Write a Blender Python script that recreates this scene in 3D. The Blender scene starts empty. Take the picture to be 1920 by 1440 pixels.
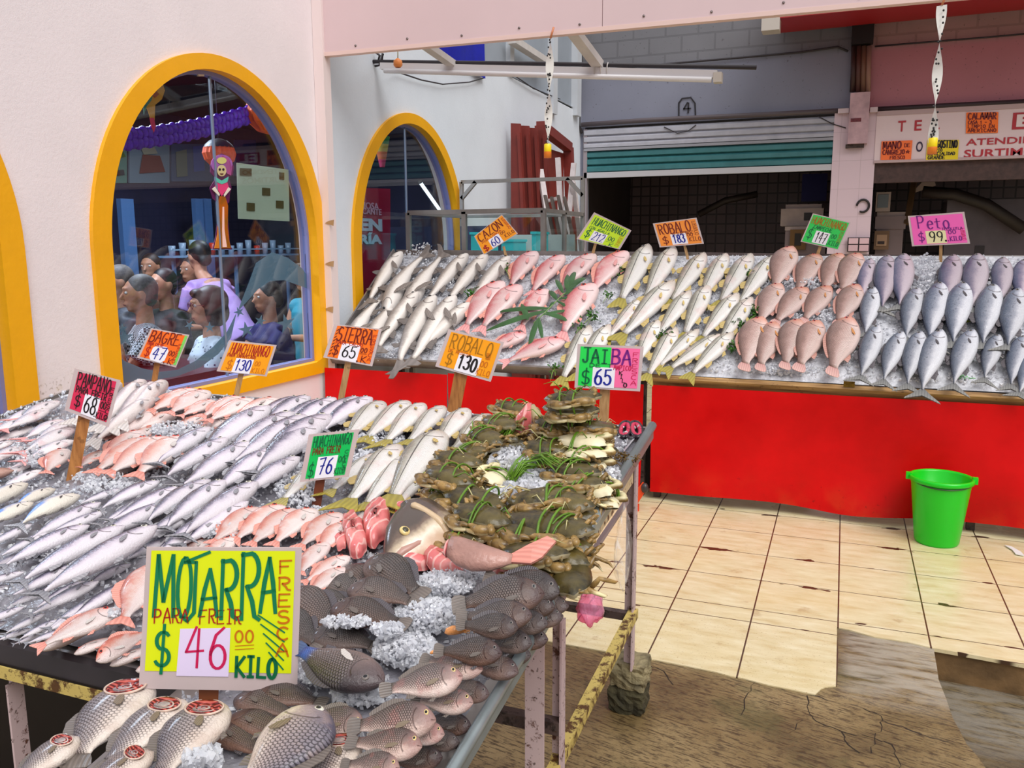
import bpy, bmesh, math, random
import numpy as np
from mathutils import Vector, Matrix, Euler, noise
rnd = random.Random(7)
SC = bpy.context.scene
COL = SC.collection
PI = math.pi

# ------------------------------------------------------------------ camera
F = 1575.0
YAW, PITCH, ROLL = 0.37383, 0.16488, -0.00377
CAM = Vector((0, 0, 1.5))
_cy, _sy, _cp, _sp = math.cos(YAW), math.sin(YAW), math.cos(PITCH), math.sin(PITCH)
FW = Vector((-_sy * _cp, _cy * _cp, -_sp))
_R = Vector((_cy, _sy, 0)); _U = _R.cross(FW)
RT = _R * math.cos(ROLL) + _U * math.sin(ROLL)
UP = -_R * math.sin(ROLL) + _U * math.cos(ROLL)
cd = bpy.data.cameras.new('camera'); cam = bpy.data.objects.new('camera', cd); COL.objects.link(cam)
cd.sensor_fit = 'HORIZONTAL'; cd.sensor_width = 36; cd.lens = F / 1920 * 36; cd.clip_start = .05; cd.clip_end = 200
M = Matrix((RT, UP, -FW)).transposed().to_4x4(); M.translation = CAM
cam.matrix_world = M
SC.camera = cam

def ray(x, y): return RT * ((x - 960) / F) - UP * ((y - 720) / F) + FW
def at(x, y, ax, val):
    """the point of the plane axis=val that the photograph shows at pixel x, y"""
    d = ray(x, y); i = 'XYZ'.index(ax)
    return CAM + d * ((val - CAM[i]) / d[i])
class Plane:
    """a sloping display surface z = z0 + s (Y - y0)"""
    def __init__(self, z0, y0, s):
        self.z0, self.y0, self.s = z0, y0, s
        self.n = Vector((0, -s, 1)).normalized()
        self.u = Vector((1, 0, 0)); self.v = Vector((0, 1, s)).normalized()
    def p(self, X, Y, off=0): return Vector((X, Y, self.z0 + self.s * (Y - self.y0))) + self.n * off
    def px(self, x, y, off=0):
        d = ray(x, y); o = Vector((0, self.y0, self.z0)) + self.n * off
        return CAM + d * ((o - CAM).dot(self.n) / d.dot(self.n))
BP = Plane(.74, 4.81, .74)      # tilted back counter
FP = Plane(.74, 1.0, .15)       # front table

# ------------------------------------------------------------------ materials
MATS = {}
def srgb(r, g, b):
    f = lambda c: (c / 12.92 if c <= .04045 else ((c + .055) / 1.055) ** 2.4)
    return (f(r / 255), f(g / 255), f(b / 255))
class NT:
    """small node-tree builder"""
    def __init__(self, m):
        m.use_nodes = True; self.m = m; self.t = m.node_tree; self.t.nodes.clear()
        self.out = self.t.nodes.new('ShaderNodeOutputMaterial')
    def n(self, typ, ins=None, **at_):
        x = self.t.nodes.new('ShaderNode' + typ)
        for k, v in at_.items(): setattr(x, k, v)
        for k, v in (ins or {}).items():
            s = x.inputs[k]
            if isinstance(v, bpy.types.NodeSocket): self.t.links.new(v, s)
            else:
                if s.type == 'RGBA' and len(v) == 3: v = (*v, 1)
                s.default_value = v
        return x
    def math(self, op, a, b=0.0, c=0.0, clamp=False):
        return self.n('Math', {0: a, 1: b, 2: c}, operation=op, use_clamp=clamp).outputs[0]
    def mix(self, fac, a, b, mode='MIX'):
        x = self.n('Mix', data_type='RGBA', blend_type=mode, clamp_factor=True)
        for i, v in ((0, fac), (6, a), (7, b)):
            if isinstance(v, bpy.types.NodeSocket): self.t.links.new(v, x.inputs[i])
            else: x.inputs[i].default_value = v if i == 0 else ((*v, 1) if len(v) == 3 else v)
        return x.outputs[2]
    def ramp(self, fac, stops, interp='LINEAR'):
        x = self.n('ValToRGB', {0: fac}); cr = x.color_ramp; cr.interpolation = interp
        while len(cr.elements) < len(stops): cr.elements.new(.5)
        for e, (p, c) in zip(cr.elements, stops):
            e.position = p; e.color = (*c, 1) if len(c) == 3 else c
        return x.outputs[0]
    def smooth(self, v, a, b):
        return self.n('MapRange', {0: v, 1: a, 2: b, 3: 0.0, 4: 1.0}, interpolation_type='SMOOTHSTEP').outputs[0]
    def noise(self, vec, scale, detail=3, rough=.55):
        return self.n('TexNoise', {'Vector': vec, 'Scale': scale, 'Detail': detail, 'Roughness': rough}).outputs[0]
    def obj(self): return self.n('TexCoord').outputs['Object']
    def scale(self, vec, s):
        return self.n('Mapping', {'Vector': vec, 'Scale': s}).outputs[0]
    def bump(self, h, strength=.3, dist=.01):
        return self.n('Bump', {'Height': h, 'Strength': strength, 'Distance': dist}).outputs[0]
    def bsdf(self, **k):
        names = dict(col='Base Color', rough='Roughness', metal='Metallic', nrm='Normal', spec='Specular IOR Level',
                     trans='Transmission Weight', sss='Subsurface Weight', coat='Coat Weight', alpha='Alpha', ior='IOR',
                     emc='Emission Color', ems='Emission Strength', coatr='Coat Roughness', sssr='Subsurface Radius', ssss='Subsurface Scale')
        p = self.n('BsdfPrincipled', {names[a]: b for a, b in k.items()})
        self.t.links.new(p.outputs[0], self.out.inputs[0]); return p
def mat(name, col=None, rough=.5, metal=0.0, noise_=0.0, nscale=8, bump=0.0, bscale=60, spec=.5, coat=0.0, **kw):
    """plain surface with optional colour mottling and relief"""
    if name in MATS: return MATS[name]
    m = bpy.data.materials.new(name); t = NT(m); MATS[name] = m
    k = dict(col=col, rough=rough, metal=metal, spec=spec, coat=coat); k.update(kw)
    if noise_ or bump:
        o = t.obj()
        if noise_:
            nz = t.noise(o, nscale, 5)
            lo = tuple(c * (1 - noise_) for c in col); hi = tuple(min(1, c * (1 + noise_ * .6)) for c in col)
            k['col'] = t.ramp(nz, [(.3, lo), (.7, hi)])
        if bump: k['nrm'] = t.bump(t.noise(o, bscale, 4), bump, .01)
    t.bsdf(**k); return m
def C8(r, g, b, name=None, **k):
    return mat(name or 'colour_%d_%d_%d_%s' % (r, g, b, '_'.join(str(x) for x in k.values())), srgb(r, g, b), **k)

# ------------------------------------------------------------------ meshes
class MB:
    """collects vertices and faces; build() links them as one object"""
    def __init__(self): self.v = []; self.f = []; self.m = []; self.sm = []; self.uv = {}
    def add(self, vs, fs, mi=0, sm=False):
        b = len(self.v); self.v.extend(tuple(p) for p in vs)
        for f in fs: self.f.append([b + i for i in f]); self.m.append(mi); self.sm.append(sm)
        return b
    def box(self, lo, hi, mi=0, mx=None):
        (a, b, c), (d, e, f) = lo, hi
        vs = [(a, b, c), (d, b, c), (d, e, c), (a, e, c), (a, b, f), (d, b, f), (d, e, f), (a, e, f)]
        if mx is not None: vs = [mx @ Vector(p) for p in vs]
        self.add(vs, [(3, 2, 1, 0), (4, 5, 6, 7), (0, 1, 5, 4), (1, 2, 6, 5), (2, 3, 7, 6), (3, 0, 4, 7)], mi)
    def bar(self, a, b, w, h=None, mi=0, up=Vector((0, 0, 1))):
        """square bar from a to b"""
        a, b = Vector(a), Vector(b); h = h or w; d = (b - a).normalized()
        if abs(d.dot(up)) > .98: up = Vector((0, 1, 0))
        s = d.cross(up).normalized(); t = s.cross(d)
        vs = [p + s * (i * w / 2) + t * (j * h / 2) for p in (a, b) for i, j in ((-1, -1), (1, -1), (1, 1), (-1, 1))]
        self.add(vs, [(3, 2, 1, 0), (4, 5, 6, 7), (0, 1, 5, 4), (1, 2, 6, 5), (2, 3, 7, 6), (3, 0, 4, 7)], mi)
    def angle(self, a, b, w, t, d1, d2, mi=0):
        """L-profile steel from a to b with legs along d1 and d2"""
        a, b, d1, d2 = Vector(a), Vector(b), Vector(d1), Vector(d2)
        pr = [d1 * 0, d1 * w, d1 * w + d2 * t, d1 * t + d2 * t, d1 * t + d2 * w, d2 * w]
        vs = [p + q for p in (a, b) for q in pr]
        fs = [(i, (i + 1) % 6, 6 + (i + 1) % 6, 6 + i) for i in range(6)] + [(5, 4, 3, 0), (3, 2, 1, 0), (6, 9, 10, 11), (6, 7, 8, 9)]
        self.add(vs, fs, mi)
    def tube(self, pts, r, n=8, mi=0, sm=True, cap=True, flat=None):
        pts = [Vector(p) for p in pts]; rs = r if isinstance(r, (list, tuple)) else [r] * len(pts)
        vs = []; fs = []; ref = None
        for i, p in enumerate(pts):
            d = (pts[min(i + 1, len(pts) - 1)] - pts[max(i - 1, 0)])
            d = d.normalized() if d.length > 1e-9 else Vector((0, 0, 1))
            if ref is None: ref = Vector((0, 0, 1)) if abs(d.z) < .9 else Vector((1, 0, 0))
            s = d.cross(ref)
            if s.length < 1e-4: s = d.orthogonal()
            s.normalize(); t = s.cross(d); ref = t
            for k in range(n):
                a = 2 * PI * k / n
                vs.append(p + s * (math.cos(a) * rs[i]) + t * (math.sin(a) * rs[i] * (flat or 1)))
        for i in range(len(pts) - 1):
            for k in range(n):
                fs.append((i * n + k, i * n + (k + 1) % n, (i + 1) * n + (k + 1) % n, (i + 1) * n + k))
        if cap: fs.append(tuple(range(n - 1, -1, -1))); fs.append(tuple((len(pts) - 1) * n + k for k in range(n)))
        self.add(vs, fs, mi, sm)
    def lathe(self, prof, n=24, mi=0, mx=None, sm=True, cap0=False, cap1=False):
        """profile of (radius, height) turned about Z"""
        vs = []; fs = []
        for r, z in prof:
            for k in range(n):
                a = 2 * PI * k / n; vs.append(Vector((r * math.cos(a), r * math.sin(a), z)))
        for i in range(len(prof) - 1):
            for k in range(n): fs.append((i * n + k, i * n + (k + 1) % n, (i + 1) * n + (k + 1) % n, (i + 1) * n + k))
        if cap0: fs.append(tuple(range(n - 1, -1, -1)))
        if cap1: fs.append(tuple((len(prof) - 1) * n + k for k in range(n)))
        if mx is not None: vs = [mx @ v for v in vs]
        self.add(vs, fs, mi, sm)
    def prism(self, poly, vec, mi=0, mx=None):
        """polygon (3-D points) pushed along vec"""
        p = [Vector(q) for q in poly]; vec = Vector(vec); n = len(p)
        vs = p + [q + vec for q in p]
        if mx is not None: vs = [mx @ v for v in vs]
        self.add(vs, [tuple(range(n - 1, -1, -1)), tuple(range(n, 2 * n))] + [(i, (i + 1) % n, n + (i + 1) % n, n + i) for i in range(n)], mi)
    def ball(self, c, r, n=10, m=7, mi=0, mx=None):
        rx, ry, rz = r if isinstance(r, (tuple, list)) else (r, r, r); c = Vector(c)
        vs = []; fs = []
        for i in range(1, m):
            th = PI * i / m
            for k in range(n):
                a = 2 * PI * k / n
                vs.append(c + Vector((rx * math.sin(th) * math.cos(a), ry * math.sin(th) * math.sin(a), rz * math.cos(th))))
        vs += [c + Vector((0, 0, rz)), c - Vector((0, 0, rz))]; T = (m - 1) * n
        for i in range(m - 2):
            for k in range(n): fs.append((i * n + k, (i + 1) * n + k, (i + 1) * n + (k + 1) % n, i * n + (k + 1) % n))
        for k in range(n):
            fs.append((T, k, (k + 1) % n)); fs.append((T + 1, (m - 2) * n + (k + 1) % n, (m - 2) * n + k))
        if mx is not None: vs = [mx @ v for v in vs]
        self.add(vs, fs, mi, True)
    def mesh(self, name, mats):
        me = bpy.data.meshes.new(name); me.from_pydata(self.v, [], self.f)
        for m in (mats if isinstance(mats, (list, tuple)) else [mats]): me.materials.append(m)
        me.polygons.foreach_set('material_index', self.m); me.polygons.foreach_set('use_smooth', self.sm)
        me.update(); return me
    def build(self, name, mats, parent=None, mx=None):
        return link(name, self.mesh(name, mats), parent, mx)
def link(name, me, parent=None, mx=None):
    o = bpy.data.objects.new(name, me); COL.objects.link(o)
    if parent is not None: o.parent = parent
    if mx is not None: o.matrix_basis = mx
    return o
LABELS = {}
def tag(o, label=None, cat=None, group=None, kind=None):
    if label:
        label = label[0].lower() + label[1:] if not label[:2].isupper() else label
        o['label'] = label; LABELS.setdefault(label, []).append(o.name)
    if cat: o['category'] = cat
    if group: o['group'] = group
    if kind: o['kind'] = kind
    return o
def thing(name, label, cat, loc=(0, 0, 0), group=None, mx=None):
    o = bpy.data.objects.new(name, None); COL.objects.link(o); o.empty_display_size = .05
    o.matrix_basis = mx if mx is not None else Matrix.Translation(Vector(loc))
    return tag(o, label, cat, group)
def struct(mb, name, mats, parent=None):
    o = mb.build(name, mats, parent)
    if parent is None: o['kind'] = 'structure'
    return o
ORD = 'first second third fourth fifth sixth seventh eighth ninth tenth eleventh twelfth thirteenth fourteenth fifteenth sixteenth seventeenth eighteenth nineteenth twentieth'.split()
def frame(x, y, z, loc):
    """matrix from three axes and a location"""
    m = Matrix((x, y, z)).transposed().to_4x4(); m.translation = loc; return m
# ================================================================== the setting
WX = -3.27      # restaurant wall
YB = 10.8       # facade of the stalls at the back
def plaster(name, col, stain=None):
    m = bpy.data.materials.new(name); t = NT(m); o = t.obj()
    n1 = t.noise(o, 3.0, 6); n2 = t.noise(o, 55, 3); n3 = t.noise(o, 260, 2)
    c = t.ramp(n1, [(.3, tuple(x * .94 for x in col)), (.7, col)])
    if stain:   # dirt spots low on the wall
        sx = t.n('SeparateXYZ', {0: o}).outputs
        near = t.smooth(sx[1], 3.0, 2.75); low = t.math('MULTIPLY', near, t.smooth(sx[2], 1.02, .74))
        sp = t.math('MULTIPLY', low, t.smooth(t.noise(o, 60, 4), .57, .66))
        c = t.mix(t.math('MULTIPLY', sp, .8), c, stain)
        sp2 = t.math('MULTIPLY', t.math('MULTIPLY', near, t.smooth(sx[2], .95, .7)), t.smooth(t.noise(o, 14, 3), .56, .66))
        c = t.mix(t.math('MULTIPLY', sp2, .6), c, srgb(205, 175, 95))
    h = t.math('ADD', t.math('MULTIPLY', n2, .6), t.math('MULTIPLY', n3, .4))
    t.bsdf(col=c, rough=.75, spec=.3, nrm=t.bump(h, .35, .006)); return m
M_castwall = plaster('red_cast_plaster', srgb(238, 227, 229), srgb(120, 95, 60)); M_shadewall = plaster('shaded_plaster', srgb(222, 228, 236))  # pink paints in the awning's red cast, grey the wall's shaded rear part
M_greywall = mat('grey_panel', srgb(196, 200, 206), rough=.7, noise_=.06, nscale=2)
M_yellow = mat('yellow_paint', srgb(242, 172, 4), rough=.45, noise_=.05, nscale=6, bump=.15, bscale=40)
M_lilac = mat('lilac_paint', srgb(126, 128, 178), rough=.5)

# arches: straight sides and an elliptical head, in (Y, z)
def arch_poly(yc, hw, zb, zs, zt, n=40):
    p = [(yc - hw, zb)]
    for k in range(n + 1):
        a = PI - PI * k / n
        p.append((yc + hw * math.cos(a), zs + (zt - zs) * math.sin(a) ** 1.0))
    p.append((yc + hw, zb)); return p
ARC = [1.66, 3.925, 6.17]
def outer(c): return arch_poly(c, .955, .645, 1.48, 2.525)
def inner(c): return arch_poly(c, .845, .725, 1.48, 2.445)
def ray_poly(poly, cy, cz, a):
    dy, dz = math.cos(a), math.sin(a); best = None
    for i in range(len(poly)):
        (y1, z1), (y2, z2) = poly[i], poly[(i + 1) % len(poly)]
        ey, ez = y2 - y1, z2 - z1; den = dy * ez - dz * ey
        if abs(den) < 1e-12: continue
        t = ((y1 - cy) * ez - (z1 - cz) * ey) / den; u = ((y1 - cy) * dz - (z1 - cz) * dy) / den
        if t > 0 and -1e-9 <= u <= 1 + 1e-9 and (best is None or t < best): best = t
    return (cy + dy * best, cz + dz * best)
def ring(mb, p1, p2, cy, cz, x1, x2, extra=(), mi=0, N=88):
    an = sorted([2 * PI * k / N for k in range(N)] + [math.atan2(z - cz, y - cy) % (2 * PI) for y, z in list(p1)[:1] + list(p1)[-1:] + list(extra)])
    A = [ray_poly(p1, cy, cz, a) for a in an]; B = [ray_poly(p2, cy, cz, a) for a in an]; n = len(an)
    vs = [(x1, y, z) for y, z in A] + [(x2, y, z) for y, z in B]
    mb.add(vs, [(i, (i + 1) % n, n + (i + 1) % n, n + i) for i in range(n)], mi)
WTOP = 3.19
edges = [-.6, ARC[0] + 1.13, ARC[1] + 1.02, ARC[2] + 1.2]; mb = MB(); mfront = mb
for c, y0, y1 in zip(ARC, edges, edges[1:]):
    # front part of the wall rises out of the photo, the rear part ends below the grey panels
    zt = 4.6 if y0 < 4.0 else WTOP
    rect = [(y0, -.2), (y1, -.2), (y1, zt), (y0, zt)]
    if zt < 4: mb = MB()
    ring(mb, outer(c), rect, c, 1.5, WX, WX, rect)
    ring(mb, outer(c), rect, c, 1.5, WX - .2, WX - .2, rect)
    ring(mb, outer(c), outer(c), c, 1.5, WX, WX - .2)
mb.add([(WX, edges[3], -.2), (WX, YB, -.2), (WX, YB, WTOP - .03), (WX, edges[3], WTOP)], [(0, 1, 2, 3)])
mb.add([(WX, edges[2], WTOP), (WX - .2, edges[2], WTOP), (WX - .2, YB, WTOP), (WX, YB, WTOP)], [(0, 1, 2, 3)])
struct(mfront, 'wall_left', M_castwall); struct(mb, 'wall_left.001', M_shadewall)
# window surrounds, reveals and glass
def glass_mat(name, tint, refl=.06):
    m = bpy.data.materials.new(name); t = NT(m)
    bf = t.n('NewGeometry').outputs['Backfacing']; fr = t.n('Fresnel', {'IOR': t.math('ADD', 1.5, t.math('MULTIPLY', bf, 1 / 1.5 - 1.5))}).outputs[0]
    tr = t.n('BsdfTransparent', {'Color': tint}).outputs[0]
    gl = t.n('BsdfGlossy', {'Color': (1, 1, 1), 'Roughness': .01}).outputs[0]
    mx = t.n('MixShader', {0: fr, 1: tr, 2: gl}); t.t.links.new(mx.outputs[0], t.out.inputs[0]); return m
M_glass = glass_mat('window_glass', (.80, .86, .90))
def arch_window(i, c, nm):
    o, q = outer(c), inner(c)
    mb = MB(); ring(mb, o, q, c, 1.5, WX + .022, WX + .022)
    ring(mb, o, o, c, 1.5, WX - .01, WX + .022)
    ring(mb, q, q, c, 1.5, WX + .022, WX - .11)
    struct(mb, 'trim_%d' % i, M_yellow)
    w = bpy.data.objects.new('window_%d' % i, None); COL.objects.link(w); w['kind'] = 'structure'
    mb = MB(); q2 = arch_poly(c, .826, .745, 1.48, 2.424)
    ring(mb, q, q2, c, 1.5, WX - .04, WX - .04); ring(mb, q2, q2, c, 1.5, WX - .04, WX - .10); ring(mb, q, q2, c, 1.5, WX - .10, WX - .10)
    mb.build('window_frame', M_lilac, w)
    # two panes that meet at an upright joint
    for s in (-1, 1):
        mb = MB(); 
        if s > 0: poly = [(c + .003, .745), (c + .003, 2.424)] + [p for p in arch_poly(c, .826, .745, 1.48, 2.424) if p[0] - c > .004]
        else: poly = [p for p in arch_poly(c, .826, .745, 1.48, 2.424) if p[0] - c < -.004] + [(c - .003, 2.424), (c - .003, .745)]
        mb.prism([(WX - .060, y, z) for y, z in poly], (-.008, 0, 0)); mb.build('window_pane', M_glass, w)
    mb = MB(); mb.box((WX - .069, c - .006, .745), (WX - .057, c + .006, 2.424)); mb.build('glazing_joint', C8(120, 130, 150, rough=.3), w)
    return w
WINS = [arch_window(i + 1, c, '') for i, c in enumerate(ARC)]

# floor: tiles, then worn concrete, then a lower pavement
def tile_mat():
    m = bpy.data.materials.new('beige_floor_tiles'); t = NT(m); o = t.obj(); x, y, z = t.n('SeparateXYZ', {0: o}).outputs
    P = .327
    fx = t.math('FRACT', t.math('DIVIDE', t.math('ADD', x, 3.212 + P * 10), P))       # column joints
    fy0 = t.math('FRACT', t.math('DIVIDE', t.math('ADD', y, -3.425 + P * 10), P))
    low = t.math('LESS_THAN', y, 3.42)
    fy = t.math('ADD', t.math('MULTIPLY', fy0, t.math('SUBTRACT', 1, low)), t.math('MULTIPLY', low, t.math('MINIMUM', .5, t.math('ABSOLUTE', t.math('MULTIPLY', t.math('SUBTRACT', y, 3.30), 3)))))
    dx = t.math('MINIMUM', fx, t.math('SUBTRACT', 1, fx)); dy = t.math('MINIMUM', fy, t.math('SUBTRACT', 1, fy))
    nz = t.noise(t.scale(o, (2.6, 7, 1)), 1.9, 3)
    wy = t.math('ADD', .006, t.math('MULTIPLY', t.smooth(nz, .58, .70), .075))       # broken edges along some joints
    gx = t.smooth(dx, .012, .006); gy = t.math('SUBTRACT', 1, t.smooth(t.math('SUBTRACT', dy, wy), -.003, .006))
    g = t.math('MAXIMUM', gx, gy)
    vein = t.noise(t.scale(o, (2, 7, 1)), 3.2, 6, .65); cl = t.noise(o, 1.3, 3)
    c = t.ramp(vein, [(.25, srgb(194, 170, 120)), (.45, srgb(212, 196, 154)), (.62, srgb(222, 209, 172)), (.8, srgb(230, 222, 192))])
    c = t.mix(t.math('MULTIPLY', t.smooth(cl, .45, .75), .45), c, srgb(220, 196, 140))
    speck = t.smooth(t.noise(o, 120, 2), .62, .72)
    c = t.mix(t.math('MULTIPLY', speck, t.math('MULTIPLY', t.math('LESS_THAN', y, 3.3), .6)), c, srgb(150, 120, 75))
    c = t.mix(t.math('MULTIPLY', t.smooth(t.noise(o, 9, 5), .63, .72), .35), c, srgb(150, 110, 60))
    c = t.mix(g, c, srgb(70, 48, 32))
    r = t.ramp(t.noise(o, 4, 3), [(.3, (.16, .16, .16)), (.7, (.42, .42, .42))])
    t.bsdf(col=c, rough=r, spec=.5, nrm=t.bump(t.math('SUBTRACT', 1, g), .35, .004)); return m
def concrete_mat(name, dark=1.0):
    m = bpy.data.materials.new(name); t = NT(m); o = t.obj()
    st = t.noise(t.scale(t.n('VectorRotate', {'Vector': o, 'Angle': .22}, rotation_type='Z_AXIS').outputs[0], (3.4, 22, 6)), 5.5, 6, .72)       # trowel streaks
    big = t.noise(o, 1.7, 5, .6); fine = t.noise(o, 38, 6, .75)
    c = t.ramp(big, [(.28, srgb(70, 58, 34)), (.48, srgb(126, 104, 66)), (.72, srgb(170, 146, 104))])
    c = t.mix(t.math('MULTIPLY', t.smooth(st, .50, .585), .82), c, srgb(60, 42, 20))
    c = t.mix(t.math('MULTIPLY', t.smooth(fine, .50, .64), .42), c, srgb(48, 34, 16))
    mo = t.noise(o, 2.6, 4); c = t.mix(t.math('MULTIPLY', t.smooth(mo, .55, .68), .45), c, srgb(70, 72, 34))
    # lighter patch of cement where tiles broke away
    x, y, z = t.n('SeparateXYZ', {0: o}).outputs
    pa = t.math('MULTIPLY', t.math('MULTIPLY', t.smooth(x, .04, .12), t.smooth(y, 2.75, 3.0)), t.smooth(t.noise(t.scale(o, (4, 18, 1)), 1.5, 4), .3, .6))
    c = t.mix(t.math('MULTIPLY', pa, .75), c, srgb(176, 166, 150))
    vo = t.n('TexVoronoi', {'Vector': t.mix(.22, o, t.n('TexNoise', {'Vector': o, 'Scale': 4.0, 'Detail': 5.0}).outputs[1]), 'Scale': 1.3}, feature='DISTANCE_TO_EDGE').outputs[0]
    cr = t.math('MULTIPLY', t.smooth(vo, .007, .002), t.smooth(t.noise(o, 2.2, 3), .52, .60))
    c = t.mix(cr, c, srgb(30, 22, 14))
    if dark != 1: c = t.mix(1.0, c, (dark, dark, dark), 'MULTIPLY')
    h = t.math('ADD', t.math('MULTIPLY', st, .4), t.math('MULTIPLY', fine, .9))
    t.bsdf(col=c, rough=t.ramp(big, [(.3, (.3, .3, .3)), (.7, (.7, .7, .7))]), nrm=t.bump(h, .5, .01)); return m
M_tile, M_conc = tile_mat(), concrete_mat('worn_concrete'); M_conc2 = concrete_mat('dark_pavement', .55)
edge = [(-6, 2.86)] + [tuple(at(x, y, 'Z', 0)[:2]) for x, y in [(1142, 1222), (1198, 1235), (1228, 1237), (1290, 1249), (1343, 1260), (1368, 1267), (1391, 1271), (1440, 1284), (1490, 1294), (1528, 1302), (1540, 1291), (1548, 1288), (1569, 1286), (1572, 1230), (1569, 1176), (1590, 1180), (1640, 1194), (1700, 1203), (1750, 1215), (1835, 1230), (1920, 1246)]] + [(9, 3.16)]
mb = MB(); top = [(x, y, 0) for x, y in edge] + [(9, YB + .2, 0), (-6, YB + .2, 0)]
mb.prism(top, (0, 0, -.014)); struct(mb, 'floor', M_tile)
ej = [tuple(at(x, y, 'Z', 0)[:2]) for x, y in [(1752, 1222), (1757, 1250), (1760, 1272), (1775, 1310), (1787, 1345), (1800, 1368), (1812, 1392), (1835, 1418), (1850, 1440)]] + [(.56, 2.2), (.6, 1.6), (.75, .8), (.9, -1.5)]
mb = MB(); poly = [(x, y, -.004) for x, y in [(-6, 3.4), (.40, 3.4)] + ej + [(-6, -1.5)]]
mb.prism(poly[::-1], (0, 0, -.3)); fcon = struct(mb, 'floor_concrete', M_conc)
for pl in ([(1513, 1304), (1518, 1338), (1530, 1352), (1580, 1372), (1640, 1384)], [(1618, 1328), (1652, 1342), (1654, 1362), (1640, 1384), (1634, 1412)], [(1640, 1384), (1672, 1396), (1684, 1424), (1692, 1452)], [(1578, 1372), (1590, 1396), (1612, 1412)], [(1480, 1374), (1506, 1350)], [(1214, 1246), (1244, 1258), (1262, 1284)], [(1390, 1340), (1402, 1300), (1415, 1280)]):
    P_ = [at(x, y, 'Z', -.0035) for x, y in pl]; q = [P_[0]]
    for a, c in zip(P_, P_[1:]): q += [a.lerp(c, .33) + Vector((.004, -.006, 0)), a.lerp(c, .66) + Vector((-.005, .004, 0)), c]
    mb = MB(); vs = []
    for i, p in enumerate(q): w = .0016 + .0014 * noise.noise(p * 40); vs += [p + Vector((-w, -w, 0)), p + Vector((w, w, 0))]
    mb.add(vs, [(2 * i, 2 * i + 1, 2 * i + 3, 2 * i + 2) for i in range(len(q) - 1)]); mb.build('crack', C8(40, 28, 16, rough=.9), fcon)
mb = MB(); mb.box((-6, -1.5, -.3), (9, 3.6, -.135)); struct(mb, 'ground', M_conc2)
# riser under the tile edge
mb = MB()
pts = edge[19:] ; n = len(pts)
rs = [(x, y + .012, -.012) for x, y in pts] + [(x, y + .03, -.16) for x, y in pts]
mb.add(rs, [(i + 1, i, n + i, n + i + 1) for i in range(n - 1)])
struct(mb, 'trim_step', mat('stained_step', srgb(120, 92, 58), rough=.8, noise_=.6, nscale=7, bump=.5, bscale=20))

# facade of the stalls at the back --------------------------------------------------
def fc(x, y, Y=YB): return at(x, y, 'Y', Y)
def block_mat(name, col, col2):
    m = bpy.data.materials.new(name); t = NT(m); o = t.obj(); x, y, z = t.n('SeparateXYZ', {0: o}).outputs
    v = t.n('CombineXYZ', {0: x, 1: z, 2: 0.0}).outputs[0]
    b = t.n('TexBrick', {'Vector': v, 'Scale': 1.0, 'Mortar Size': .012, 'Brick Width': .4, 'Row Height': .2, 'Color1': (1, 1, 1, 1), 'Color2': (1, 1, 1, 1), 'Mortar': (0, 0, 0, 1)}).outputs[0]
    up = t.smooth(z, 3.62, 3.72)
    mor = t.math('MULTIPLY', t.math('SUBTRACT', 1, b), up)
    c = t.ramp(t.noise(o, 1.4, 5), [(.3, tuple(q * .88 for q in col)), (.7, col)])
    c = t.mix(up, c, t.ramp(t.noise(o, 2, 4), [(.3, tuple(q * .88 for q in col2)), (.7, col2)]))
    c = t.mix(t.math('MULTIPLY', mor, .35), c, tuple(q * .4 for q in col2))
    c = t.mix(t.math('MULTIPLY', t.smooth(t.noise(o, 38, 2), .70, .74), .6), c, srgb(70, 60, 60))
    t.bsdf(col=c, rough=.7, nrm=t.bump(t.math('SUBTRACT', 1, mor), .5, .01)); return m
M_fgrey = block_mat('grey_white_facade', srgb(134, 136, 152), srgb(118, 117, 122))
M_fcast = block_mat('red_cast_facade', srgb(186, 122, 132), srgb(172, 136, 134))  # pink is a red canopy's colour cast painted into the facade
XL, XC0, XC1, XR = -3.27, -.20, .26, 9.0
mb = MB(); mb.box((XL - .2, YB, 2.98), (XC0 + .22, YB + .2, 5.2)); struct(mb, 'wall_back', M_fgrey)
mb = MB(); mb.box((XC0 + .22, YB, 2.94), (XR, YB + .2, 5.2)); struct(mb, 'wall_back.001', M_fcast)
mb = MB(); mb.box((XL - .2, YB, -.05), (XL + .06, YB + .2, 2.98)); struct(mb, 'wall_back.002', M_fgrey)
def coltile():
    m = bpy.data.materials.new('column_tiles'); t = NT(m); o = t.obj(); x, y, z = t.n('SeparateXYZ', {0: o}).outputs
    fz = t.math('FRACT', t.math('DIVIDE', t.math('ADD', z, .12), .32)); fx = t.math('FRACT', t.math('DIVIDE', t.math('ADD', x, 4.0 + .03), .23))
    g = t.math('MAXIMUM', t.smooth(t.math('MINIMUM', fz, t.math('SUBTRACT', 1, fz)), .012, .004), t.smooth(t.math('MINIMUM', fx, t.math('SUBTRACT', 1, fx)), .016, .006))
    c = t.mix(t.math('MULTIPLY', g, .4), srgb(214, 190, 198), srgb(150, 125, 130)); t.bsdf(col=c, rough=.35); return m
mb = MB(); mb.box((XC0, YB - .05, -.05), (XC1, YB + .3, 2.98)); struct(mb, 'pillar', coltile())
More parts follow.
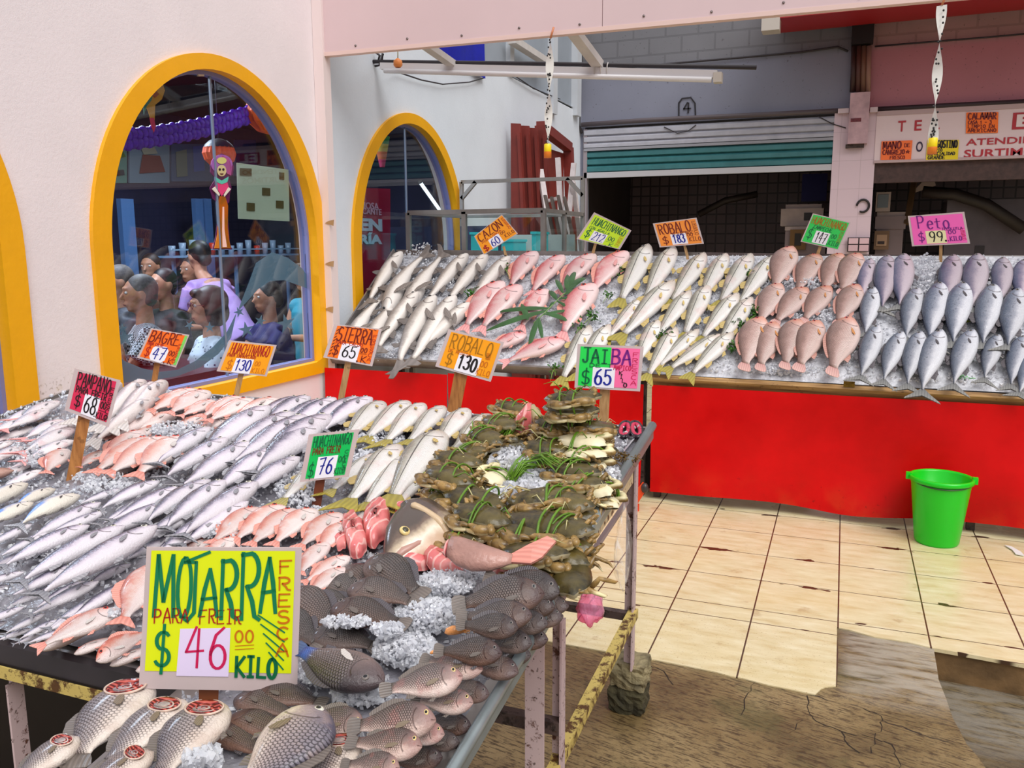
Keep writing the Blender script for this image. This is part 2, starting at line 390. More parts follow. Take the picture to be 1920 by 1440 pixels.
# stall interiors: tiled side and back walls, dark
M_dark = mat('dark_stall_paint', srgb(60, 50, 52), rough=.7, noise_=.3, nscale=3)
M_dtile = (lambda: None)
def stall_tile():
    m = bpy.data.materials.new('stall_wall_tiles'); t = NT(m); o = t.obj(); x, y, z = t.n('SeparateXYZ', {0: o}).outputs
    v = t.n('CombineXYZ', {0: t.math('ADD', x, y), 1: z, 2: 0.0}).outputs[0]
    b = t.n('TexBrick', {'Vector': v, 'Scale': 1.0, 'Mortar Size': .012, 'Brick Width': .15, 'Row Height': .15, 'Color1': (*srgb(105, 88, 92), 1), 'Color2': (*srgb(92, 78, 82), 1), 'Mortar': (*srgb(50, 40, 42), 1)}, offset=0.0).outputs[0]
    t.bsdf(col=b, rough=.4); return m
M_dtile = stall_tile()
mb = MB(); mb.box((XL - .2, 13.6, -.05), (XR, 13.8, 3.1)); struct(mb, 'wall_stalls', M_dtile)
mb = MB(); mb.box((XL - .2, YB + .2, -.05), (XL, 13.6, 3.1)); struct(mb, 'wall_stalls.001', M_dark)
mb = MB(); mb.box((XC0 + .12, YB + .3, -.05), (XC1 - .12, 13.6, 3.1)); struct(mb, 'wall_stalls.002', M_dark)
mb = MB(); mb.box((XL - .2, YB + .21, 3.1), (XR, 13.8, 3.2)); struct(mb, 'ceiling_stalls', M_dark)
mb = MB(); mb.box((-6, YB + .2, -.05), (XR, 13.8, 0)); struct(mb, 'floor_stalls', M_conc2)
mb = MB(); mb.box((XR, -1.5, -.2), (XR + .2, 13.8, 4.0)); struct(mb, 'wall_right', M_fgrey)
# rolling shutter of the left stall: white box slats above, green slats below
sh = thing('roller_shutter', 'half-raised roller shutter with white upper and green lower slats', 'shutter', (0, YB, 0))
def slats(z0, z1, n, x0, x1, y, depth):
    mb = MB(); h = (z1 - z0) / n
    for k in range(n):
        z = z0 + k * h; vs = []; prof = [(0, 0), (-depth, h * .15), (-depth, h * .7), (0, h)]
        for xx in (x0, x1): vs += [(xx, y + a, z + b) for a, b in prof]
        mb.add(vs, [(i, i + 1, 5 + i, 4 + i) for i in range(3)], 0)
    return mb
o = slats(2.70, 2.95, 3, XL + .06, XC0, -.02, .03).build('upper_slats', mat('shutter_white', srgb(176, 176, 186), rough=.5, noise_=.12), sh)
o = slats(2.41, 2.68, 3, XL + .06, XC0, -.0, .035).build('lower_slats', mat('shutter_green', srgb(60, 118, 122), rough=.35, noise_=.15), sh)
mb = MB(); mb.box((XL + .06, -.04, 2.34), (XC0, .01, 2.41)); mb.build('bottom_bar', C8(190, 188, 192, rough=.45), sh)
mb = MB(); mb.box((XL + .06, -.05, 2.68), (XC0, .02, 2.72)); mb.build('slat_rail', C8(150, 150, 158, rough=.5), sh)
mb = MB(); mb.box((XL + .05, -.04, 0), (XL + .10, .02, 2.95)); mb.build('guide_rail', C8(150, 140, 146, rough=.5), sh)

# painted sign board over the right stall
sb = thing('sign_board', 'long white sign board with red painted lettering over the right stall', 'sign', (0, YB, 0))
mb = MB(); mb.box((XC1 - .01, -.06, 2.43), (XR - 1, .0, 2.93)); mb.build('board', mat('sign_white', srgb(226, 204, 206), rough=.4), sb)
mb = MB(); mb.box((XC1 - .01, -.07, 2.92), (XR - 1, .0, 2.97)); mb.box((XC1 - .01, -.07, 2.40), (XR - 1, 0, 2.43)); mb.build('board_edge', C8(186, 160, 160, rough=.5), sb)
mb = MB(); mb.box((XC1 - .01, -.02, 2.18), (XR - 1, .06, 2.40)); mb.build('shutter_box', mat('brown_roll', srgb(70, 48, 44), rough=.6, noise_=.4, nscale=20), sb)
def text_mesh(txt, size, ext=.002, bold=0.0, spacing=1.0):
    cu = bpy.data.curves.new('t', 'FONT'); cu.body = txt; cu.size = size; cu.extrude = ext; cu.offset = bold; cu.space_character = spacing; cu.resolution_u = 3
    ob = bpy.data.objects.new('t', cu); COL.objects.link(ob); dg = bpy.context.evaluated_depsgraph_get(); dg.update()
    me = bpy.data.meshes.new_from_object(ob.evaluated_get(dg)); bpy.data.objects.remove(ob); bpy.data.curves.remove(cu)
    n = len(me.vertices); co = np.empty(n * 3); me.vertices.foreach_get('co', co); co = co.reshape(-1, 3)
    return me, co.min(0), co.max(0)
def fit_text(txt, x0, z0, x1, z1, y, m, parent, name='lettering', bold=.012, ax='X'):
    """lettering stretched into a rectangle of an upright surface facing -Y"""
    me, lo, hi = text_mesh(txt, 1, .004, bold)
    sx, sz = (x1 - x0) / (hi[0] - lo[0]), (z1 - z0) / (hi[1] - lo[1])
    me.transform(Matrix(((sx, 0, 0, x0 - lo[0] * sx), (0, 0, -1, y), (0, sz, 0, z0 - lo[1] * sz), (0, 0, 0, 1))))
    me.materials.append(m); return link(name, me, parent)
M_red = C8(178, 40, 52, 'sign_red', rough=.5); M_navy = C8(46, 30, 62, 'sign_navy', rough=.5)
def sgn(txt, x0, y0, x1, y1, m, bold=.016):
    a, b = fc(x0, y1, YB - .062), fc(x1, y0, YB - .062)
    fit_text(txt, a.x, a.z, b.x, b.z, -.062, m, sb, bold=bold)
sgn('T', 1683, 226, 1699, 247, M_red); sgn('E', 1714, 225, 1729, 245, M_red); sgn('L', 1747, 224, 1763, 243, M_red)
sgn('O', 1717, 265, 1731, 285, M_navy)
sgn('ATENDIDO', 1811, 254, 1964, 273, M_red); sgn('SURTIMOS', 1807, 275, 1963, 296, M_red)
mb = MB(); a, b = fc(1897, 243, YB - .062), fc(1990, 207, YB - .062); mb.box((a.x, -.066, a.z), (b.x, -.06, b.z)); mb.build('red_panel', M_red, sb)
a, b = fc(1905, 238, YB - .07), fc(1925, 214, YB - .07); fit_text('EL', a.x, a.z, b.x + .25, b.z, -.068, C8(232, 214, 214, rough=.5), sb, bold=.03)
# ================================================================== fish
def fish_mat(name, stops, lat=None, scales=None, blotch=None, blush=None, band=None, rough=.28, gill=.80, vary=.10, headc=None, tailc=None, streak=0.0):
    """skin driven by the UV map: u runs tail to snout, v runs belly to back"""
    m = bpy.data.materials.new(name); t = NT(m)
    uv = t.n('UVMap', uv_map='UVMap').outputs[0]; u, v, _ = t.n('SeparateXYZ', {0: uv}).outputs
    o = t.obj(); ri = t.n('ObjectInfo').outputs['Random']
    seed = t.n('CombineXYZ', {0: t.math('MULTIPLY', ri, 37.0), 1: 0.0, 2: 0.0}).outputs[0]
    ov = t.n('VectorMath', {0: o, 1: seed}, operation='ADD').outputs[0]
    nz = t.noise(ov, 9, 4, .6)
    fine = t.noise(ov, 60, 3, .6); vv = t.math('ADD', v, t.math('ADD', t.math('MULTIPLY', t.math('SUBTRACT', nz, .5), .34), t.math('MULTIPLY', t.math('SUBTRACT', fine, .5), .22)))
    c = t.ramp(vv, stops)
    if headc: c = t.mix(t.math('MULTIPLY', t.smooth(u, .72, .92), .7), c, headc)
    if tailc: c = t.mix(t.math('MULTIPLY', t.smooth(u, .12, 0), .8), c, tailc)
    if blush: c = t.mix(t.math('MULTIPLY', t.smooth(t.noise(ov, 5.5, 3), .5, .68), blush[1]), c, blush[0])
    if blotch: # small spots on the upper half
        sp = t.n('TexVoronoi', {'Vector': t.scale(uv, (26, 9, 1)), 'Scale': 1.0}, feature='F1').outputs[0]
        c = t.mix(t.math('MULTIPLY', t.math('MULTIPLY', t.smooth(sp, .34, .22), t.smooth(v, .42, .58)), blotch[1]), c, blotch[0])
    if streak:
        st = t.noise(t.scale(uv, (3, 42, 1)), 1.0, 3, .6)
        c = t.mix(t.math('MULTIPLY', t.smooth(st, .52, .7), streak), c, (.02, .02, .03))
    if lat: # dark lateral line
        f = t.math('ADD', lat[0], t.math('MULTIPLY', t.smooth(u, .45, .95), lat[3]))
        c = t.mix(t.math('MULTIPLY', t.smooth(t.math('ABSOLUTE', t.math('SUBTRACT', v, f)), lat[2], lat[2] * .35), .9), c, lat[1])
    h = t.math('ADD', t.math('MULTIPLY', nz, .4), t.math('MULTIPLY', fine, .35))
    c = t.mix(1.0, c, (.86, .85, .86), 'MULTIPLY')
    if scales:
        nu, nv, amt, dist = scales
        row = t.math('MULTIPLY', v, nv); rf = t.math('FLOOR', row); par = t.math('FRACT', t.math('MULTIPLY', rf, .5))
        a = t.math('FRACT', t.math('ADD', t.math('MULTIPLY', u, nu), par)); b = t.math('SUBTRACT', t.math('FRACT', row), .5)
        # overlapping rounded scales: distance to the scale's rounded rear edge
        d = t.math('SQRT', t.math('ADD', t.math('POWER', t.math('SUBTRACT', 1.0, a), 2.0), t.math('POWER', t.math('MULTIPLY', b, 1.5), 2.0)))
        edge = t.smooth(d, .62, .98)
        on = t.math('MULTIPLY', t.smooth(u, gill + .03, gill - .06), t.smooth(v, .08, .3))
        c = t.mix(t.math('MULTIPLY', t.math('MULTIPLY', t.math('SUBTRACT', 1, edge), on), amt * .09), c, (.9, .80, .74)); c = t.mix(t.math('MULTIPLY', t.math('MULTIPLY', edge, on), amt), c, (.02, .014, .012))
        h = t.math('ADD', h, t.math('MULTIPLY', t.math('MULTIPLY', t.math('SUBTRACT', 1, edge), on), dist))
    if band: # e.g. blue patch towards the tail
        c = t.mix(t.math('MULTIPLY', t.math('MULTIPLY', t.smooth(u, band[1], band[1] - .12), t.smooth(v, band[2], band[2] + .2)), band[3]), c, band[0])
    # gill cover edge and mouth line
    gx = t.math('MULTIPLY', t.math('SUBTRACT', u, gill + .09), 4.6); gy = t.math('MULTIPLY', t.math('SUBTRACT', v, .46), 1.25)
    gd = t.math('SQRT', t.math('ADD', t.math('POWER', gx, 2.0), t.math('POWER', gy, 2.0)))
    ga = t.math('MULTIPLY', t.smooth(t.math('ABSOLUTE', t.math('SUBTRACT', gd, .40)), .045, .01), t.math('LESS_THAN', u, gill + .06))
    mo = t.math('MULTIPLY', t.smooth(t.math('ABSOLUTE', t.math('SUBTRACT', v, .40)), .05, .015), t.smooth(u, .93, .96))
    ln = t.math('MAXIMUM', ga, mo)
    c = t.mix(t.math('MULTIPLY', ln, .62), c, srgb(60, 34, 32))
    h = t.math('SUBTRACT', h, t.math('MULTIPLY', ln, .7))
    hv = t.n('HueSaturation', {'Hue': .5, 'Saturation': t.math('ADD', 1 - vary, t.math('MULTIPLY', ri, vary * 2)), 'Value': t.math('ADD', 1 - vary, t.math('MULTIPLY', t.math('FRACT', t.math('MULTIPLY', ri, 7.3)), vary * 1.6)), 'Color': c}).outputs[0]
    t.bsdf(col=hv, rough=t.math('ADD', rough, t.math('MULTIPLY', fine, .14)), spec=.55, nrm=t.bump(h, .6, .008), coat=.18, coatr=.10); return m
def fin_mat(name, c1, c2, rough=.4):
    m = bpy.data.materials.new(name); t = NT(m)
    uv = t.n('UVMap', uv_map='UVMap').outputs[0]; u, v, _ = t.n('SeparateXYZ', {0: uv}).outputs
    w = t.math('SINE', t.math('MULTIPLY', v, 75.0)); w = t.math('ADD', .5, t.math('MULTIPLY', w, .5))
    c = t.mix(u, c1, c2); c = t.mix(t.math('MULTIPLY', w, .35), c, tuple(x * .35 for x in c1))
    t.bsdf(col=c, rough=rough, nrm=t.bump(w, .4, .002)); return m
W = srgb
M_iris = {k: mat('fish_iris_' + k, c, rough=.15) for k, c in dict(silver=W(205, 200, 185), yellow=W(222, 196, 130), red=W(196, 60, 48), dark=W(120, 110, 105)).items()}
M_pupil = mat('fish_pupil', (.006, .006, .008), rough=.08)

def P(*a): return np.array(a, float)
# species: stations t from tail root (0) to snout (1): upper, lower, half width (fractions of total length); tail length
SPEC = {
 'mackerel': dict(t=[0, .06, .2, .4, .6, .78, .9, .97, 1], up=[.010, .012, .045, .085, .098, .085, .055, .022, .004], lo=[.010, .012, .045, .085, .10, .088, .06, .026, .004], w=[.012, .016, .032, .055, .064, .058, .042, .020, .004], tail='lunate', tl=.15, eye=(.905, .012, .017), dors=[(.30, .52, .035), (.56, .70, .03)], pec=(.74, -.01, .11, -25)),
 'bonito': dict(t=[0, .06, .2, .4, .6, .78, .9, .97, 1], up=[.010, .013, .06, .112, .128, .112, .07, .028, .004], lo=[.010, .013, .06, .115, .132, .112, .07, .03, .004], w=[.014, .020, .042, .072, .085, .076, .052, .024, .004], tail='lunate', tl=.16, eye=(.90, .015, .016), dors=[(.30, .50, .05), (.56, .74, .025)], pec=(.73, 0, .09, -30)),
 'snapper': dict(t=[0, .08, .25, .45, .62, .76, .88, .96, 1], up=[.036, .038, .095, .155, .175, .165, .115, .055, .008], lo=[.034, .036, .085, .135, .15, .142, .11, .06, .008], w=[.014, .018, .042, .068, .08, .078, .058, .032, .006], tail='forked', tl=.20, eye=(.865, .055, .026), dors=[(.16, .68, .06)], pec=(.68, -.035, .15, -20)),
 'snook': dict(t=[0, .08, .25, .45, .62, .76, .88, .95, 1], up=[.032, .034, .066, .098, .108, .098, .06, .034, .008], lo=[.030, .032, .062, .092, .10, .092, .07, .044, .01], w=[.014, .018, .038, .056, .062, .058, .042, .026, .006], tail='forked', tl=.18, eye=(.885, .028, .016), dors=[(.24, .42, .05), (.50, .66, .055)], pec=(.68, -.03, .09, -25)),
 'tilapia': dict(t=[0, .08, .22, .42, .6, .75, .87, .95, 1], up=[.062, .062, .11, .178, .205, .185, .13, .075, .012], lo=[.058, .058, .10, .16, .18, .165, .125, .075, .014], w=[.018, .022, .048, .078, .094, .096, .078, .046, .010], tail='round', tl=.17, eye=(.875, .052, .025), dors=[(.12, .70, .055)], pec=(.66, -.03, .17, -18)),
 'grouper': dict(t=[0, .08, .22, .42, .6, .75, .87, .95, 1], up=[.050, .052, .11, .17, .195, .175, .12, .06, .010], lo=[.048, .050, .10, .165, .185, .165, .11, .062, .010], w=[.018, .022, .052, .085, .10, .094, .068, .036, .008], tail='round', tl=.15, eye=(.88, .05, .018), dors=[(.14, .66, .035)], pec=(.70, -.04, .12, -30)),
 'dogfish': dict(t=[0, .10, .28, .48, .66, .80, .90, .97, 1], up=[.018, .024, .042, .060, .066, .058, .046, .028, .006], lo=[.016, .020, .038, .056, .064, .056, .040, .022, .006], w=[.014, .018, .034, .052, .062, .062, .054, .034, .008], tail='shark', tl=.24, eye=(.93, .012, .010), dors=[(.56, .66, .075), (.20, .28, .05)], pec=(.72, -.03, .17, -35)),
 'catfish': dict(t=[0, .08, .25, .45, .62, .76, .88, .96, 1], up=[.022, .025, .05, .075, .088, .08, .056, .032, .008], lo=[.022, .024, .048, .075, .085, .078, .056, .036, .01], w=[.014, .018, .036, .056, .07, .074, .066, .042, .01], tail='forked', tl=.18, eye=(.90, .02, .012), dors=[(.54, .62, .07)], pec=(.74, -.03, .12, -30)),
 'pompano': dict(t=[0, .08, .25, .45, .62, .76, .88, .96, 1], up=[.014, .018, .09, .15, .165, .145, .10, .05, .008], lo=[.014, .018, .09, .145, .16, .14, .10, .05, .008], w=[.010, .014, .036, .055, .062, .058, .044, .026, .006], tail='lunate', tl=.20, eye=(.885, .03, .02), dors=[(.2, .5, .05)], pec=(.70, -.02, .12, -25)),
}
TAILS = {  # outlines in units of tail length: (back along the fish, up)
 'lunate': [(0, .10), (.42, .50), (.86, 1.0), (1.0, 1.08), (.80, .70), (.50, .22), (.42, 0), (.50, -.22), (.80, -.70), (1.0, -1.08), (.86, -1.0), (.42, -.50), (0, -.10)],
 'forked': [(0, .17), (.35, .36), (.8, .58), (1.0, .62), (.86, .30), (.70, 0), (.86, -.30), (1.0, -.62), (.8, -.58), (.35, -.36), (0, -.17)],
 'round': [(0, .34), (.35, .50), (.75, .58), (.95, .46), (1.0, .2), (1.0, -.2), (.95, -.46), (.75, -.58), (.35, -.50), (0, -.34)],
 'shark': [(0, .09), (.3, .13), (.85, .30), (1.0, .36), (.97, .22), (.80, .12), (.45, -.02), (.34, -.30), (.22, -.34), (.10, -.14), (0, -.08)],
}
def plate(mb, poly, th, uvs=None, mi=0):
    """thin fin: closed plate with a thicker root; poly is a list of (x, z), root-side first"""
    n = len(poly); cx = sum(p[0] for p in poly) / n; cz = sum(p[1] for p in poly) / n
    vs = [(x, th * .35, z) for x, z in poly] + [(x, -th * .35, z) for x, z in poly] + [(cx, th, cz), (cx, -th, cz)]
    fs = []
    for i in range(n):
        j = (i + 1) % n
        fs += [(2 * n, i, j), (2 * n + 1, n + j, n + i), (i, n + i, n + j, j)]
    return mb.add(vs, fs, mi, False)
def lerp_prof(sp, key, tt):
    x = np.interp(tt, sp['t'], sp[key]); return x
def fish_meshes(kind, mats, var, iris, bow, sag, tailk, seed):
    """body, tail fin, dorsal fins, pectoral fins and eyes of one fish of unit length, lying along X with the back at +Z"""
    sp = SPEC[kind]; r = random.Random(seed); tl = sp['tl']; x0 = -.5 + tl * .86; L = .5 - x0
    def bend(p):
        x, y, z = p; q = 1 - 4 * x * x
        zz = z + bow * q; yy = y - sag * (1 - q)
        if x < -.15: k = (-.15 - x) / .35; zz += tailk * k * k
        return (x, yy, zz)
    N, K = 26, 18; tt = np.concatenate([np.linspace(0, .85, 17), np.linspace(.88, 1, 9)])
    ker = lambda key: np.interp(tt, sp['t'], sp[key])
    def sm(a):
        b = a.copy(); b[1:-1] = .25 * a[:-2] + .5 * a[1:-1] + .25 * a[2:]; return b
    up, lo, w = sm(ker('up')), sm(ker('lo')), sm(ker('w'))
    vs = []; uv = []
    for i in range(N):
        x = x0 + L * tt[i]
        for k in range(K):
            a = 2 * PI * k / K; cz = math.cos(a); sy = math.sin(a)
            z = cz * (up[i] if cz > 0 else lo[i]); y = w[i] * math.copysign(abs(sy) ** .85, sy)
            vs.append(bend((x, y, z))); uv.append((tt[i], (z + lo[i]) / (up[i] + lo[i])))
    fs = [(i * K + k, (i + 1) * K + k, (i + 1) * K + (k + 1) % K, i * K + (k + 1) % K) for i in range(N - 1) for k in range(K)]
    fs += [tuple(range(K)), tuple((N - 1) * K + k for k in range(K - 1, -1, -1))]
    def mk(nm, vs, fs, m, uv, smooth=True):
        me = bpy.data.meshes.new(nm); me.from_pydata(vs, [], fs)
        for q in (m if isinstance(m, list) else [m]): me.materials.append(q)
        l = me.uv_layers.new(name='UVMap')
        for lp in me.loops: l.data[lp.index].uv = uv[lp.vertex_index]
        me.polygons.foreach_set('use_smooth', [smooth] * len(me.polygons)); me.update(); return me
    out = {'body': mk(kind, vs, fs, mats['body'], uv)}
    # tail fin
    mb = MB(); sc = tl * {'snapper': .8, 'mackerel': .72}.get(kind, .98); rr = r.uniform(.9, 1.05)
    poly = [(x0 + .012 - a * sc, b * sc * rr) for a, b in TAILS[sp['tail']]]
    plate(mb, poly, .008); uv = [(min(1, max(0, (x0 - x) / tl)), z / tl * .5 + .5) for x, y, z in mb.v]
    out['tail_fin'] = mk('tail_fin', [bend(p) for p in mb.v], mb.f, mats['tail'], uv, False)
    # dorsal, anal and pelvic fins, each a piece of its own
    fins = []
    def fin(nm, *polys):
        mb = MB(); plate(mb, polys[0], .007); fins.append((nm, mk(nm, [bend(p) for p in mb.v], mb.f, mats['fin'], [(.6, x * 3) for x, y, z in mb.v], False)))
    for a, b, h in sp['dors']:
        xa, xb = x0 + L * a, x0 + L * b; n = 9; top = []; bot = []
        for k in range(n + 1):
            f = k / n; x = xa + (xb - xa) * f; base = np.interp(a + (b - a) * f, tt, up) - .006
            e = math.sin(PI * min(1, f + .12)) ** .6 if h < .06 else math.sin(PI * (1 - f) ** .7 * .9 + .05)
            bot.append((x, base)); top.append((x - h * .35, base + h * max(.06, e) * (1 + (.12 if k % 2 else 0))))
        fin('dorsal_fin', bot + top[::-1])
    a, b, h = (.20, .34, .05); xa, xb = x0 + L * a, x0 + L * b
    ba, bb = -np.interp(a, tt, lo) + .006, -np.interp(b, tt, lo) + .006
    fin('anal_fin', [(xb, bb), (xa, ba), (xa - h * .5, ba - h), (xa + (xb - xa) * .5, (ba + bb) / 2 - h * .85)])
    a, b = (.55, .60); xa, xb = x0 + L * a, x0 + L * b; bb = -np.interp(b, tt, lo) + .006
    fin('pelvic_fin', [(xb, bb), (xa, bb), (xa - .07, bb - .035), (xb - .05, bb - .05)])
    out['fins'] = fins
    # pectoral fins on both sides
    mb = MB(); a, z0, ln, ang = sp['pec']; xr = x0 + L * a; wr = np.interp(a, tt, w); ca, sa = math.cos(math.radians(ang)), math.sin(math.radians(ang))
    for s in (-1, 1):
        mb = MB(); poly = [(0, .012), (-.35, .10), (-.8, .12), (-1, .03), (-.9, -.06), (-.4, -.09), (0, -.02)]
        pts = []
        for px_, pz in poly:
            X, Z = px_ * ln, pz * ln * 1.6
            pts.append((xr + X * ca - Z * sa * .3, z0 + X * -sa + Z))
        m2 = MB(); plate(m2, pts, .004)
        vv = []
        for x, y, z in m2.v:
            k = min(1, (xr - x) / ln); yy = s * (wr * .93 + .012 * k + (y if s > 0 else -y) + .004)
            wl = np.interp((x - x0) / L, tt, w); yy = s * max(abs(yy), wl * .95 + .004)
            vv.append(bend((x, yy + y * .3, z)))
        mb.add(vv, m2.f, 0)
        out['pec', s] = mk('pectoral_fin', mb.v, mb.f, mats['pec'], [(.4, z * 6) for x, y, z in mb.v], False)
    # eyes
    ex, ez, er = sp['eye']; mb = MB(); xe = x0 + L * ex; we = np.interp(ex, tt, w); ue = np.interp(ex, tt, up)
    ye = we * math.sqrt(max(.1, 1 - (ez / ue) ** 2)) ** .85
    for s in (-1, 1):
        n = 14; b = []; mb = MB()
        for rad, d in ((1.15, -.25), (1.0, .22), (.62, .40), (.58, .38), (.3, .46), (0, .48)):
            for k in range(n):
                a = 2 * PI * k / n; b.append(bend((xe + er * rad * math.cos(a), s * (ye + er * d * .8), ez + er * rad * math.sin(a))))
        f = []; mi = []
        for j in range(5):
            for k in range(n):
                q = (j * n + k, j * n + (k + 1) % n, (j + 1) * n + (k + 1) % n, (j + 1) * n + k); f.append(q if s > 0 else q[::-1])
        base = mb.add(b, f, 0, True)
        for q in range(len(mb.m) - len(f), len(mb.m)): mb.m[q] = 1 if (q - (len(mb.m) - len(f))) // n >= 2 else 0
        out['eye', s] = mb.mesh('eye', [iris, M_pupil])
    return out

def kindset(kind, name, body, tail, fin, pec, iris, nvar=3, bow=(.0, .03), sag=(-.02, .03), tailk=(-.03, .03), seed=1):
    r = random.Random(seed * 991); mats = dict(body=body, tail=tail, fin=fin, pec=pec); L = []
    for v in range(nvar):
        L.append(fish_meshes(kind, mats, v, iris, r.uniform(*bow), r.uniform(*sag), r.uniform(*tailk), seed * 31 + v))
    return dict(kind=kind, name=name, vars=L, w=max(SPEC[kind]['w']))
KINDS = {}
FAT = dict(sierra=1.16, bluefish=1.15, peto=.92, peto_purple=.96, snapper=1.04, redfish=1.08, pinkgrouper=1.0, snook=1.06, mojarra=1.14, mojarra_light=1.2, mojarra_gilled=1.6, dogfish=1.35, catfish=.72, pompano=.95)
ROLL = dict(sierra=-26, bluefish=-26, peto=-10, peto_purple=-10, snapper=-14, redfish=-26, pinkgrouper=-20, snook=-16, dogfish=-14, catfish=-22, pompano=-20)
def reg(key, *a, **k): KINDS[key] = kindset(*a, **k); KINDS[key]['fat'] = FAT.get(key, 1.0); KINDS[key]['roll'] = ROLL.get(key, 0)
SILV = fin_mat('silver_fin', W(120, 120, 128), W(186, 182, 186)); DARKF = fin_mat('dark_fin', W(62, 56, 60), W(96, 88, 92)); PALEF = fin_mat('pale_fin', W(206, 196, 190), W(224, 214, 208))
YELF = fin_mat('yellow_fin', W(152, 138, 58), W(178, 160, 66)); REDF = fin_mat('red_fin', W(226, 138, 122), W(240, 172, 156)); PINKF = fin_mat('pink_fin', W(228, 150, 150), W(240, 178, 172))
BLUF = fin_mat('blue_fin', W(60, 84, 130), W(90, 110, 140)); OLVF = fin_mat('olive_fin', W(120, 104, 84), W(150, 128, 104)); GREYF = fin_mat('grey_fin', W(104, 94, 88), W(128, 116, 108)); ORAF = fin_mat('orange_fin', W(206, 140, 80), W(190, 120, 60))
reg('sierra', 'mackerel', 'silver_mackerel', fish_mat('mackerel_skin', [(.0, W(238, 232, 236)), (.30, W(238, 228, 236)), (.45, W(214, 202, 216)), (.57, W(152, 144, 164)), (.70, W(86, 82, 102)), (.88, W(46, 46, 60))], blotch=(W(70, 68, 86), .5), rough=.2, gill=.76, vary=.08, streak=.10), SILV, SILV, SILV, M_iris['silver'], bow=(.0, .05), tailk=(-.05, .03), seed=2)
reg('bluefish', 'bonito', 'blue_backed_fish', fish_mat('blue_back_skin', [(.0, W(244, 236, 220)), (.5, W(240, 230, 216)), (.64, W(206, 200, 206)), (.8, W(120, 136, 176)), (1, W(52, 78, 128))], band=(W(40, 122, 214), .52, .45, .85), rough=.22, gill=.76), SILV, DARKF, DARKF, M_iris['silver'], bow=(.02, .06), seed=3)
reg('peto', 'bonito', 'silver_bonito', fish_mat('bonito_skin', [(.0, W(226, 226, 230)), (.34, W(222, 222, 228)), (.50, W(168, 170, 182)), (.66, W(124, 130, 146)), (.82, W(80, 92, 114)), (1, W(48, 56, 78))], scales=(70, 30, .10, .2), blotch=(W(70, 76, 92), .5), streak=.16, rough=.2, gill=.76, vary=.10), fin_mat('steel_fin', W(104, 104, 104), W(150, 146, 140)), DARKF, DARKF, M_iris['dark'], bow=(.0, .03), seed=4)
reg('peto_purple', 'bonito', 'purple_bonito', fish_mat('bonito_purple_skin', [(.0, W(206, 190, 196)), (.40, W(190, 174, 184)), (.60, W(136, 124, 144)), (.8, W(90, 88, 116)), (1, W(54, 66, 96))], rough=.22, gill=.76, vary=.1), fin_mat('steel_fin2', W(104, 104, 104), W(150, 146, 140)), DARKF, DARKF, M_iris['dark'], seed=5)
reg('snapper', 'snapper', 'red_snapper', fish_mat('red_snapper_skin', [(.0, W(246, 216, 212)), (.35, W(246, 204, 202)), (.6, W(238, 164, 164)), (.8, W(222, 104, 106)), (1, W(204, 66, 72))], scales=(46, 22, .18, .25), blush=(W(246, 220, 214), .5), rough=.28, gill=.72), PINKF, REDF, PINKF, M_iris['red'], bow=(.01, .05), tailk=(-.02, .05), seed=6)
reg('redfish', 'snapper', 'small_red_snapper', fish_mat('orange_snapper_skin', [(.0, W(248, 232, 226)), (.40, W(246, 220, 214)), (.58, W(240, 190, 176)), (.76, W(232, 148, 128)), (1, W(208, 96, 76))], scales=(50, 24, .10, .2), blush=(W(250, 232, 226), .6), rough=.25, gill=.74), REDF, REDF, PALEF, M_iris['red'], bow=(.02, .06), tailk=(-.04, .04), seed=7)
reg('pinkgrouper', 'grouper', 'pink_snapper', fish_mat('pink_snapper_skin', [(.0, W(238, 212, 204)), (.32, W(230, 198, 188)), (.55, W(204, 162, 150)), (.75, W(160, 118, 106)), (1, W(116, 80, 70))], scales=(44, 22, .45, .4), headc=W(222, 138, 104), rough=.3, gill=.74), fin_mat('rose_fin', W(196, 146, 140), W(216, 170, 160)), fin_mat('rose_fin2', W(176, 120, 106), W(206, 150, 136)), ORAF, M_iris['red'], bow=(.0, .05), seed=8)
reg('snook', 'snook', 'snook', fish_mat('snook_skin', [(.0, W(244, 240, 234)), (.42, W(244, 240, 234)), (.56, W(228, 224, 212)), (.70, W(184, 180, 164)), (.85, W(136, 130, 114)), (1, W(96, 88, 74))], lat=(.60, W(38, 36, 38), .030, .05), scales=(60, 26, .14, .25), blush=(W(240, 206, 198), .45), headc=W(196, 176, 156), rough=.22, gill=.72, vary=.06), YELF, fin_mat('straw_fin', W(206, 186, 128), W(190, 160, 86)), fin_mat('straw_fin2', W(214, 190, 120), W(206, 170, 90)), M_iris['dark'], bow=(-.02, .05), tailk=(-.05, .05), seed=9)
reg('mojarra', 'tilapia', 'dark_mojarra', fish_mat('dark_mojarra_skin', [(.0, W(132, 104, 92)), (.3, W(102, 78, 68)), (.6, W(74, 55, 50)), (.85, W(50, 37, 37)), (1, W(34, 25, 30))], scales=(30, 15, .85, .7), headc=W(84, 68, 70), rough=.32, gill=.70, vary=.30, blush=(W(96, 72, 60), .5)), GREYF, DARKF, GREYF, M_iris['dark'], bow=(.0, .03), seed=10)
reg('mojarra_light', 'tilapia', 'pale_mojarra', fish_mat('pale_mojarra_skin', [(.0, W(240, 216, 204)), (.22, W(226, 196, 182)), (.36, W(164, 136, 126)), (.65, W(122, 100, 94)), (1, W(78, 64, 62))], scales=(30, 15, .75, .7), headc=W(186, 148, 140), rough=.32, gill=.70, vary=.1, blush=(W(206, 120, 112), .35)), GREYF, GREYF, OLVF, M_iris['yellow'], bow=(.0, .03), seed=11)
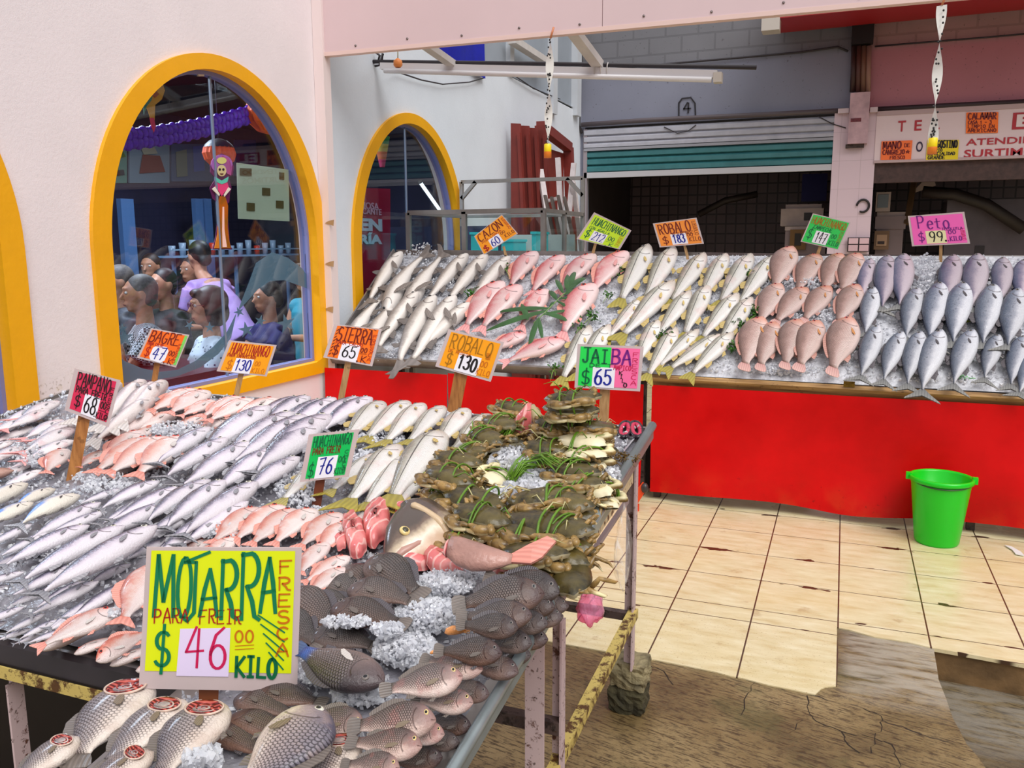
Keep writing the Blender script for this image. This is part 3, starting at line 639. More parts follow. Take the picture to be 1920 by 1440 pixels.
reg('mojarra_blue', 'tilapia', 'blue_tailed_mojarra', fish_mat('blue_tail_mojarra_skin', [(.0, W(150, 126, 118)), (.3, W(118, 98, 94)), (.7, W(88, 72, 72)), (1, W(48, 40, 44))], scales=(32, 16, .85, .7), headc=W(92, 76, 78), band=(W(44, 92, 176), .20, -.3, .9), rough=.26, gill=.70), BLUF, DARKF, PALEF, M_iris['dark'], nvar=1, seed=12)
reg('mojarra_gilled', 'tilapia', 'gilled_mojarra', fish_mat('silver_mojarra_skin', [(.0, W(240, 224, 208)), (.28, W(226, 208, 196)), (.42, W(176, 158, 154)), (.75, W(132, 120, 126)), (1, W(96, 92, 108))], scales=(28, 15, .72, .7), rough=.24, gill=.70, blush=(W(206, 176, 156), .4)), GREYF, GREYF, OLVF, M_iris['silver'], nvar=2, seed=13)
reg('dogfish', 'dogfish', 'dogfish', fish_mat('dogfish_skin', [(.0, W(242, 234, 226)), (.40, W(236, 228, 218)), (.54, W(196, 186, 176)), (.72, W(156, 146, 138)), (1, W(116, 108, 104))], rough=.34, gill=.80, vary=.07), fin_mat('shark_fin', W(132, 122, 116), W(108, 98, 94)), fin_mat('shark_fin2', W(132, 122, 116), W(96, 88, 84)), fin_mat('shark_fin3', W(150, 138, 130), W(96, 88, 84)), M_pupil, bow=(-.01, .05), tailk=(-.06, .06), seed=14)
reg('catfish', 'catfish', 'silver_catfish', fish_mat('catfish_skin', [(.0, W(246, 236, 230)), (.45, W(240, 226, 222)), (.62, W(206, 190, 194)), (.8, W(146, 134, 142)), (1, W(98, 92, 100))], rough=.22, gill=.76, streak=.08), PALEF, SILV, SILV, M_iris['silver'], bow=(.0, .05), seed=15)
reg('pompano', 'pompano', 'pompano', fish_mat('pompano_skin', [(.0, W(246, 236, 234)), (.5, W(240, 228, 230)), (.72, W(206, 198, 210)), (.88, W(156, 158, 178)), (1, W(110, 112, 138))], blush=(W(232, 176, 180), .45), rough=.2, gill=.74), PINKF, SILV, SILV, M_iris['silver'], bow=(.0, .03), seed=16)
reg('brown', 'grouper', 'brown_grouper', fish_mat('brown_grouper_skin', [(.0, W(196, 150, 132)), (.5, W(150, 98, 78)), (1, W(92, 54, 44))], scales=(50, 24, .3, .3), rough=.3, gill=.74), DARKF, DARKF, DARKF, M_iris['dark'], nvar=1, seed=17)

FISH = []
def put_fish(key, plane, hx, hy, tx, ty, dor='L', off=.0, roll=14, label=None, cat='fish', group=None, var=None, lift=0.0, parts=True):
    K = KINDS[key]; v = K['vars'][var if var is not None else rnd.randrange(len(K['vars']))]
    h0, t0 = plane.px(hx, hy, off + .02), plane.px(tx, ty, off + .02); L = (h0 - t0).length
    o2 = off + K['w'] * L * 1.0
    H, T = plane.px(hx, hy, o2 + lift), plane.px(tx, ty, o2); x = (H - T); L = x.length; x.normalize()
    n = (plane.n - x * plane.n.dot(x)).normalized(); z = n.cross(x) * (1 if dor == 'L' else -1); y = z.cross(x)
    a = math.radians(roll + KINDS[key]['roll'] + rnd.uniform(-5, 5)); ft_ = KINDS[key]['fat']     # positive roll shows more of the belly
    up = n; z2 = z * math.cos(a) - up * math.sin(a); y2 = z2.cross(x)
    mx = frame(x * L, y2 * L * (.5 + .5 * ft_), z2 * L * ft_, (H + T) / 2)
    b = link(K['name'], v['body'], None, mx)
    tag(b, label, cat, group)
    if parts:
        sd = -1 if dor == 'L' else 1
        for nm, me in [('tail_fin', v['tail_fin']), ('pectoral_fin', v['pec', sd]), ('eye', v['eye', sd])] + v['fins']: link(nm, me, b)
    FISH.append(b); return b
def fish_row(key, plane, rows, label, group, dor='L', off=0.0, roll=14, **kw):
    """rows of (head x, head y, tail x, tail y) in reading order; the label's {} takes the ordinal"""
    for i, r in enumerate(rows):
        d, o, ro = dor, off, roll
        if len(r) > 4 and isinstance(r[4], dict): d = r[4].get('d', d); o = r[4].get('o', o); ro = r[4].get('r', ro)
        put_fish((r[4].get('k', key) if len(r) > 4 else key), plane, *r[:4], dor=d, off=o, roll=ro, label=label.format(ORD[i]), group=group, **kw)

# ------------------------------------------------------------------ back counter
I = .025   # ice under the fish
fish_row('dogfish', BP, [(756, 477, 686, 585), (722, 590, 814, 457, dict(d='R')), (758, 585, 848, 459, dict(d='R')), (878, 479, 790, 585), (915, 480, 826, 590), (957, 484, 868, 590)],
         '{} dogfish from the yellow-framed window in the rear row under the Cazon sign', 'dogfish in the rear row', off=I, roll=10)
fish_row('dogfish', BP, [(650, 660, 733, 540, dict(d='R')), (680, 664, 765, 541, dict(d='R')), (786, 553, 700, 680), (818, 559, 738, 712), (856, 558, 762, 708), (884, 572, 758, 690)],
         '{} dogfish from the left end of the front row on the metal tray', 'dogfish in the front row', off=I, roll=10)
fish_row('snapper', BP, [(1005, 470, 950, 548), (1057, 479, 992, 560), (1116, 477, 1044, 558), (1176, 472, 1106, 560)],
         '{} large red snapper from the dogfish in the rear row, beside the parsley', 'red snappers in the rear row', off=I, roll=12)
fish_row('snapper', BP, [(944, 528, 866, 628), (976, 533, 894, 628), (1026, 541, 972, 624), (1113, 530, 1048, 642)],
         '{} red snapper from the dogfish in the middle row around the palm frond', 'red snappers in the middle row', off=I + .01, roll=12)
fish_row('snapper', BP, [(988, 627, 898, 668), (1060, 638, 934, 684)], '{} red snapper lying sideways along the front edge of the metal tray', 'red snappers along the tray edge', off=I + .012, roll=12)
fish_row('snook', BP, [(1216, 456, 1152, 578), (1264, 461, 1203, 575), (1321, 472, 1246, 578), (1362, 473, 1303, 575), (1409, 473, 1338, 580), (1454, 477, 1378, 582)],
         '{} snook from the red snappers in the rear row under the Robalo 183 sign', 'snook in the rear row', off=I, roll=12)
fish_row('snook', BP, [(1206, 556, 1128, 642), (1264, 524, 1155, 645), (1294, 543, 1222, 640), (1327, 531, 1274, 640), (1384, 547, 1303, 645), (1410, 556, 1340, 655)],
         '{} snook from the palm frond in the middle row of the back counter', 'snook in the middle row', off=I + .012, roll=12)
fish_row('snook', BP, [(1106, 608, 1044, 724), (1143, 606, 1070, 716), (1235, 597, 1180, 700), (1268, 612, 1204, 716), (1310, 616, 1222, 695), (1354, 625, 1240, 698), (1375, 620, 1282, 712)],
         '{} snook from the left in the front row, tail towards the wooden ledge', 'snook in the front row', off=I + .012, roll=12)
fish_row('pinkgrouper', BP, [(1486, 464, 1452, 548), (1536, 476, 1494, 552), (1578, 476, 1540, 552), (1612, 477, 1578, 556)],
         '{} pink snapper from the snook in the rear row, half buried in ice', 'pink snappers in the rear row', off=I, roll=8)
fish_row('pinkgrouper', BP, [(1464, 533, 1424, 612), (1514, 541, 1452, 612), (1557, 538, 1506, 608), (1610, 534, 1566, 612)],
         '{} pink snapper from the parsley in the middle row', 'pink snappers in the middle row', off=I, roll=8)
fish_row('pinkgrouper', BP, [(1430, 596, 1396, 697), (1454, 604, 1422, 695), (1499, 600, 1472, 694), (1537, 600, 1500, 696), (1596, 595, 1556, 704)],
         '{} pink snapper from the parsley in the front row above the wooden ledge', 'pink snappers in the front row', off=I, roll=8)
fish_row('peto_purple', BP, [(1633, 486, 1616, 570), (1665, 478, 1656, 592), (1696, 475, 1688, 588), (1789, 477, 1774, 585), (1834, 475, 1824, 594), (1881, 482, 1878, 582), (1921, 486, 1914, 580)],
         '{} purplish bonito from the pink snappers in the rear row on ice', 'bonitos in the rear row', off=.022, roll=8)
fish_row('peto', BP, [(1640, 540, 1622, 640), (1722, 538, 1696, 648), (1767, 527, 1740, 655), (1811, 527, 1784, 660), (1866, 532, 1840, 662), (1909, 543, 1889, 668)],
         '{} silver bonito from the pink snappers in the middle row on newspaper', 'bonitos in the middle row', off=.02, roll=8)
fish_row('peto', BP, [(1647, 611, 1612, 722), (1693, 621, 1652, 727), (1728, 620, 1698, 736), (1766, 617, 1724, 750), (1826, 617, 1783, 737), (1874, 626, 1842, 722), (1922, 628, 1892, 736), (1946, 650, 1908, 752)],
         '{} silver bonito from the pink snappers in the front row, tail over the ledge', 'bonitos in the front row', off=.02, roll=8)
# ------------------------------------------------------------------ front table
J = .03
fish_row('catfish', FP, [(228, 722, 130, 800), (273, 716, 180, 812), (295, 720, 205, 812), (313, 716, 222, 805), (291, 747, 168, 838), (243, 777, 152, 842)],
         '{} slender silver catfish from the wall behind the Pampano sign', 'catfish in the rear corner', off=J + .02)
fish_row('pompano', FP, [(112, 752, 20, 792), (92, 768, -4, 812), (120, 787, 35, 828), (144, 787, 52, 832), (142, 801, 26, 856), (138, 824, 34, 868)],
         '{} pompano from the yellow window frame in the rear left heap', 'pompanos in the rear left heap', off=J + .015)
fish_row('pompano', FP, [(72, 766, -6, 800), (50, 784, -36, 824), (27, 826, -60, 858), (42, 836, -40, 878), (78, 882, -14, 922)],
         '{} pompano from the back at the far left edge of the front table', 'pompanos at the left table edge', off=J + .01)
put_fish('brown', FP, 26, 884, -110, 905, off=J, label='brown round-headed grouper at the left end of the front table', group=None)
fish_row('redfish', FP, [(371, 733, 272, 776), (392, 737, 312, 782), (404, 753, 332, 784), (454, 747, 370, 786), (474, 752, 384, 796), (523, 749, 428, 790)],
         '{} small red snapper from the catfish along the rear rim of the front table', 'small red snappers along the rear rim', off=J + .02, roll=16)
fish_row('redfish', FP, [(292, 774, 200, 830), (332, 776, 240, 812), (402, 781, 312, 806), (449, 779, 360, 816)],
         '{} small red snapper from the Pampano sign in the iced second row', 'small red snappers in the second row', off=J, roll=16)
fish_row('redfish', FP, [(125, 845, 82, 892), (196, 848, 145, 880), (269, 813, 186, 868), (293, 823, 168, 893), (322, 826, 192, 899), (355, 822, 250, 901)],
         '{} small red snapper from the left in the row right of the Pampano stick', 'small red snappers beside the Pampano stick', off=J + .01, roll=16)
fish_row('sierra', FP, [(507, 768, 360, 868), (522, 764, 410, 820), (552, 779, 404, 872), (562, 746, 470, 802), (577, 785, 428, 884), (582, 745, 488, 806), (602, 800, 462, 902), (606, 754, 512, 816), (622, 781, 474, 888), (630, 751, 526, 822), (677, 747, 566, 814), (698, 747, 598, 816)],
         '{} silver mackerel from the red snappers in the rear rows left of the Sierra stick', 'mackerel in the rear rows', off=J + .01, roll=16)
fish_row('sierra', FP, [(395, 806, 282, 880), (428, 826, 296, 906), (474, 834, 332, 926), (520, 842, 396, 934), (562, 858, 452, 938)],
         '{} silver mackerel from the left in the row left of the Huachinango 76 sign', 'mackerel left of the 76 sign', off=J + .018, roll=16)
fish_row('sierra', FP, [(300, 903, 176, 962), (342, 916, 196, 988), (395, 901, 262, 990), (424, 905, 296, 1004), (484, 909, 326, 1020)],
         '{} silver mackerel from the left in the middle of the front table', 'mackerel in the middle of the table', off=J + .02, roll=16)
fish_row('sierra', FP, [(320, 926, 172, 994), (322, 944, 160, 1024), (380, 950, 250, 1030), (408, 966, 282, 1058), (466, 944, 332, 1036)],
         '{} silver mackerel from the left in the row behind the yellow Mojarra sign', 'mackerel behind the Mojarra sign', off=J + .012, roll=16)
fish_row('bluefish', FP, [(53, 908, -62, 968), (63, 944, -42, 994), (104, 915, 16, 958), (150, 926, 26, 990)],
         '{} blue-backed fish from the table end below the Pampano sign', 'blue-backed fish at the left', off=J + .018, roll=14)
fish_row('sierra', FP, [(190, 946, 40, 1022), (198, 962, 70, 1014), (226, 918, 140, 950), (60, 985, -30, 1030), (92, 1000, -10, 1050)],
         '{} pale mackerel among the blue-backed fish at the left of the table', 'pale mackerel at the left', off=J + .012, roll=18)
fish_row('sierra', FP, [(168, 986, -12, 1072), (235, 988, 18, 1104), (296, 992, 48, 1134, dict(o=J + .04))],
         '{} of the long plump mackerel in front, counted from the left table edge', 'long mackerel in front', off=J + .02, roll=20)
fish_row('sierra', FP, [(46, 1073, -60, 1108), (142, 1062, 10, 1128), (186, 1092, 46, 1164), (246, 1096, 120, 1172), (268, 1082, 160, 1140)],
         '{} mackerel from the left in the row just below the longest mackerel', 'mackerel below the longest one', off=J + .01, roll=18)
fish_row('sierra', FP, [(46, 1140, -60, 1182), (86, 1152, 0, 1194), (112, 1163, 26, 1205), (134, 1181, 40, 1211), (206, 1116, 78, 1188), (176, 1140, 70, 1196)],
         '{} thin mackerel from the left along the front rim of the table', 'mackerel along the front rim', off=J, roll=18)
fish_row('redfish', FP, [(222, 1146, 56, 1222, dict(o=J + .03)), (76, 1216, 226, 1158, dict(d='R', r=50)), (138, 1224, 250, 1188, dict(d='R', r=40)), (180, 1240, 300, 1178, dict(d='R', r=0, o=J + .02)), (205, 1245, 330, 1204, dict(d='R', r=40)), (254, 1256, 360, 1236, dict(d='R', r=30)), (312, 1060, 224, 1184, dict(o=J + .02))],
         '{} small red snapper from the left at the front rim beside the Mojarra sign', 'small red snappers at the front rim', off=J, roll=14)
fish_row('redfish', FP, [(442, 1010, 360, 1070), (488, 955, 388, 1026), (534, 951, 428, 1022), (558, 958, 460, 1030), (594, 956, 508, 1030), (640, 966, 556, 1036), (658, 980, 592, 1046)],
         '{} small red snapper from the left in the row above the Mojarra sign', 'small red snappers above the Mojarra sign', off=J + .012, roll=14)
fish_row('redfish', FP, [(614, 1020, 560, 1084), (656, 1046, 562, 1100), (652, 1066, 566, 1126)],
         '{} small red snapper from the top between the Mojarra sign and the dark mojarras', 'small red snappers right of the Mojarra sign', off=J + .012, roll=20)
put_fish('redfish', FP, 392, 1012, 330, 1056, off=J, label='small red snapper peeking over the top left of the Mojarra sign', group='small red snappers above the Mojarra sign')
fish_row('snook', FP, [(717, 751, 634, 832), (765, 751, 672, 830), (793, 756, 716, 838), (831, 761, 760, 836), (874, 765, 806, 846), (918, 776, 842, 852)],
         '{} snook from the left in the rear row beside the Robalo 130 stick', 'snook in the rear row of the front table', off=J + .015, roll=16)
fish_row('snook', FP, [(610, 862, 520, 948), (708, 850, 610, 930), (748, 833, 644, 956), (826, 806, 712, 952), (764, 852, 668, 960), (790, 893, 730, 962), (716, 945, 642, 988)],
         '{} yellow-tailed snook from the Huachinango 76 sign in the nearer snook row', 'yellow-tailed snook in the nearer row', off=J + .015, roll=16)

fish_row('sierra', FP, [(12, 1000, -70, 1036), (64, 1034, -40, 1080), (142, 1006, 26, 1058), (252, 1026, 146, 1076), (332, 1006, 226, 1060), (382, 988, 282, 1040)],
         '{} half-hidden mackerel from the left, lying low between the long mackerel and the blue-backed fish', 'low mackerel between the rows', off=J - .012, roll=14)
fish_row('sierra', FP, [(18, 1098, -70, 1132), (98, 1102, 0, 1148), (160, 1092, 56, 1148), (232, 1122, 136, 1176), (246, 1058, 150, 1108)],
         '{} half-hidden mackerel from the left, lying low below the longest mackerel', 'low mackerel below the longest', off=J - .012, roll=14)
fish_row('sierra', FP, [(14, 1166, -60, 1196), (58, 1180, -16, 1206), (84, 1188, 20, 1212), (160, 1164, 76, 1204)],
         '{} half-hidden small mackerel from the left at the very front rim', 'low mackerel at the front rim', off=J - .016, roll=14)
fish_row('pompano', FP, [(16, 800, -64, 834), (62, 800, -24, 836), (112, 812, 14, 852), (96, 850, 2, 884), (60, 872, -20, 896)],
         '{} half-hidden pompano from the left, lying low in the rear left heap', 'low pompanos in the rear left heap', off=J - .012)
fish_row('redfish', FP, [(256, 872, 176, 906), (330, 856, 262, 892), (240, 800, 168, 836), (300, 800, 226, 832)],
         '{} half-hidden small red snapper in the ice right of the Pampano stick', 'low small red snappers in the ice', off=J - .014, roll=14)
# ------------------------------------------------------------------ mojarras in the nearer tray
Q = .03
fish_row('mojarra', FP, [(690, 1048, 792, 1118, dict(o=.06)), (642, 1064, 716, 1126), (606, 1087, 704, 1130), (651, 1101, 786, 1130, dict(o=.06)), (580, 1118, 676, 1150), (621, 1137, 764, 1172, dict(o=.06)), (534, 1112, 640, 1186), (520, 1150, 600, 1212), (580, 1188, 715, 1212)],
         '{} dark mojarra from the top of the left heap beside the Mojarra sign', 'dark mojarras in the left heap', dor='R', off=Q, roll=-16)
put_fish('mojarra_blue', FP, 718, 1277, 548, 1206, dor='R', off=.07, roll=12, label='big dark mojarra with a blue tail lying on the ice beside the Mojarra sign')
fish_row('mojarra', FP, [(1050, 1113, 908, 1086), (1020, 1114, 848, 1134, dict(o=.10)), (998, 1155, 856, 1158, dict(o=.10)), (972, 1178, 856, 1172, dict(o=.10)), (942, 1226, 814, 1222, dict(o=.10))],
         '{} dark mojarra from the top in the upper layer of the right heap', 'dark mojarras, upper layer', off=.07, roll=-38)
fish_row('mojarra', FP, [(1041, 1140, 930, 1132), (1028, 1171, 915, 1164), (998, 1208, 888, 1196), (972, 1264, 858, 1236, dict(r=-10)), (918, 1303, 820, 1296)],
         '{} dark mojarra from the top in the middle layer of the right heap', 'dark mojarras, middle layer', off=.055, roll=-38)
fish_row('mojarra', FP, [(1067, 1138, 975, 1132), (1056, 1156, 955, 1168), (1028, 1200, 920, 1194), (996, 1230, 890, 1226), (884, 1362, 788, 1356), (862, 1392, 770, 1394), (830, 1420, 720, 1428)],
         '{} dark mojarra from the top in the lowest layer along the tray rim', 'dark mojarras along the tray rim', off=.02, roll=-38)
fish_row('mojarra_light', FP, [(868, 1270, 712, 1296, dict(o=.10, r=-24)), (906, 1258, 790, 1236, dict(o=.075)), (818, 1350, 652, 1362, dict(o=.10, r=-26)), (888, 1320, 772, 1312, dict(o=.065)), (792, 1402, 650, 1392, dict(o=.095, r=-22)), (834, 1378, 730, 1372, dict(o=.06)), (684, 1366, 560, 1342, dict(o=.06)), (750, 1440, 640, 1432, dict(o=.09, r=-28))],
         '{} pale mojarra from the top in the heap at the front right of the tray', 'pale mojarras at the front right', off=.05, roll=-24)
put_fish('mojarra_gilled', FP, 598, 1326, 432, 1500, dor='R', off=.10, roll=-4, var=0, label='large grey mojarra pointing up, scales broad and bluish, below the Mojarra sign')
fish_row('mojarra', FP, [(440, 1305, 560, 1345), (430, 1340, 548, 1392), (470, 1300, 610, 1318), (405, 1362, 500, 1420)],
         '{} dark mojarra from the top directly under the Mojarra sign', 'dark mojarras under the Mojarra sign', dor='R', off=.02, roll=0)
# mojarras with their gill covers cut open
M_gill = None
def gill_mat():
    m = bpy.data.materials.new('open_gill_red'); t = NT(m); o = t.obj()
    v = t.n('TexWave', {'Vector': o, 'Scale': 9.0, 'Distortion': 5.0, 'Detail': 2.0}).outputs[1]
    c = t.ramp(v, [(.1, W(84, 8, 10)), (.5, W(150, 24, 24)), (.9, W(200, 92, 80))])
    t.bsdf(col=c, rough=.2, spec=.7, nrm=t.bump(v, .5, .01)); return m
M_gill = gill_mat(); M_flap = mat('gill_flap', W(214, 186, 168), rough=.3, noise_=.3, nscale=20)
GL = [(272, 1281, 128, 1440, 'open-gilled silver mojarra highest in the lower left heap, by the frame rail'),
      (346, 1316, 186, 1450, 'open-gilled mojarra between two others left of the Mojarra stick'),
      (414, 1320, 288, 1470, 'open-gilled mojarra with a white belly nearest to the Mojarra stick'),
      (148, 1384, 10, 1480, 'open-gilled mojarra lowest at the far left end of the near heap'),
      (288, 1410, 130, 1500, 'open-gilled mojarra with a visible eye, in front of the other open-gilled ones'),
      (657, 1380, 586, 1510, 'open-gilled mojarra pointing up between the pale mojarras')]
for i, (hx, hy, tx, ty, lb) in enumerate(GL):
    b = put_fish('mojarra_gilled', FP, hx, hy, tx, ty, dor='L', off=[.06, .075, .09, .07, .10, .07][i], roll=8, var=i % 2, label=lb, group='mojarras with opened gills')
    # bowl of red gills on the side that faces up, and the flap of skin round it
    sp = SPEC['tilapia']; s = -1
    mb = MB(); cx, cz, ra, rb = .300, .01, .098, .112; n = 20; y0 = .088
    rings = [(1.0, .0), (.88, .016), (.72, .006), (.56, -.004), (.44, .010), (.30, -.002), (.16, .006), (.02, .002)]
    vs = []
    for q, d in rings:
        for k in range(n):
            a = 2 * PI * k / n; vs.append((cx + ra * q * math.cos(a), s * (y0 + d), cz + rb * q * math.sin(a)))
    mb.add(vs, [(j * n + k, j * n + (k + 1) % n, (j + 1) * n + (k + 1) % n, (j + 1) * n + k) for j in range(len(rings) - 1) for k in range(n)], 0, True)
    g = mb.build('gill', M_gill, b)
    mb = MB(); pts = [(cx + ra * 1.08 * math.cos(a), s * (y0 + .006), cz + rb * 1.05 * math.sin(a)) for a in [PI * .15 + PI * 2 * .9 * k / 22 for k in range(23)]]
    mb.tube(pts, [.003 + .006 * math.sin(PI * k / 22) for k in range(23)], 6); mb.build('gill_cover', M_flap, b)
# ================================================================== trays, tables, ice
M_steel = mat('worn_steel', W(150, 142, 138), rough=.32, metal=.75, noise_=.25, nscale=9)
M_rim = mat('steel_rim', W(140, 132, 128), rough=.4, metal=.5, noise_=.25, nscale=12)
M_lead = mat('blue_grey_rim', W(150, 160, 162), rough=.35, metal=.5, noise_=.2, nscale=14)
M_black = mat('black_liner', W(38, 32, 36), rough=.35, noise_=.3, nscale=10)
def rust_mat(name, base, rust, amt):
    m = bpy.data.materials.new(name); t = NT(m); o = t.obj()
    f = t.smooth(t.noise(o, 26, 6, .7), amt, amt + .10); g = t.smooth(t.noise(o, 90, 3, .7), .60, .68)
    c = t.mix(f, base, rust); c = t.mix(t.math('MULTIPLY', g, .8), c, W(60, 36, 22))
    t.bsdf(col=c, rough=.6, nrm=t.bump(f, .4, .004)); return m
M_pinkiron = rust_mat('painted_iron', W(196, 172, 172), W(96, 58, 44), .56)
M_yeliron = rust_mat('rusty_yellow_iron', W(196, 172, 96), W(84, 52, 20), .50)
M_creamiron = rust_mat('rusty_cream_iron', W(214, 190, 150), W(92, 54, 32), .54)
M_darkiron = rust_mat('dark_iron', W(78, 62, 58), W(40, 28, 24), .5)
M_wood = None
def wood_mat(name, c1, c2, s=1.0, rot=(1, 14, 14)):
    m = bpy.data.materials.new(name); t = NT(m); o = t.obj()
    n = t.noise(t.scale(o, tuple(q * s for q in rot)), 4.0, 5, .6)
    c = t.ramp(n, [(.3, c2), (.65, c1)]); c = t.mix(t.math('MULTIPLY', t.smooth(t.noise(o, 30 * s, 3), .62, .7), .5), c, tuple(q * .4 for q in c2))
    t.bsdf(col=c, rough=.55, nrm=t.bump(n, .2, .004)); return m
M_wood = wood_mat('ledge_wood', W(186, 146, 92), W(120, 84, 46)); M_stick = wood_mat('stick_wood', W(196, 132, 70), W(140, 84, 38), 2.0, (10, 10, 1.2)); M_stickp = wood_mat('pale_stick_wood', W(206, 164, 112), W(160, 116, 70), 2.0, (10, 10, 1.2))
def quad_sheet(mb, a, b, c, d, th, mi=0):
    a, b, c, d = map(Vector, (a, b, c, d)); n = (b - a).cross(d - a).normalized() * th
    mb.prism([a, b, c, d], -n if n.z > 0 else n, mi)
Y0, Y1 = 4.81, 5.74
XW, XM, XE = -3.2, -1.02, 2.4
# left: metal tray on a frame; right: wooden counter with ledge
tr = thing('metal_display_tray', 'sloping metal display tray under the dogfish, against the wall', 'display tray', (0, 0, 0))
mb = MB(); quad_sheet(mb, BP.p(XW, Y0, -.005), BP.p(XM, Y0, -.005), BP.p(XM, Y1, -.005), BP.p(XW, Y1, -.005), .012); mb.build('tray_bed', M_steel, tr)
mb = MB(); mb.prism([BP.p(XW, Y0, -.03), BP.p(XW, Y0 - .012, -.03), BP.p(XW, Y0 - .012, .035), BP.p(XW, Y0, .035)], (XM - XW, 0, 0)); mb.build('front_lip', M_rim, tr)
mb = MB(); mb.prism([(XW, Y1, 1.36), (XW, Y1 + .015, 1.36), (XW, Y1 + .015, 1.462), (XW, Y1, 1.462)], (XM + .15 - XW, 0, -.02)); mb.build('rear_rim', M_rim, tr)
mb = MB(); mb.prism([BP.p(XW, Y0, -.02), BP.p(XW, Y1, -.02), BP.p(XW, Y1, .05), BP.p(XW, Y0, .05)], (-.012, 0, 0)); mb.build('side_rim', M_rim, tr)
for x in (XW + .04, XM - .05):
    for y in (Y0 + .05, Y1 - .04):
        mb = MB(); mb.bar((x, y, 0), (x, y, BP.p(x, y).z - .02), .04); mb.build('leg', M_darkiron, tr)
wc = thing('wooden_display_counter', 'sloping display counter with wooden front ledge under snook, pink snappers and bonitos', 'display counter', (0, 0, 0))
mb = MB(); quad_sheet(mb, BP.p(XM + .002, Y0, -.005), BP.p(XE, Y0, -.005), BP.p(XE, Y1, -.005), BP.p(XM + .002, Y1, -.005), .015); mb.build('counter_bed', M_steel, wc)
mb = MB(); mb.prism([BP.p(XM + .002, Y0, -.055), BP.p(XM + .002, Y0 - .025, -.055), BP.p(XM + .002, Y0 - .025, .012), BP.p(XM + .002, Y0, .012)], (XE - XM, 0, -.01)); mb.build('wooden_ledge', M_wood, wc)
mb = MB(); mb.prism([(XM + .15, Y1, 1.36), (XM + .15, Y1 + .015, 1.36), (XM + .15, Y1 + .015, 1.442), (XM + .15, Y1, 1.442)], (XE - XM, 0, -.045)); mb.build('rear_rim', mat('brown_rim', W(92, 76, 74), rough=.5, noise_=.2), wc)
mb = MB(); h = BP.px(1592, 716, -.02); h.y = Y0 - .028; mb.box((h.x - .028, h.y - .006, h.z - .016), (h.x + .028, h.y, h.z + .016)); mb.build('hinge', mat('brass_hinge', W(120, 92, 30), rough=.4, metal=.7, noise_=.5, nscale=60), wc)
for x in (XM + .05, .7, XE - .1):
    for y in (Y0 + .05, Y1 - .04):
        mb = MB(); mb.bar((x, y, 0), (x, y, BP.p(x, y).z - .02), .04); mb.build('leg', M_darkiron, wc)
# red oilcloths hanging down the front
def cloth_red(name):
    m = bpy.data.materials.new(name); t = NT(m); o = t.obj(); x, y, z = t.n('SeparateXYZ', {0: o}).outputs
    n = t.noise(o, 2.2, 5, .65); c = t.ramp(n, [(.3, W(184, 0, 3)), (.65, W(212, 0, 4))])
    wear = t.math('MULTIPLY', t.smooth(z, .26, .02), t.smooth(t.noise(o, 5, 4), .45, .7)); c = t.mix(t.math('MULTIPLY', wear, .55), c, W(206, 62, 26))
    sp = t.math('MULTIPLY', t.smooth(z, .30, .08), t.smooth(t.noise(o, 26, 4, .7), .62, .70)); c = t.mix(t.math('MULTIPLY', sp, .6), c, W(90, 14, 10))
    t.bsdf(col=c, rough=t.ramp(n, [(.3, (.3, .3, .3)), (.7, (.5, .5, .5))]), spec=.22); return m
M_redcloth = cloth_red('red_oilcloth')
def hang_cloth(name, x0, x1, ztop, zbot, y, seed, label):
    nx, nz = int((x1 - x0) / .03), 26; vs = []
    for j in range(nz + 1):
        f = j / nz
        for i in range(nx + 1):
            x = x0 + (x1 - x0) * i / nx
            zb = zbot + .012 * math.sin(x * 5 + seed) + .015 * noise.noise((x * 2.2, seed, 0))
            yy = y + f * (.018 * math.sin(x * 7.5 + seed * 2 + f * 1.5) + .03 * noise.noise((x * 1.8, f * 1.7, seed))) - .012 * f
            vs.append((x, yy, ztop + (zb - ztop) * f))
    mb = MB(); fs = [(j * (nx + 1) + i, j * (nx + 1) + i + 1, (j + 1) * (nx + 1) + i + 1, (j + 1) * (nx + 1) + i) for j in range(nz) for i in range(nx)]
    mb.add(vs, fs, 0, True); o = mb.build(name, M_redcloth); tag(o, label, 'cloth', 'red oilcloths'); return o
zt = .71
hang_cloth('red_oilcloth', -3.24, -2.32, zt - .03, .04, Y0 - .028, 1.0, 'short red oilcloth under the left part of the metal tray, by the wall')
hang_cloth('red_oilcloth', -2.315, -1.05, zt - .02, .05, Y0 - .03, 2.3, 'red oilcloth between the Robalo 130 stick and the Jaiba stick')
hang_cloth('red_oilcloth', -1.0, 2.4, zt - .018, .055, Y0 - .035, 4.1, 'wide red oilcloth under the wooden ledge behind the green bucket')
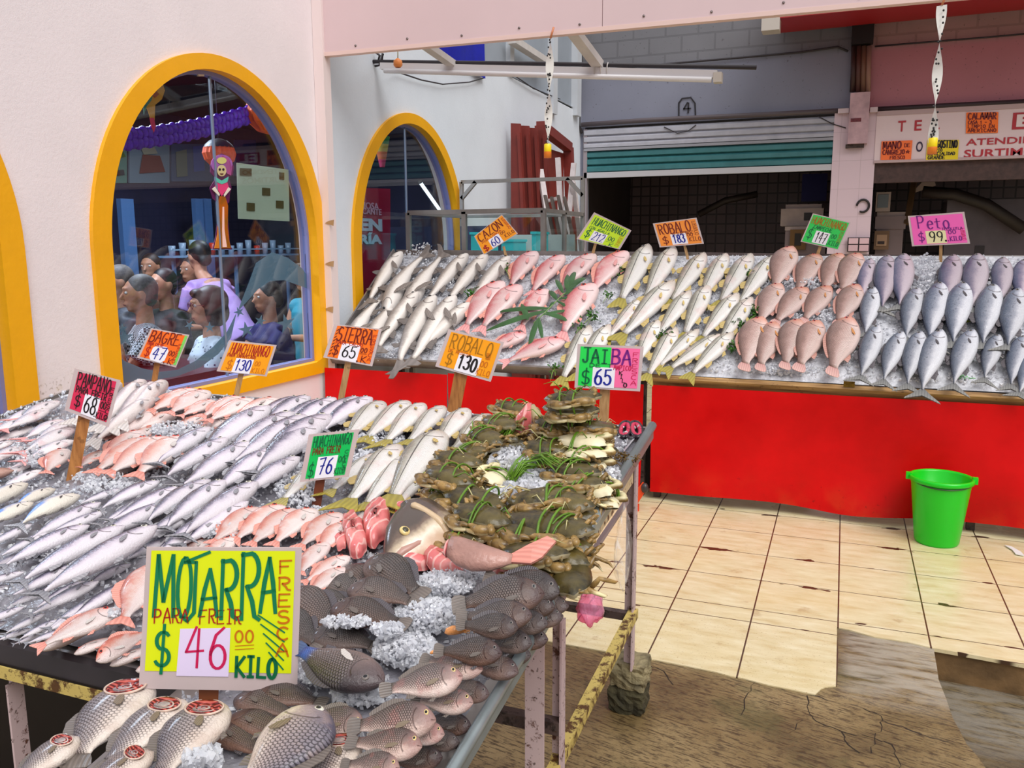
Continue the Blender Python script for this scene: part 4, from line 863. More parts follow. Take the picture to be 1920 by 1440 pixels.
# newspapers under the bonitos
def paper_mat():
    m = bpy.data.materials.new('newsprint'); t = NT(m); o = t.obj()
    b = t.n('TexBrick', {'Vector': t.scale(o, (1, 1, 1)), 'Scale': 9.0, 'Mortar Size': .06, 'Brick Width': .9, 'Row Height': .5}).outputs[1]
    ln = t.noise(t.scale(o, (3, 60, 60)), 3.0, 2); c = t.ramp(t.noise(o, 7, 3), [(.35, W(150, 148, 148)), (.6, W(196, 196, 194))])
    c = t.mix(t.math('MULTIPLY', t.smooth(ln, .5, .58), .5), c, W(70, 70, 74)); t.bsdf(col=c, rough=.5); return m
M_news = paper_mat()
def sheet(name, plane, pxs, off, m, label, cat, group=None, amp=.006, n=14):
    P4 = [plane.px(x, y, off) for x, y in pxs]; vs = []
    for j in range(n + 1):
        for i in range(n + 1):
            a, b = i / n, j / n; p = (P4[0] * (1 - a) + P4[1] * a) * (1 - b) + (P4[3] * (1 - a) + P4[2] * a) * b
            vs.append(p + plane.n * amp * noise.noise(p * 14))
    mb = MB(); mb.add(vs, [(j * (n + 1) + i, (j + 1) * (n + 1) + i, (j + 1) * (n + 1) + i + 1, j * (n + 1) + i + 1) for j in range(n) for i in range(n)], 0, True)
    o = mb.build(name, m); tag(o, label, cat, group); return o
sheet('newspaper', BP, [(1640, 560), (1730, 560), (1742, 705), (1600, 712)], .010, M_news, 'wet newspaper under the bonitos next to the pink snappers', 'newspaper', 'newspapers under the bonitos')
sheet('newspaper', BP, [(1735, 560), (1830, 560), (1850, 715), (1745, 710)], .013, M_news, 'wet newspaper under the middle bonitos below the Peto sign', 'newspaper', 'newspapers under the bonitos')
sheet('newspaper', BP, [(1835, 560), (1935, 562), (1960, 718), (1852, 714)], .010, M_news, 'wet newspaper under the bonitos at the right end of the counter', 'newspaper', 'newspapers under the bonitos')
def strip_mat(name, a, b):
    m = bpy.data.materials.new(name); t = NT(m); o = t.obj()
    n = t.noise(t.scale(o, (6, 26, 26)), 4, 2); t.bsdf(col=t.mix(t.smooth(n, .56, .62), a, b), rough=.5); return m
sheet('green_liner', BP, [(1806, 665), (1850, 662), (1852, 708), (1798, 712)], .016, strip_mat('green_print', W(140, 196, 140), W(40, 84, 50)), 'pale green printed liner between two front bonitos', 'liner')
sheet('yellow_liner', BP, [(1812, 585), (1836, 585), (1834, 625), (1812, 622)], .018, strip_mat('lime_print', W(178, 186, 40), W(120, 130, 30)), 'lime green liner showing between the middle bonitos', 'liner')

# front table ---------------------------------------------------------------
FX0, FX1, FY0, FY1 = -2.76, -.50, 1.05, 2.41
ft = thing('market_table', 'large iron-framed table of steel trays carrying the front fish display', 'table', (0, 0, 0))
mb = MB(); quad_sheet(mb, FP.p(FX0, FY0, -.005), FP.p(FX1, FY0, -.005), FP.p(FX1, FY1, -.005), FP.p(FX0, FY1, -.005), .012); mb.build('tray_bed', M_steel, ft)
mb = MB(); mb.prism([FP.p(FX0, FY1, -.02), FP.p(FX0, FY1 + .012, -.02), FP.p(FX0, FY1 + .012, .010), FP.p(FX0, FY1, .010)], (FX1 - FX0, 0, 0)); mb.build('rear_rim', M_rim, ft)
mb = MB(); mb.prism([FP.p(FX0, FY0, -.02), FP.p(FX0, FY1, -.02), FP.p(FX0, FY1, .008), FP.p(FX0, FY0, .008)], (-.012, 0, 0)); mb.build('side_rim', M_rim, ft)
mb = MB(); mb.tube([FP.p(FX1, FY0 + .3, .02), FP.p(FX1, FY1, .02)], .013, 10); mb.prism([FP.p(FX1 - .003, FY0 + .3, -.02), FP.p(FX1 - .003, FY1, -.02), FP.p(FX1 - .003, FY1, .02), FP.p(FX1 - .003, FY0 + .3, .02)], (.006, 0, 0)); mb.build('side_rim', M_lead, ft)
mb = MB(); mb.prism([FP.p(FX0, FY0, .012), FP.p(FX0, FY0 - .012, .006), (FX0, FY0 - .02, .718), (FX0, FY0 - .008, .718)], (FX1 - FX0, 0, 0)); mb.build('front_apron', M_black, ft)
mb = MB(); mb.box((FX0 + .02, 1.42, .03), (-1.0, 1.425, .72)); mb.build('shade_sheet', mat('under_table_shade', W(20, 14, 16), rough=.5, noise_=.3), ft)  # added dark sheet that stands in for the shade under the table
mb = MB(); mb.angle((FX0, FY0 - .03, .694), (FX1 - .02, FY0 - .03, .694), .024, .004, (0, 1, 0), (0, 0, 1)); mb.build('front_rail', M_yeliron, ft)
mb = MB(); mb.angle((FX1 - .055, .42, .585), (FX1 - .055, FY1, .79), .035, .005, (-1, 0, 0), (0, 0, 1)); mb.build('side_rail', M_creamiron, ft)
mb = MB(); mb.bar((FX0 + .05, FY1 - .02, .80), (FX1 - .06, FY1 - .02, .80), .03); mb.build('rear_rail', M_darkiron, ft)
def leg(x, y, zt, z0=0.0, m=M_pinkiron, w=.034):
    mb = MB(); mb.angle((x, y, z0), (x, y, zt), w, .005, (-1, 0, 0), (0, -1, 0)); return mb.build('leg', m, ft)
leg(-.555, 2.48, .93, .16); leg(-1.455, 1.075, .665, 0); leg(FX0 + .05, 2.45, .9, 0); leg(FX0 + .05, 1.075, .665, 0)
leg(-.545, 1.72, .66, 0, w=.030); leg(-.545, .50, .60, 0, w=.03)
a = at(1052, 1190, 'Y', 1.62); mb = MB(); mb.box((-.615, 1.640, .0), (-.570, 1.645, .66)); mb.build('leg', M_pinkiron, ft)
mb = MB(); mb.bar((-.56, 1.70, .305), (-.56, 2.48, .345), .028, .03); mb.build('low_brace', M_yeliron, ft)
mb = MB(); mb.bar((-.56, .50, .27), (-.56, 1.70, .295), .028, .03); mb.build('low_brace', M_yeliron, ft)
mb = MB(); mb.bar((-1.9, 1.70, .40), (-.55, 1.70, .40), .03); mb.build('cross_brace', M_darkiron, ft)
mb = MB(); mb.bar((-1.9, 2.46, .34), (-.57, 2.46, .34), .025); mb.build('cross_brace', M_darkiron, ft)
mb = MB(); mb.bar((-.57, 2.40, .735), (-.57, 1.96, .70), .012); mb.build('upper_brace', C8(150, 130, 132, rough=.5), ft)
# nearer tray for the mojarras, resting on the table's front edge
TX0, TX1, TY0, TY1 = -1.02, -.475, .40, 1.555
nt = thing('mojarra_tray', 'shallow blue-grey metal tray heaped with mojarras at the near end of the table', 'tray', (0, 0, 0))
mb = MB(); quad_sheet(mb, FP.p(TX0, TY0, .008), FP.p(TX1, TY0, .008), FP.p(TX1, TY1, .008), FP.p(TX0, TY1, .008), .006); mb.build('tray_bed', M_steel, nt)
mb = MB(); mb.tube([FP.p(TX1, TY0, .032), FP.p(TX1, TY1, .032)], .010, 10); mb.prism([FP.p(TX1 - .003, TY0, .0), FP.p(TX1 - .003, TY1, .0), FP.p(TX1 - .003, TY1, .03), FP.p(TX1 - .003, TY0, .03)], (.006, 0, 0)); mb.build('side_rim', M_lead, nt)
mb = MB(); vs = []; n = 10
A, B, Cc, D = FP.p(-.66, 1.50, .026), FP.p(TX1 + .004, 1.50, .05), FP.p(TX1 + .012, 1.575, .055), FP.p(-.66, 1.60, .022)
for j in range(n + 1):
    for i in range(n + 1):
        u_, v_ = i / n, j / n; p = (A * (1 - u_) + B * u_) * (1 - v_) + (D * (1 - u_) + Cc * u_) * v_
        vs.append(p + Vector((0, 0, .006 * noise.noise(p * 18))))
mb.add(vs, [(j * 11 + i, j * 11 + i + 1, (j + 1) * 11 + i + 1, (j + 1) * 11 + i) for j in range(n) for i in range(n)], 0, True)
mb.build('corner_liner', M_black, nt)

# crushed ice ------------------------------------------------------------------
def ice_mat():
    m = bpy.data.materials.new('crushed_ice'); t = NT(m); o = t.obj()
    n = t.noise(o, 34, 4, .7); c = t.ramp(n, [(.3, W(238, 240, 246)), (.55, W(250, 250, 254)), (.75, W(255, 255, 255))])
    nr = t.bump(t.noise(o, 120, 3), .35, .004); d = t.n('BsdfDiffuse', {'Color': c, 'Normal': nr}).outputs[0]; l = t.n('BsdfTranslucent', {'Color': c}).outputs[0]; g = t.n('BsdfGlossy', {'Color': (1, 1, 1, 1), 'Roughness': .12, 'Normal': nr}).outputs[0]
    a = t.n('MixShader', {0: .5, 1: d, 2: l}).outputs[0]; fr = t.n('Fresnel', {'IOR': 1.31}).outputs[0]
    t.t.links.new(t.n('MixShader', {0: t.math('ADD', .05, fr, clamp=True), 1: a, 2: g}).outputs[0], t.out.inputs[0]); return m
M_ice = ice_mat(); M_slush = mat('wet_slush', W(142, 140, 148), rough=.16, noise_=.45, nscale=26, bump=.4, bscale=90, spec=.6)
def chip_verts(r):
    """an irregular lump of ice as a small convex-ish polyhedron"""
    v = [Vector((0, 0, 1)), Vector((0, 0, -1))] + [Vector((math.cos(a), math.sin(a), .35 * (-1) ** k)) for k, a in enumerate([2 * PI * q / 6 for q in range(6)])]
    s = Vector((r.uniform(.5, 1.2), r.uniform(.5, 1.2), r.uniform(.35, .8))); q = Euler((r.uniform(0, 6), r.uniform(0, 6), r.uniform(0, 6))).to_matrix()
    return [q @ Vector((a.x * s.x * r.uniform(.8, 1.2), a.y * s.y * r.uniform(.8, 1.2), a.z * s.z)) for a in v]
CHF = [(0, 2 + k, 2 + (k + 1) % 6) for k in range(6)] + [(1, 2 + (k + 1) % 6, 2 + k) for k in range(6)]
CHIPS = [chip_verts(random.Random(k)) for k in range(24)]
def ice_bed(name, plane, x0, x1, y0, y1, base, amp, zones, label, res=.022, chip=(.004, .012), slush=None):
    nx, ny = int((x1 - x0) / res), int((y1 - y0) / res); vs = []
    for j in range(ny + 1):
        for i in range(nx + 1):
            X, Y = x0 + (x1 - x0) * i / nx, y0 + (y1 - y0) * j / ny
            e = min(i, nx - i, j, ny - j) / 3.0; e = min(1, e)
            h = base * e + amp * (noise.noise((X * 9, Y * 9, 3)) + .7 * noise.noise((X * 26, Y * 26, 1)) + .5 * noise.noise((X * 60, Y * 60, 5))) * e
            vs.append(plane.p(X, Y, max(.002, h)))
    mb = MB(); mb.add(vs, [(j * (nx + 1) + i, j * (nx + 1) + i + 1, (j + 1) * (nx + 1) + i + 1, (j + 1) * (nx + 1) + i) for j in range(ny) for i in range(nx)], 1, False)
    r = random.Random(len(name) * 7 + 5)
    # zones: (cx px, cy px, rx px, ry px, number, height, spread of height, size factor)
    for cx, cy, rx, ry, num, h, dh, sf in zones:
        for _ in range(int(num * 1.5)):
            a = r.uniform(0, 2 * PI); q = math.sqrt(r.random()); x, y = cx + rx * q * math.cos(a), cy + ry * q * math.sin(a)
            p = plane.px(x, y, h + dh * (1 - q) * r.random() + r.uniform(-.004, .004)); s = r.uniform(*chip) * sf * (1.6 if r.random() < .12 else 1)
            mb.add([p + c * s for c in CHIPS[r.randrange(24)]], CHF, 0, False)
    for _ in range(int((x1 - x0) * (y1 - y0) * 2600)):
        p = plane.p(r.uniform(x0 + .02, x1 - .02), r.uniform(y0 + .02, y1 - .02), base + r.uniform(0, .008)); s = r.uniform(*chip)
        mb.add([p + c * s for c in CHIPS[r.randrange(24)]], CHF, 0, False)
    o = mb.build(name, [M_ice, slush or M_slush]); tag(o, label, 'ice', None, 'stuff'); return o
ice_bed('crushed_ice', BP, XW + .02, 1.15, Y0 + .01, Y1 - .015, .018, .006,
        [(790, 500, 40, 45, 260, .03, .035, 1), (840, 520, 36, 40, 240, .03, .03, 1), (705, 570, 30, 22, 90, .02, .02, 1), (1020, 560, 40, 40, 120, .02, .02, 1), (1140, 600, 30, 40, 110, .02, .02, 1),
         (1505, 525, 75, 17, 420, .045, .05, 1), (1590, 528, 40, 15, 200, .04, .04, 1), (1530, 588, 60, 14, 240, .04, .03, 1), (1470, 692, 70, 10, 140, .02, .02, 1), (1628, 520, 16, 40, 180, .05, .03, 1), (1735, 515, 28, 40, 220, .03, .03, 1),
         (1800, 525, 16, 30, 120, .05, .03, 1), (1855, 520, 14, 26, 90, .05, .03, 1), (1600, 660, 24, 40, 80, .02, .02, 1), (1440, 520, 30, 20, 140, .03, .03, 1), (720, 665, 30, 12, 80, .02, .02, 1), (800, 650, 30, 14, 70, .02, .02, 1), (1320, 580, 30, 40, 90, .025, .02, 1)],
        'bed of crushed ice under the fish on the back counter', chip=(.004, .011), slush=mat('pale_slush', W(206, 206, 212), rough=.2, noise_=.35, nscale=30, bump=.5, bscale=90))
ice_bed('crushed_ice', FP, FX0 + .02, FX1 - .01, FY0 + .03, FY1 - .01, .022, .007,
        [(60, 845, 45, 25, 150, .05, .03, .8), (340, 805, 60, 16, 260, .05, .03, .8), (210, 915, 60, 14, 200, .05, .02, .8), (190, 895, 60, 12, 120, .05, .02, .8), (560, 915, 45, 30, 260, .045, .03, .9), (700, 865, 60, 36, 420, .04, .035, .9), (690, 820, 70, 18, 200, .05, .03, .9), (800, 860, 30, 40, 160, .04, .03, .9),
         (960, 862, 45, 26, 240, .06, .05, 1.1), (1000, 910, 55, 30, 380, .06, .05, 1.2), (940, 935, 40, 22, 160, .06, .04, 1.1), (970, 975, 22, 22, 120, .06, .04, 1.1), (845, 945, 25, 14, 80, .05, .03, 1), (1140, 890, 25, 18, 100, .05, .03, 1), (410, 985, 50, 28, 160, .05, .02, .8), (110, 1030, 60, 25, 120, .045, .02, .7), (250, 1130, 40, 25, 120, .05, .02, .7), (470, 790, 60, 22, 110, .06, .02, .7), (560, 960, 60, 14, 110, .05, .02, .8), (210, 1150, 14, 9, 60, .07, .02, .8)],
        'bed of crushed ice under the fish and crabs on the front table', chip=(.0028, .008))
ice_bed('crushed_ice', FP, TX0 + .01, TX1 - .015, TY0 + .01, TY1 - .02, .018, .006,
        [(830, 1095, 60, 22, 420, .055, .04, .8), (800, 1150, 60, 36, 800, .055, .05, .8), (760, 1215, 60, 36, 700, .05, .05, .8), (650, 1165, 45, 12, 160, .08, .02, .8), (600, 1260, 45, 26, 380, .035, .03, .8), (680, 1300, 60, 22, 360, .035, .03, .8), (372, 1420, 46, 30, 420, .09, .06, 1.0), (860, 1075, 60, 14, 160, .055, .02, .8), (725, 1180, 30, 14, 140, .085, .02, .8)],
        'heaped crushed ice between the dark mojarras in the near tray', chip=(.0025, .0075))
# ================================================================== crabs, fish cuts and small things
def crab_mat(name, top, mid, under):
    m = bpy.data.materials.new(name); t = NT(m); o = t.obj(); x, y, z = t.n('SeparateXYZ', {0: o}).outputs
    n = t.noise(o, 30, 4, .65); ri = t.n('ObjectInfo').outputs['Random']
    c = t.ramp(n, [(.32, top), (.52, mid), (.75, tuple(min(1, q * 1.5) for q in mid))])
    c = t.mix(t.smooth(z, -.004, -.014), c, under)
    c = t.n('HueSaturation', {'Value': t.math('ADD', .8, t.math('MULTIPLY', ri, .45)), 'Color': c, 'Saturation': .95}).outputs[0]
    t.bsdf(col=c, rough=.32, nrm=t.bump(n, .4, .004)); return m
M_crab = crab_mat('olive_crab_shell', W(30, 25, 10), W(80, 68, 28), W(224, 206, 152)); M_claw = crab_mat('brown_claw_shell', W(78, 55, 24), W(146, 114, 58), W(236, 220, 168)); M_clawb = crab_mat('blue_claw_shell', W(96, 104, 92), W(140, 156, 150), W(206, 206, 186))
M_under = mat('crab_underside', W(234, 222, 186), rough=.35, noise_=.12, nscale=30)
M_leaf = mat('green_tie', W(98, 138, 28), rough=.45, noise_=.35, nscale=14); M_straw = mat('straw_tie', W(196, 186, 132), rough=.6, noise_=.2, nscale=20)
def crab_meshes(seed):
    r = random.Random(seed); mb = MB(); n = 30; hw, hl, ht = .074, .040, .016
    out = []
    for k in range(n):
        a = 2 * PI * k / n; ca, sa = math.cos(a), math.sin(a)
        rx, ry = hw * (abs(ca) ** .75) * math.copysign(1, ca), hl * math.copysign(abs(sa) ** .9, sa)
        sp = 1 + (.05 if (k % 2 and sa > -.2) else 0)
        if abs(ca) > .985: sp = 1.18
        out.append((rx * sp, -ry * sp))       # front (eyes, claws) at -Y
    rings = [(1.0, 0), (.9, .008), (.7, .014), (.4, .018), (.12, .019)]; vs = []
    for q, h in rings:
        for x, y in out: vs.append((x * q, y * q, h + .0015 * noise.noise((x * 60 + seed, y * 60, q))))
    f = [(j * n + k, j * n + (k + 1) % n, (j + 1) * n + (k + 1) % n, (j + 1) * n + k) for j in range(4) for k in range(n)] + [tuple(4 * n + k for k in range(n))]
    f = [tuple(reversed(q)) for q in f]
    mb.add(vs, f, 0, True)
    rings = [(1.0, 0), (.92, -.010), (.7, -.016), (.2, -.017)]; vs = [(x * q, y * q, h) for q, h in rings for x, y in out]
    f = [(j * n + k, j * n + (k + 1) % n, (j + 1) * n + (k + 1) % n, (j + 1) * n + k) for j in range(3) for k in range(n)] + [tuple(3 * n + k for k in range(n))]
    mb.add(vs, f, 1, True)
    shell = mb.mesh('crab', [M_crab, M_under])
    legs = []
    for s in (-1, 1):
        for q in range(4):
            y0 = -.012 + .017 * q; a = r.uniform(-.12, .12) + (q - .2) * .34; L = .034
            p0 = Vector((s * hw * .62, y0 * .9, -.006)); p1 = p0 + Vector((s * L * .7 * math.cos(a), L * .6 * math.sin(a), .010 + r.uniform(-.01, .012)))
            p2 = p1 + Vector((-s * .010, .016 + .004 * q, -.014 + r.uniform(-.005, .005))); p3 = p2 + Vector((-s * .016, .006, -.006))
            l1 = MB(); l1.tube([p0, p0.lerp(p1, .5), p1, p1.lerp(p2, .5), p2, p3], [.0055, .0062, .005, .0045, .0035, .001], 6); legs.append(l1.mesh('leg', [M_claw]))
    claws = []
    for s in (-1, 1):
        c = MB(); y = -.038
        el = Vector((s * (.064 + r.uniform(-.006, .004)), y - .016, -.004)); wr = Vector((s * .030, y - .030 + r.uniform(-.004, .004), -.005 + r.uniform(-.004, .006))); tip = Vector((-s * .010, y - .022, -.007))
        c.tube([(s * .040, y + .012, -.006), el * .98, el, el + Vector((-s * .006, -.006, 0))], [.008, .0105, .0105, .008], 8)
        c.tube([el + Vector((-s * .002, -.006, 0)), el.lerp(wr, .3), el.lerp(wr, .75), wr, wr.lerp(tip, .4)], [.007, .0125, .014, .012, .007], 9)
        c.tube([wr + Vector((0, .003, .003)), wr.lerp(tip, .5) + Vector((0, .004, .005)), tip + Vector((0, .002, .002))], [.0085, .0065, .0012], 7)
        c.tube([wr + Vector((0, -.004, -.004)), wr.lerp(tip, .55) + Vector((0, -.006, -.005)), tip + Vector((0, -.003, -.003))], [.0075, .0055, .0012], 7)
        claws.append(c)
    return shell, legs, [c.mesh('claw', [M_claw]) for c in claws]
CRABS = [crab_meshes(k) for k in range(4)]
def tie_loop(mb, rx, ry, zc, h, yoff, w=.004, seed=0):
    """leaf strip wound round the stack across the front"""
    r = random.Random(seed); pts = []; x = r.uniform(-.03, .03); n = 20
    for k in range(n + 1):
        a = 2 * PI * k / n; pts.append((x + .004 * math.sin(a * 2 + seed), ry * math.cos(a) * (1 + .05 * r.random()), zc + h * math.sin(a)))
    mb.tube(pts, w, 5, 0, True, False)
def crab_bundle(px_, py_, label, n=3, scale=1.0, az=0.0, tilt=18, off=.03, flip=False, straw=2, loops=2, seed=0, parts=True):
    r = random.Random(seed * 17 + 3)
    h = .034; p = FP.px(px_, py_, off + h * n * .5 * scale)
    base = p - FP.n * (h * n * .5 * scale)
    mx = Matrix.Translation(base) @ Matrix.Rotation(math.radians(az), 4, 'Z') @ Matrix.Rotation(math.radians(tilt * .35), 4, 'X') @ Matrix.Scale(scale * .90, 4)
    b = thing('crab_bundle', label, 'crab', group='crab bundles tied with leaf strips', mx=mx)
    for k in range(n):
        sh, lg, cl = CRABS[r.randrange(4)]
        m = Matrix.Translation((r.uniform(-.010, .010), r.uniform(-.008, .008) - .004 * k, .016 + h * k)) @ Euler((math.radians(r.uniform(-9, 9)) + (PI if flip else 0), math.radians(r.uniform(-8, 8)), math.radians(r.uniform(-12, 12)))).to_matrix().to_4x4()
        c = link('crab', sh, b, m); [link('leg', q_, c) for q_ in lg]; link('claw', cl[0], c); link('claw', cl[1], c)
    zc, hh = .016 + h * (n - 1) / 2, h * n * .5 + .010
    for q in range(loops):
        mb = MB(); tie_loop(mb, .07, .062, zc, hh, 0, .0028, seed * 5 + q); mb.build('leaf_tie', M_leaf, b)
    mb = MB()   # loose ends of the ties and feelers
    for q in range(straw * 2):
        a = r.uniform(-PI, PI); L = r.uniform(.03, .08); d = Vector((math.cos(a), math.sin(a) * .7, r.uniform(.1, .8))).normalized(); s0 = Vector((r.uniform(-.05, .05), r.uniform(-.05, .03), zc + hh * r.uniform(-.2, .9)))
        mb.tube([s0, s0 + d * L * .5 + Vector((0, 0, .008)), s0 + d * L + Vector((0, 0, -.02))], [.0018, .0016, .0006], 5)
    if straw: mb.build('loose_ends', M_straw if seed % 3 else M_leaf, b)
    return b
CB = [  # px, py, crabs, scale, azimuth, tilt, off, flip, label
 (1069, 752, 2, .98, 6, 8, .16, 0, 'crab bundle crowning the tall heap behind the crabs, below the Jaiba sign'),
 (1080, 785, 2, 1.0, -8, 10, .09, 0, 'crab bundle second from the top of the tall heap below the Jaiba sign'),
 (1100, 815, 3, 1.0, 14, 14, .03, 0, 'crab bundle at the foot of the tall heap below the Jaiba sign'),
 (1040, 800, 2, .85, -20, 14, .07, 0, 'small crab bundle on the left flank of the tall heap'),
 (962, 778, 3, .95, -10, 14, .03, 0, 'crab bundle with long straw ends at the rear left, beside the last snook'),
 (942, 806, 3, .95, -25, 16, .03, 0, 'crab bundle second from the rear beside the snook'),
 (912, 832, 3, .92, -30, 16, .03, 0, 'crab bundle third from the rear beside the snook'),
 (885, 852, 2, .9, -35, 18, .04, 0, 'crab bundle fourth from the rear beside the snook'),
 (860, 876, 3, .92, -12, 16, .03, 0, 'crab bundle fifth from the rear, by the nearer snook'),
 (850, 908, 3, 1.0, -6, 14, .035, 0, 'crab bundle with brown claws nearest to the snook tails'),
 (824, 944, 3, .85, 70, 40, .02, 0, 'crab bundle with legs pointing left, above the big fish head'),
 (895, 948, 2, 1.15, 4, 10, .04, 0, 'broad crab bundle behind the big fish head'),
 (905, 985, 3, .98, -4, 14, .03, 0, 'crab bundle to the right of the big fish head'),
 (882, 1012, 2, .95, -14, 12, .03, 0, 'crab bundle lying against the pink fish tail'),
 (1024, 846, 2, .95, 6, 14, .04, 0, 'crab bundle on the ice in front of the cut fish'),
 (1002, 902, 1, .75, 10, 20, .04, 0, 'single small crab on the ice inside the ring of bundles'),
 (952, 880, 1, .6, 30, 15, .05, 0, 'lone brown claw crab on the ice by the white one'),
 (926, 900, 2, .8, 80, 60, .03, 1, 'white-bellied crab bundle standing on the ice'),
 (1096, 838, 2, 1.0, -6, 20, .05, 1, 'white-bellied crab bundle below the scissors'),
 (1100, 862, 2, .95, -30, 16, .04, 1, 'crab bundle with pale legs turned up, left of the hair-like clump'),
 (1078, 890, 2, 1.0, -16, 14, .04, 0, 'crab bundle in the middle of the right rim'),
 (1088, 914, 2, 1.0, -18, 16, .03, 0, 'crab bundle just in front of the middle of the right rim'),
 (1122, 926, 2, .85, -40, 30, .02, 1, 'pale crab bundle with legs over the tray rim'),
 (1010, 950, 3, 1.0, 10, 12, .03, 0, 'crab bundle behind the broadest shell'),
 (1058, 955, 3, .98, -10, 16, .03, 0, 'greenish crab bundle near the right rim, above the plastic bag'),
 (1020, 992, 2, 1.2, 4, 20, .04, 0, 'crab bundle with the broadest shell, curled claws in front'),
 (1064, 1008, 3, .98, -20, 20, .02, 0, 'crab bundle with bluish legs leaning on the right rim'),
 (976, 1004, 2, 1.0, 0, 14, .04, 0, 'crab bundle behind the pink fish tail fin'),
 (1004, 1046, 2, 1.05, 4, 10, .03, 0, 'dark crab bundle with two bright green ties, in front of the others'),
 (1048, 1046, 2, .95, -25, 20, .02, 0, 'crab bundle at the front corner of the table by the rim'),
]
for i, (x, y, n, s, az, ti, of, fl, lb) in enumerate(CB):
    crab_bundle(x, y, lb, n, s, az, ti, of, bool(fl), straw=3 if i in (0, 4, 5) else 2, loops=2, seed=i)
# loose bluish claws on the black liner at the tray corner
b = thing('loose_crab', 'loose crab with long bluish claws on the black liner at the tray corner', 'crab', mx=Matrix.Translation(FP.px(1072, 1082, .045)) @ Matrix.Rotation(math.radians(-70), 4, 'Z') @ Matrix.Rotation(math.radians(8), 4, 'X'))
link('shell', CRABS[1][0], b); [link('leg', q_, b) for q_ in CRABS[1][1]]
for s in (-1, 1):
    mb = MB(); mb.tube([(s * .05, -.02, 0), (s * .07, -.06, .012), (s * .06, -.085, .01)], [.006, .008, .006], 7); mb.tube([(s * .06, -.082, .01), (s * .05, -.10, .01), (s * .035, -.125, .005), (s * .02, -.16, 0)], [.006, .011, .008, .002], 8); mb.build('claw', M_clawb, b)
# tufts of green tying leaves
def leaf_tuft(x, y, dx, dy, label, n=26, off=.07):
    a, c = FP.px(x, y, off), FP.px(x + dx, y + dy, off + .02); r = random.Random(int(x)); mb = MB()
    for k in range(n):
        o = Vector((r.uniform(-.012, .012), r.uniform(-.012, .012), r.uniform(0, .02))); e = Vector((r.uniform(-.03, .03), r.uniform(-.03, .03), r.uniform(-.015, .015)))
        mb.tube([a + o, a.lerp(c, .5) + o + Vector((0, 0, .012)) + e * .3, c + o + e], [.0016, .0018, .0006], 5)
    tag(mb.build('leaf_tuft', M_leaf), label, 'leaves', 'tufts of tying leaves')
leaf_tuft(1060, 822, 28, -26, 'tuft of green tying leaves at the foot of the tall crab heap')
leaf_tuft(946, 824, 24, -22, 'tuft of green tying leaves beside the cut fish')
leaf_tuft(960, 902, 32, -28, 'tuft of green tying leaves on the ice inside the crab ring', 40)
leaf_tuft(1000, 868, 40, 14, 'arched tuft of green tying leaves behind the single small crab', 24)
mb = MB(); r = random.Random(5); c0 = FP.px(1165, 862, .02)
for k in range(90):
    a = r.uniform(0, 2 * PI); q = r.uniform(.01, .045); p = c0 + Vector((q * math.cos(a), q * math.sin(a) * 1.2, 0)); d = Vector((r.uniform(-.02, .02), r.uniform(-.02, .02), r.uniform(.0, .025)))
    mb.tube([p, p + d * .6, p + d + Vector((r.uniform(-.01, .01), 0, -.008))], .0012, 4)
tag(mb.build('root_clump', mat('brown_roots', W(112, 84, 34), rough=.7)), 'hair-like brown clump of roots by the table rim below the scissors', 'plant debris')

# big grouper head, tail piece and red fillets
def loft(mb, secs, n=16, mi=0, cap=True, uvs=None):
    """sections (centre, half width vector, half height vector)"""
    vs = []
    for c, a, b in secs:
        for k in range(n):
            t = 2 * PI * k / n; vs.append(Vector(c) + Vector(a) * math.sin(t) + Vector(b) * math.cos(t))
    f = [(j * n + k, (j + 1) * n + k, (j + 1) * n + (k + 1) % n, j * n + (k + 1) % n) for j in range(len(secs) - 1) for k in range(n)]
    if cap: f += [tuple(range(n)), tuple((len(secs) - 1) * n + k for k in range(n - 1, -1, -1))]
    mb.add(vs, f, mi, True)
def flesh_mat():
    m = bpy.data.materials.new('red_fish_flesh'); t = NT(m); o = t.obj()
    w = t.n('TexWave', {'Vector': t.scale(o, (1, 1, 1)), 'Scale': 14.0, 'Distortion': 5.0, 'Detail': 2.0, 'Detail Scale': 1.2}).outputs[1]
    c = t.ramp(t.noise(o, 12, 4), [(.3, W(196, 86, 88)), (.55, W(222, 120, 118)), (.75, W(236, 160, 152))]); c = t.mix(t.math('MULTIPLY', t.smooth(w, .80, .98), .6), c, W(244, 206, 196))
    t.bsdf(col=c, rough=.24, spec=.6, sss=.15, sssr=(.03, .01, .008), nrm=t.bump(w, .3, .006)); return m
M_flesh = flesh_mat(); M_blood = mat('dark_flesh', W(150, 30, 34), rough=.2, noise_=.4, nscale=20)
M_headskin = None
def headskin():
    m = bpy.data.materials.new('grouper_head_skin'); t = NT(m); o = t.obj(); x, y, z = t.n('SeparateXYZ', {0: o}).outputs
    n = t.noise(o, 16, 5, .6); f = t.math('ADD', t.math('MULTIPLY', z, 15.0), t.math('MULTIPLY', n, 1.0))
    c = t.ramp(f, [(.0, W(206, 176, 150)), (.30, W(238, 226, 206)), (.55, W(196, 176, 150)), (.8, W(112, 92, 80)), (1, W(84, 72, 66))])
    t.bsdf(col=c, rough=.25, spec=.6, nrm=t.bump(n, .4, .006)); return m
M_headskin = headskin()
def local_frame(h, t, off, dor=1):
    H, T = FP.px(*h, off), FP.px(*t, off); x = (H - T).normalized(); n = (FP.n - x * FP.n.dot(x)).normalized(); z = n.cross(x) * dor
    return (H - T).length, frame(x, z.cross(x), z, (H + T) / 2), H, T
L, mx, H, T = local_frame((728, 1052), (838, 984), .06, -1)
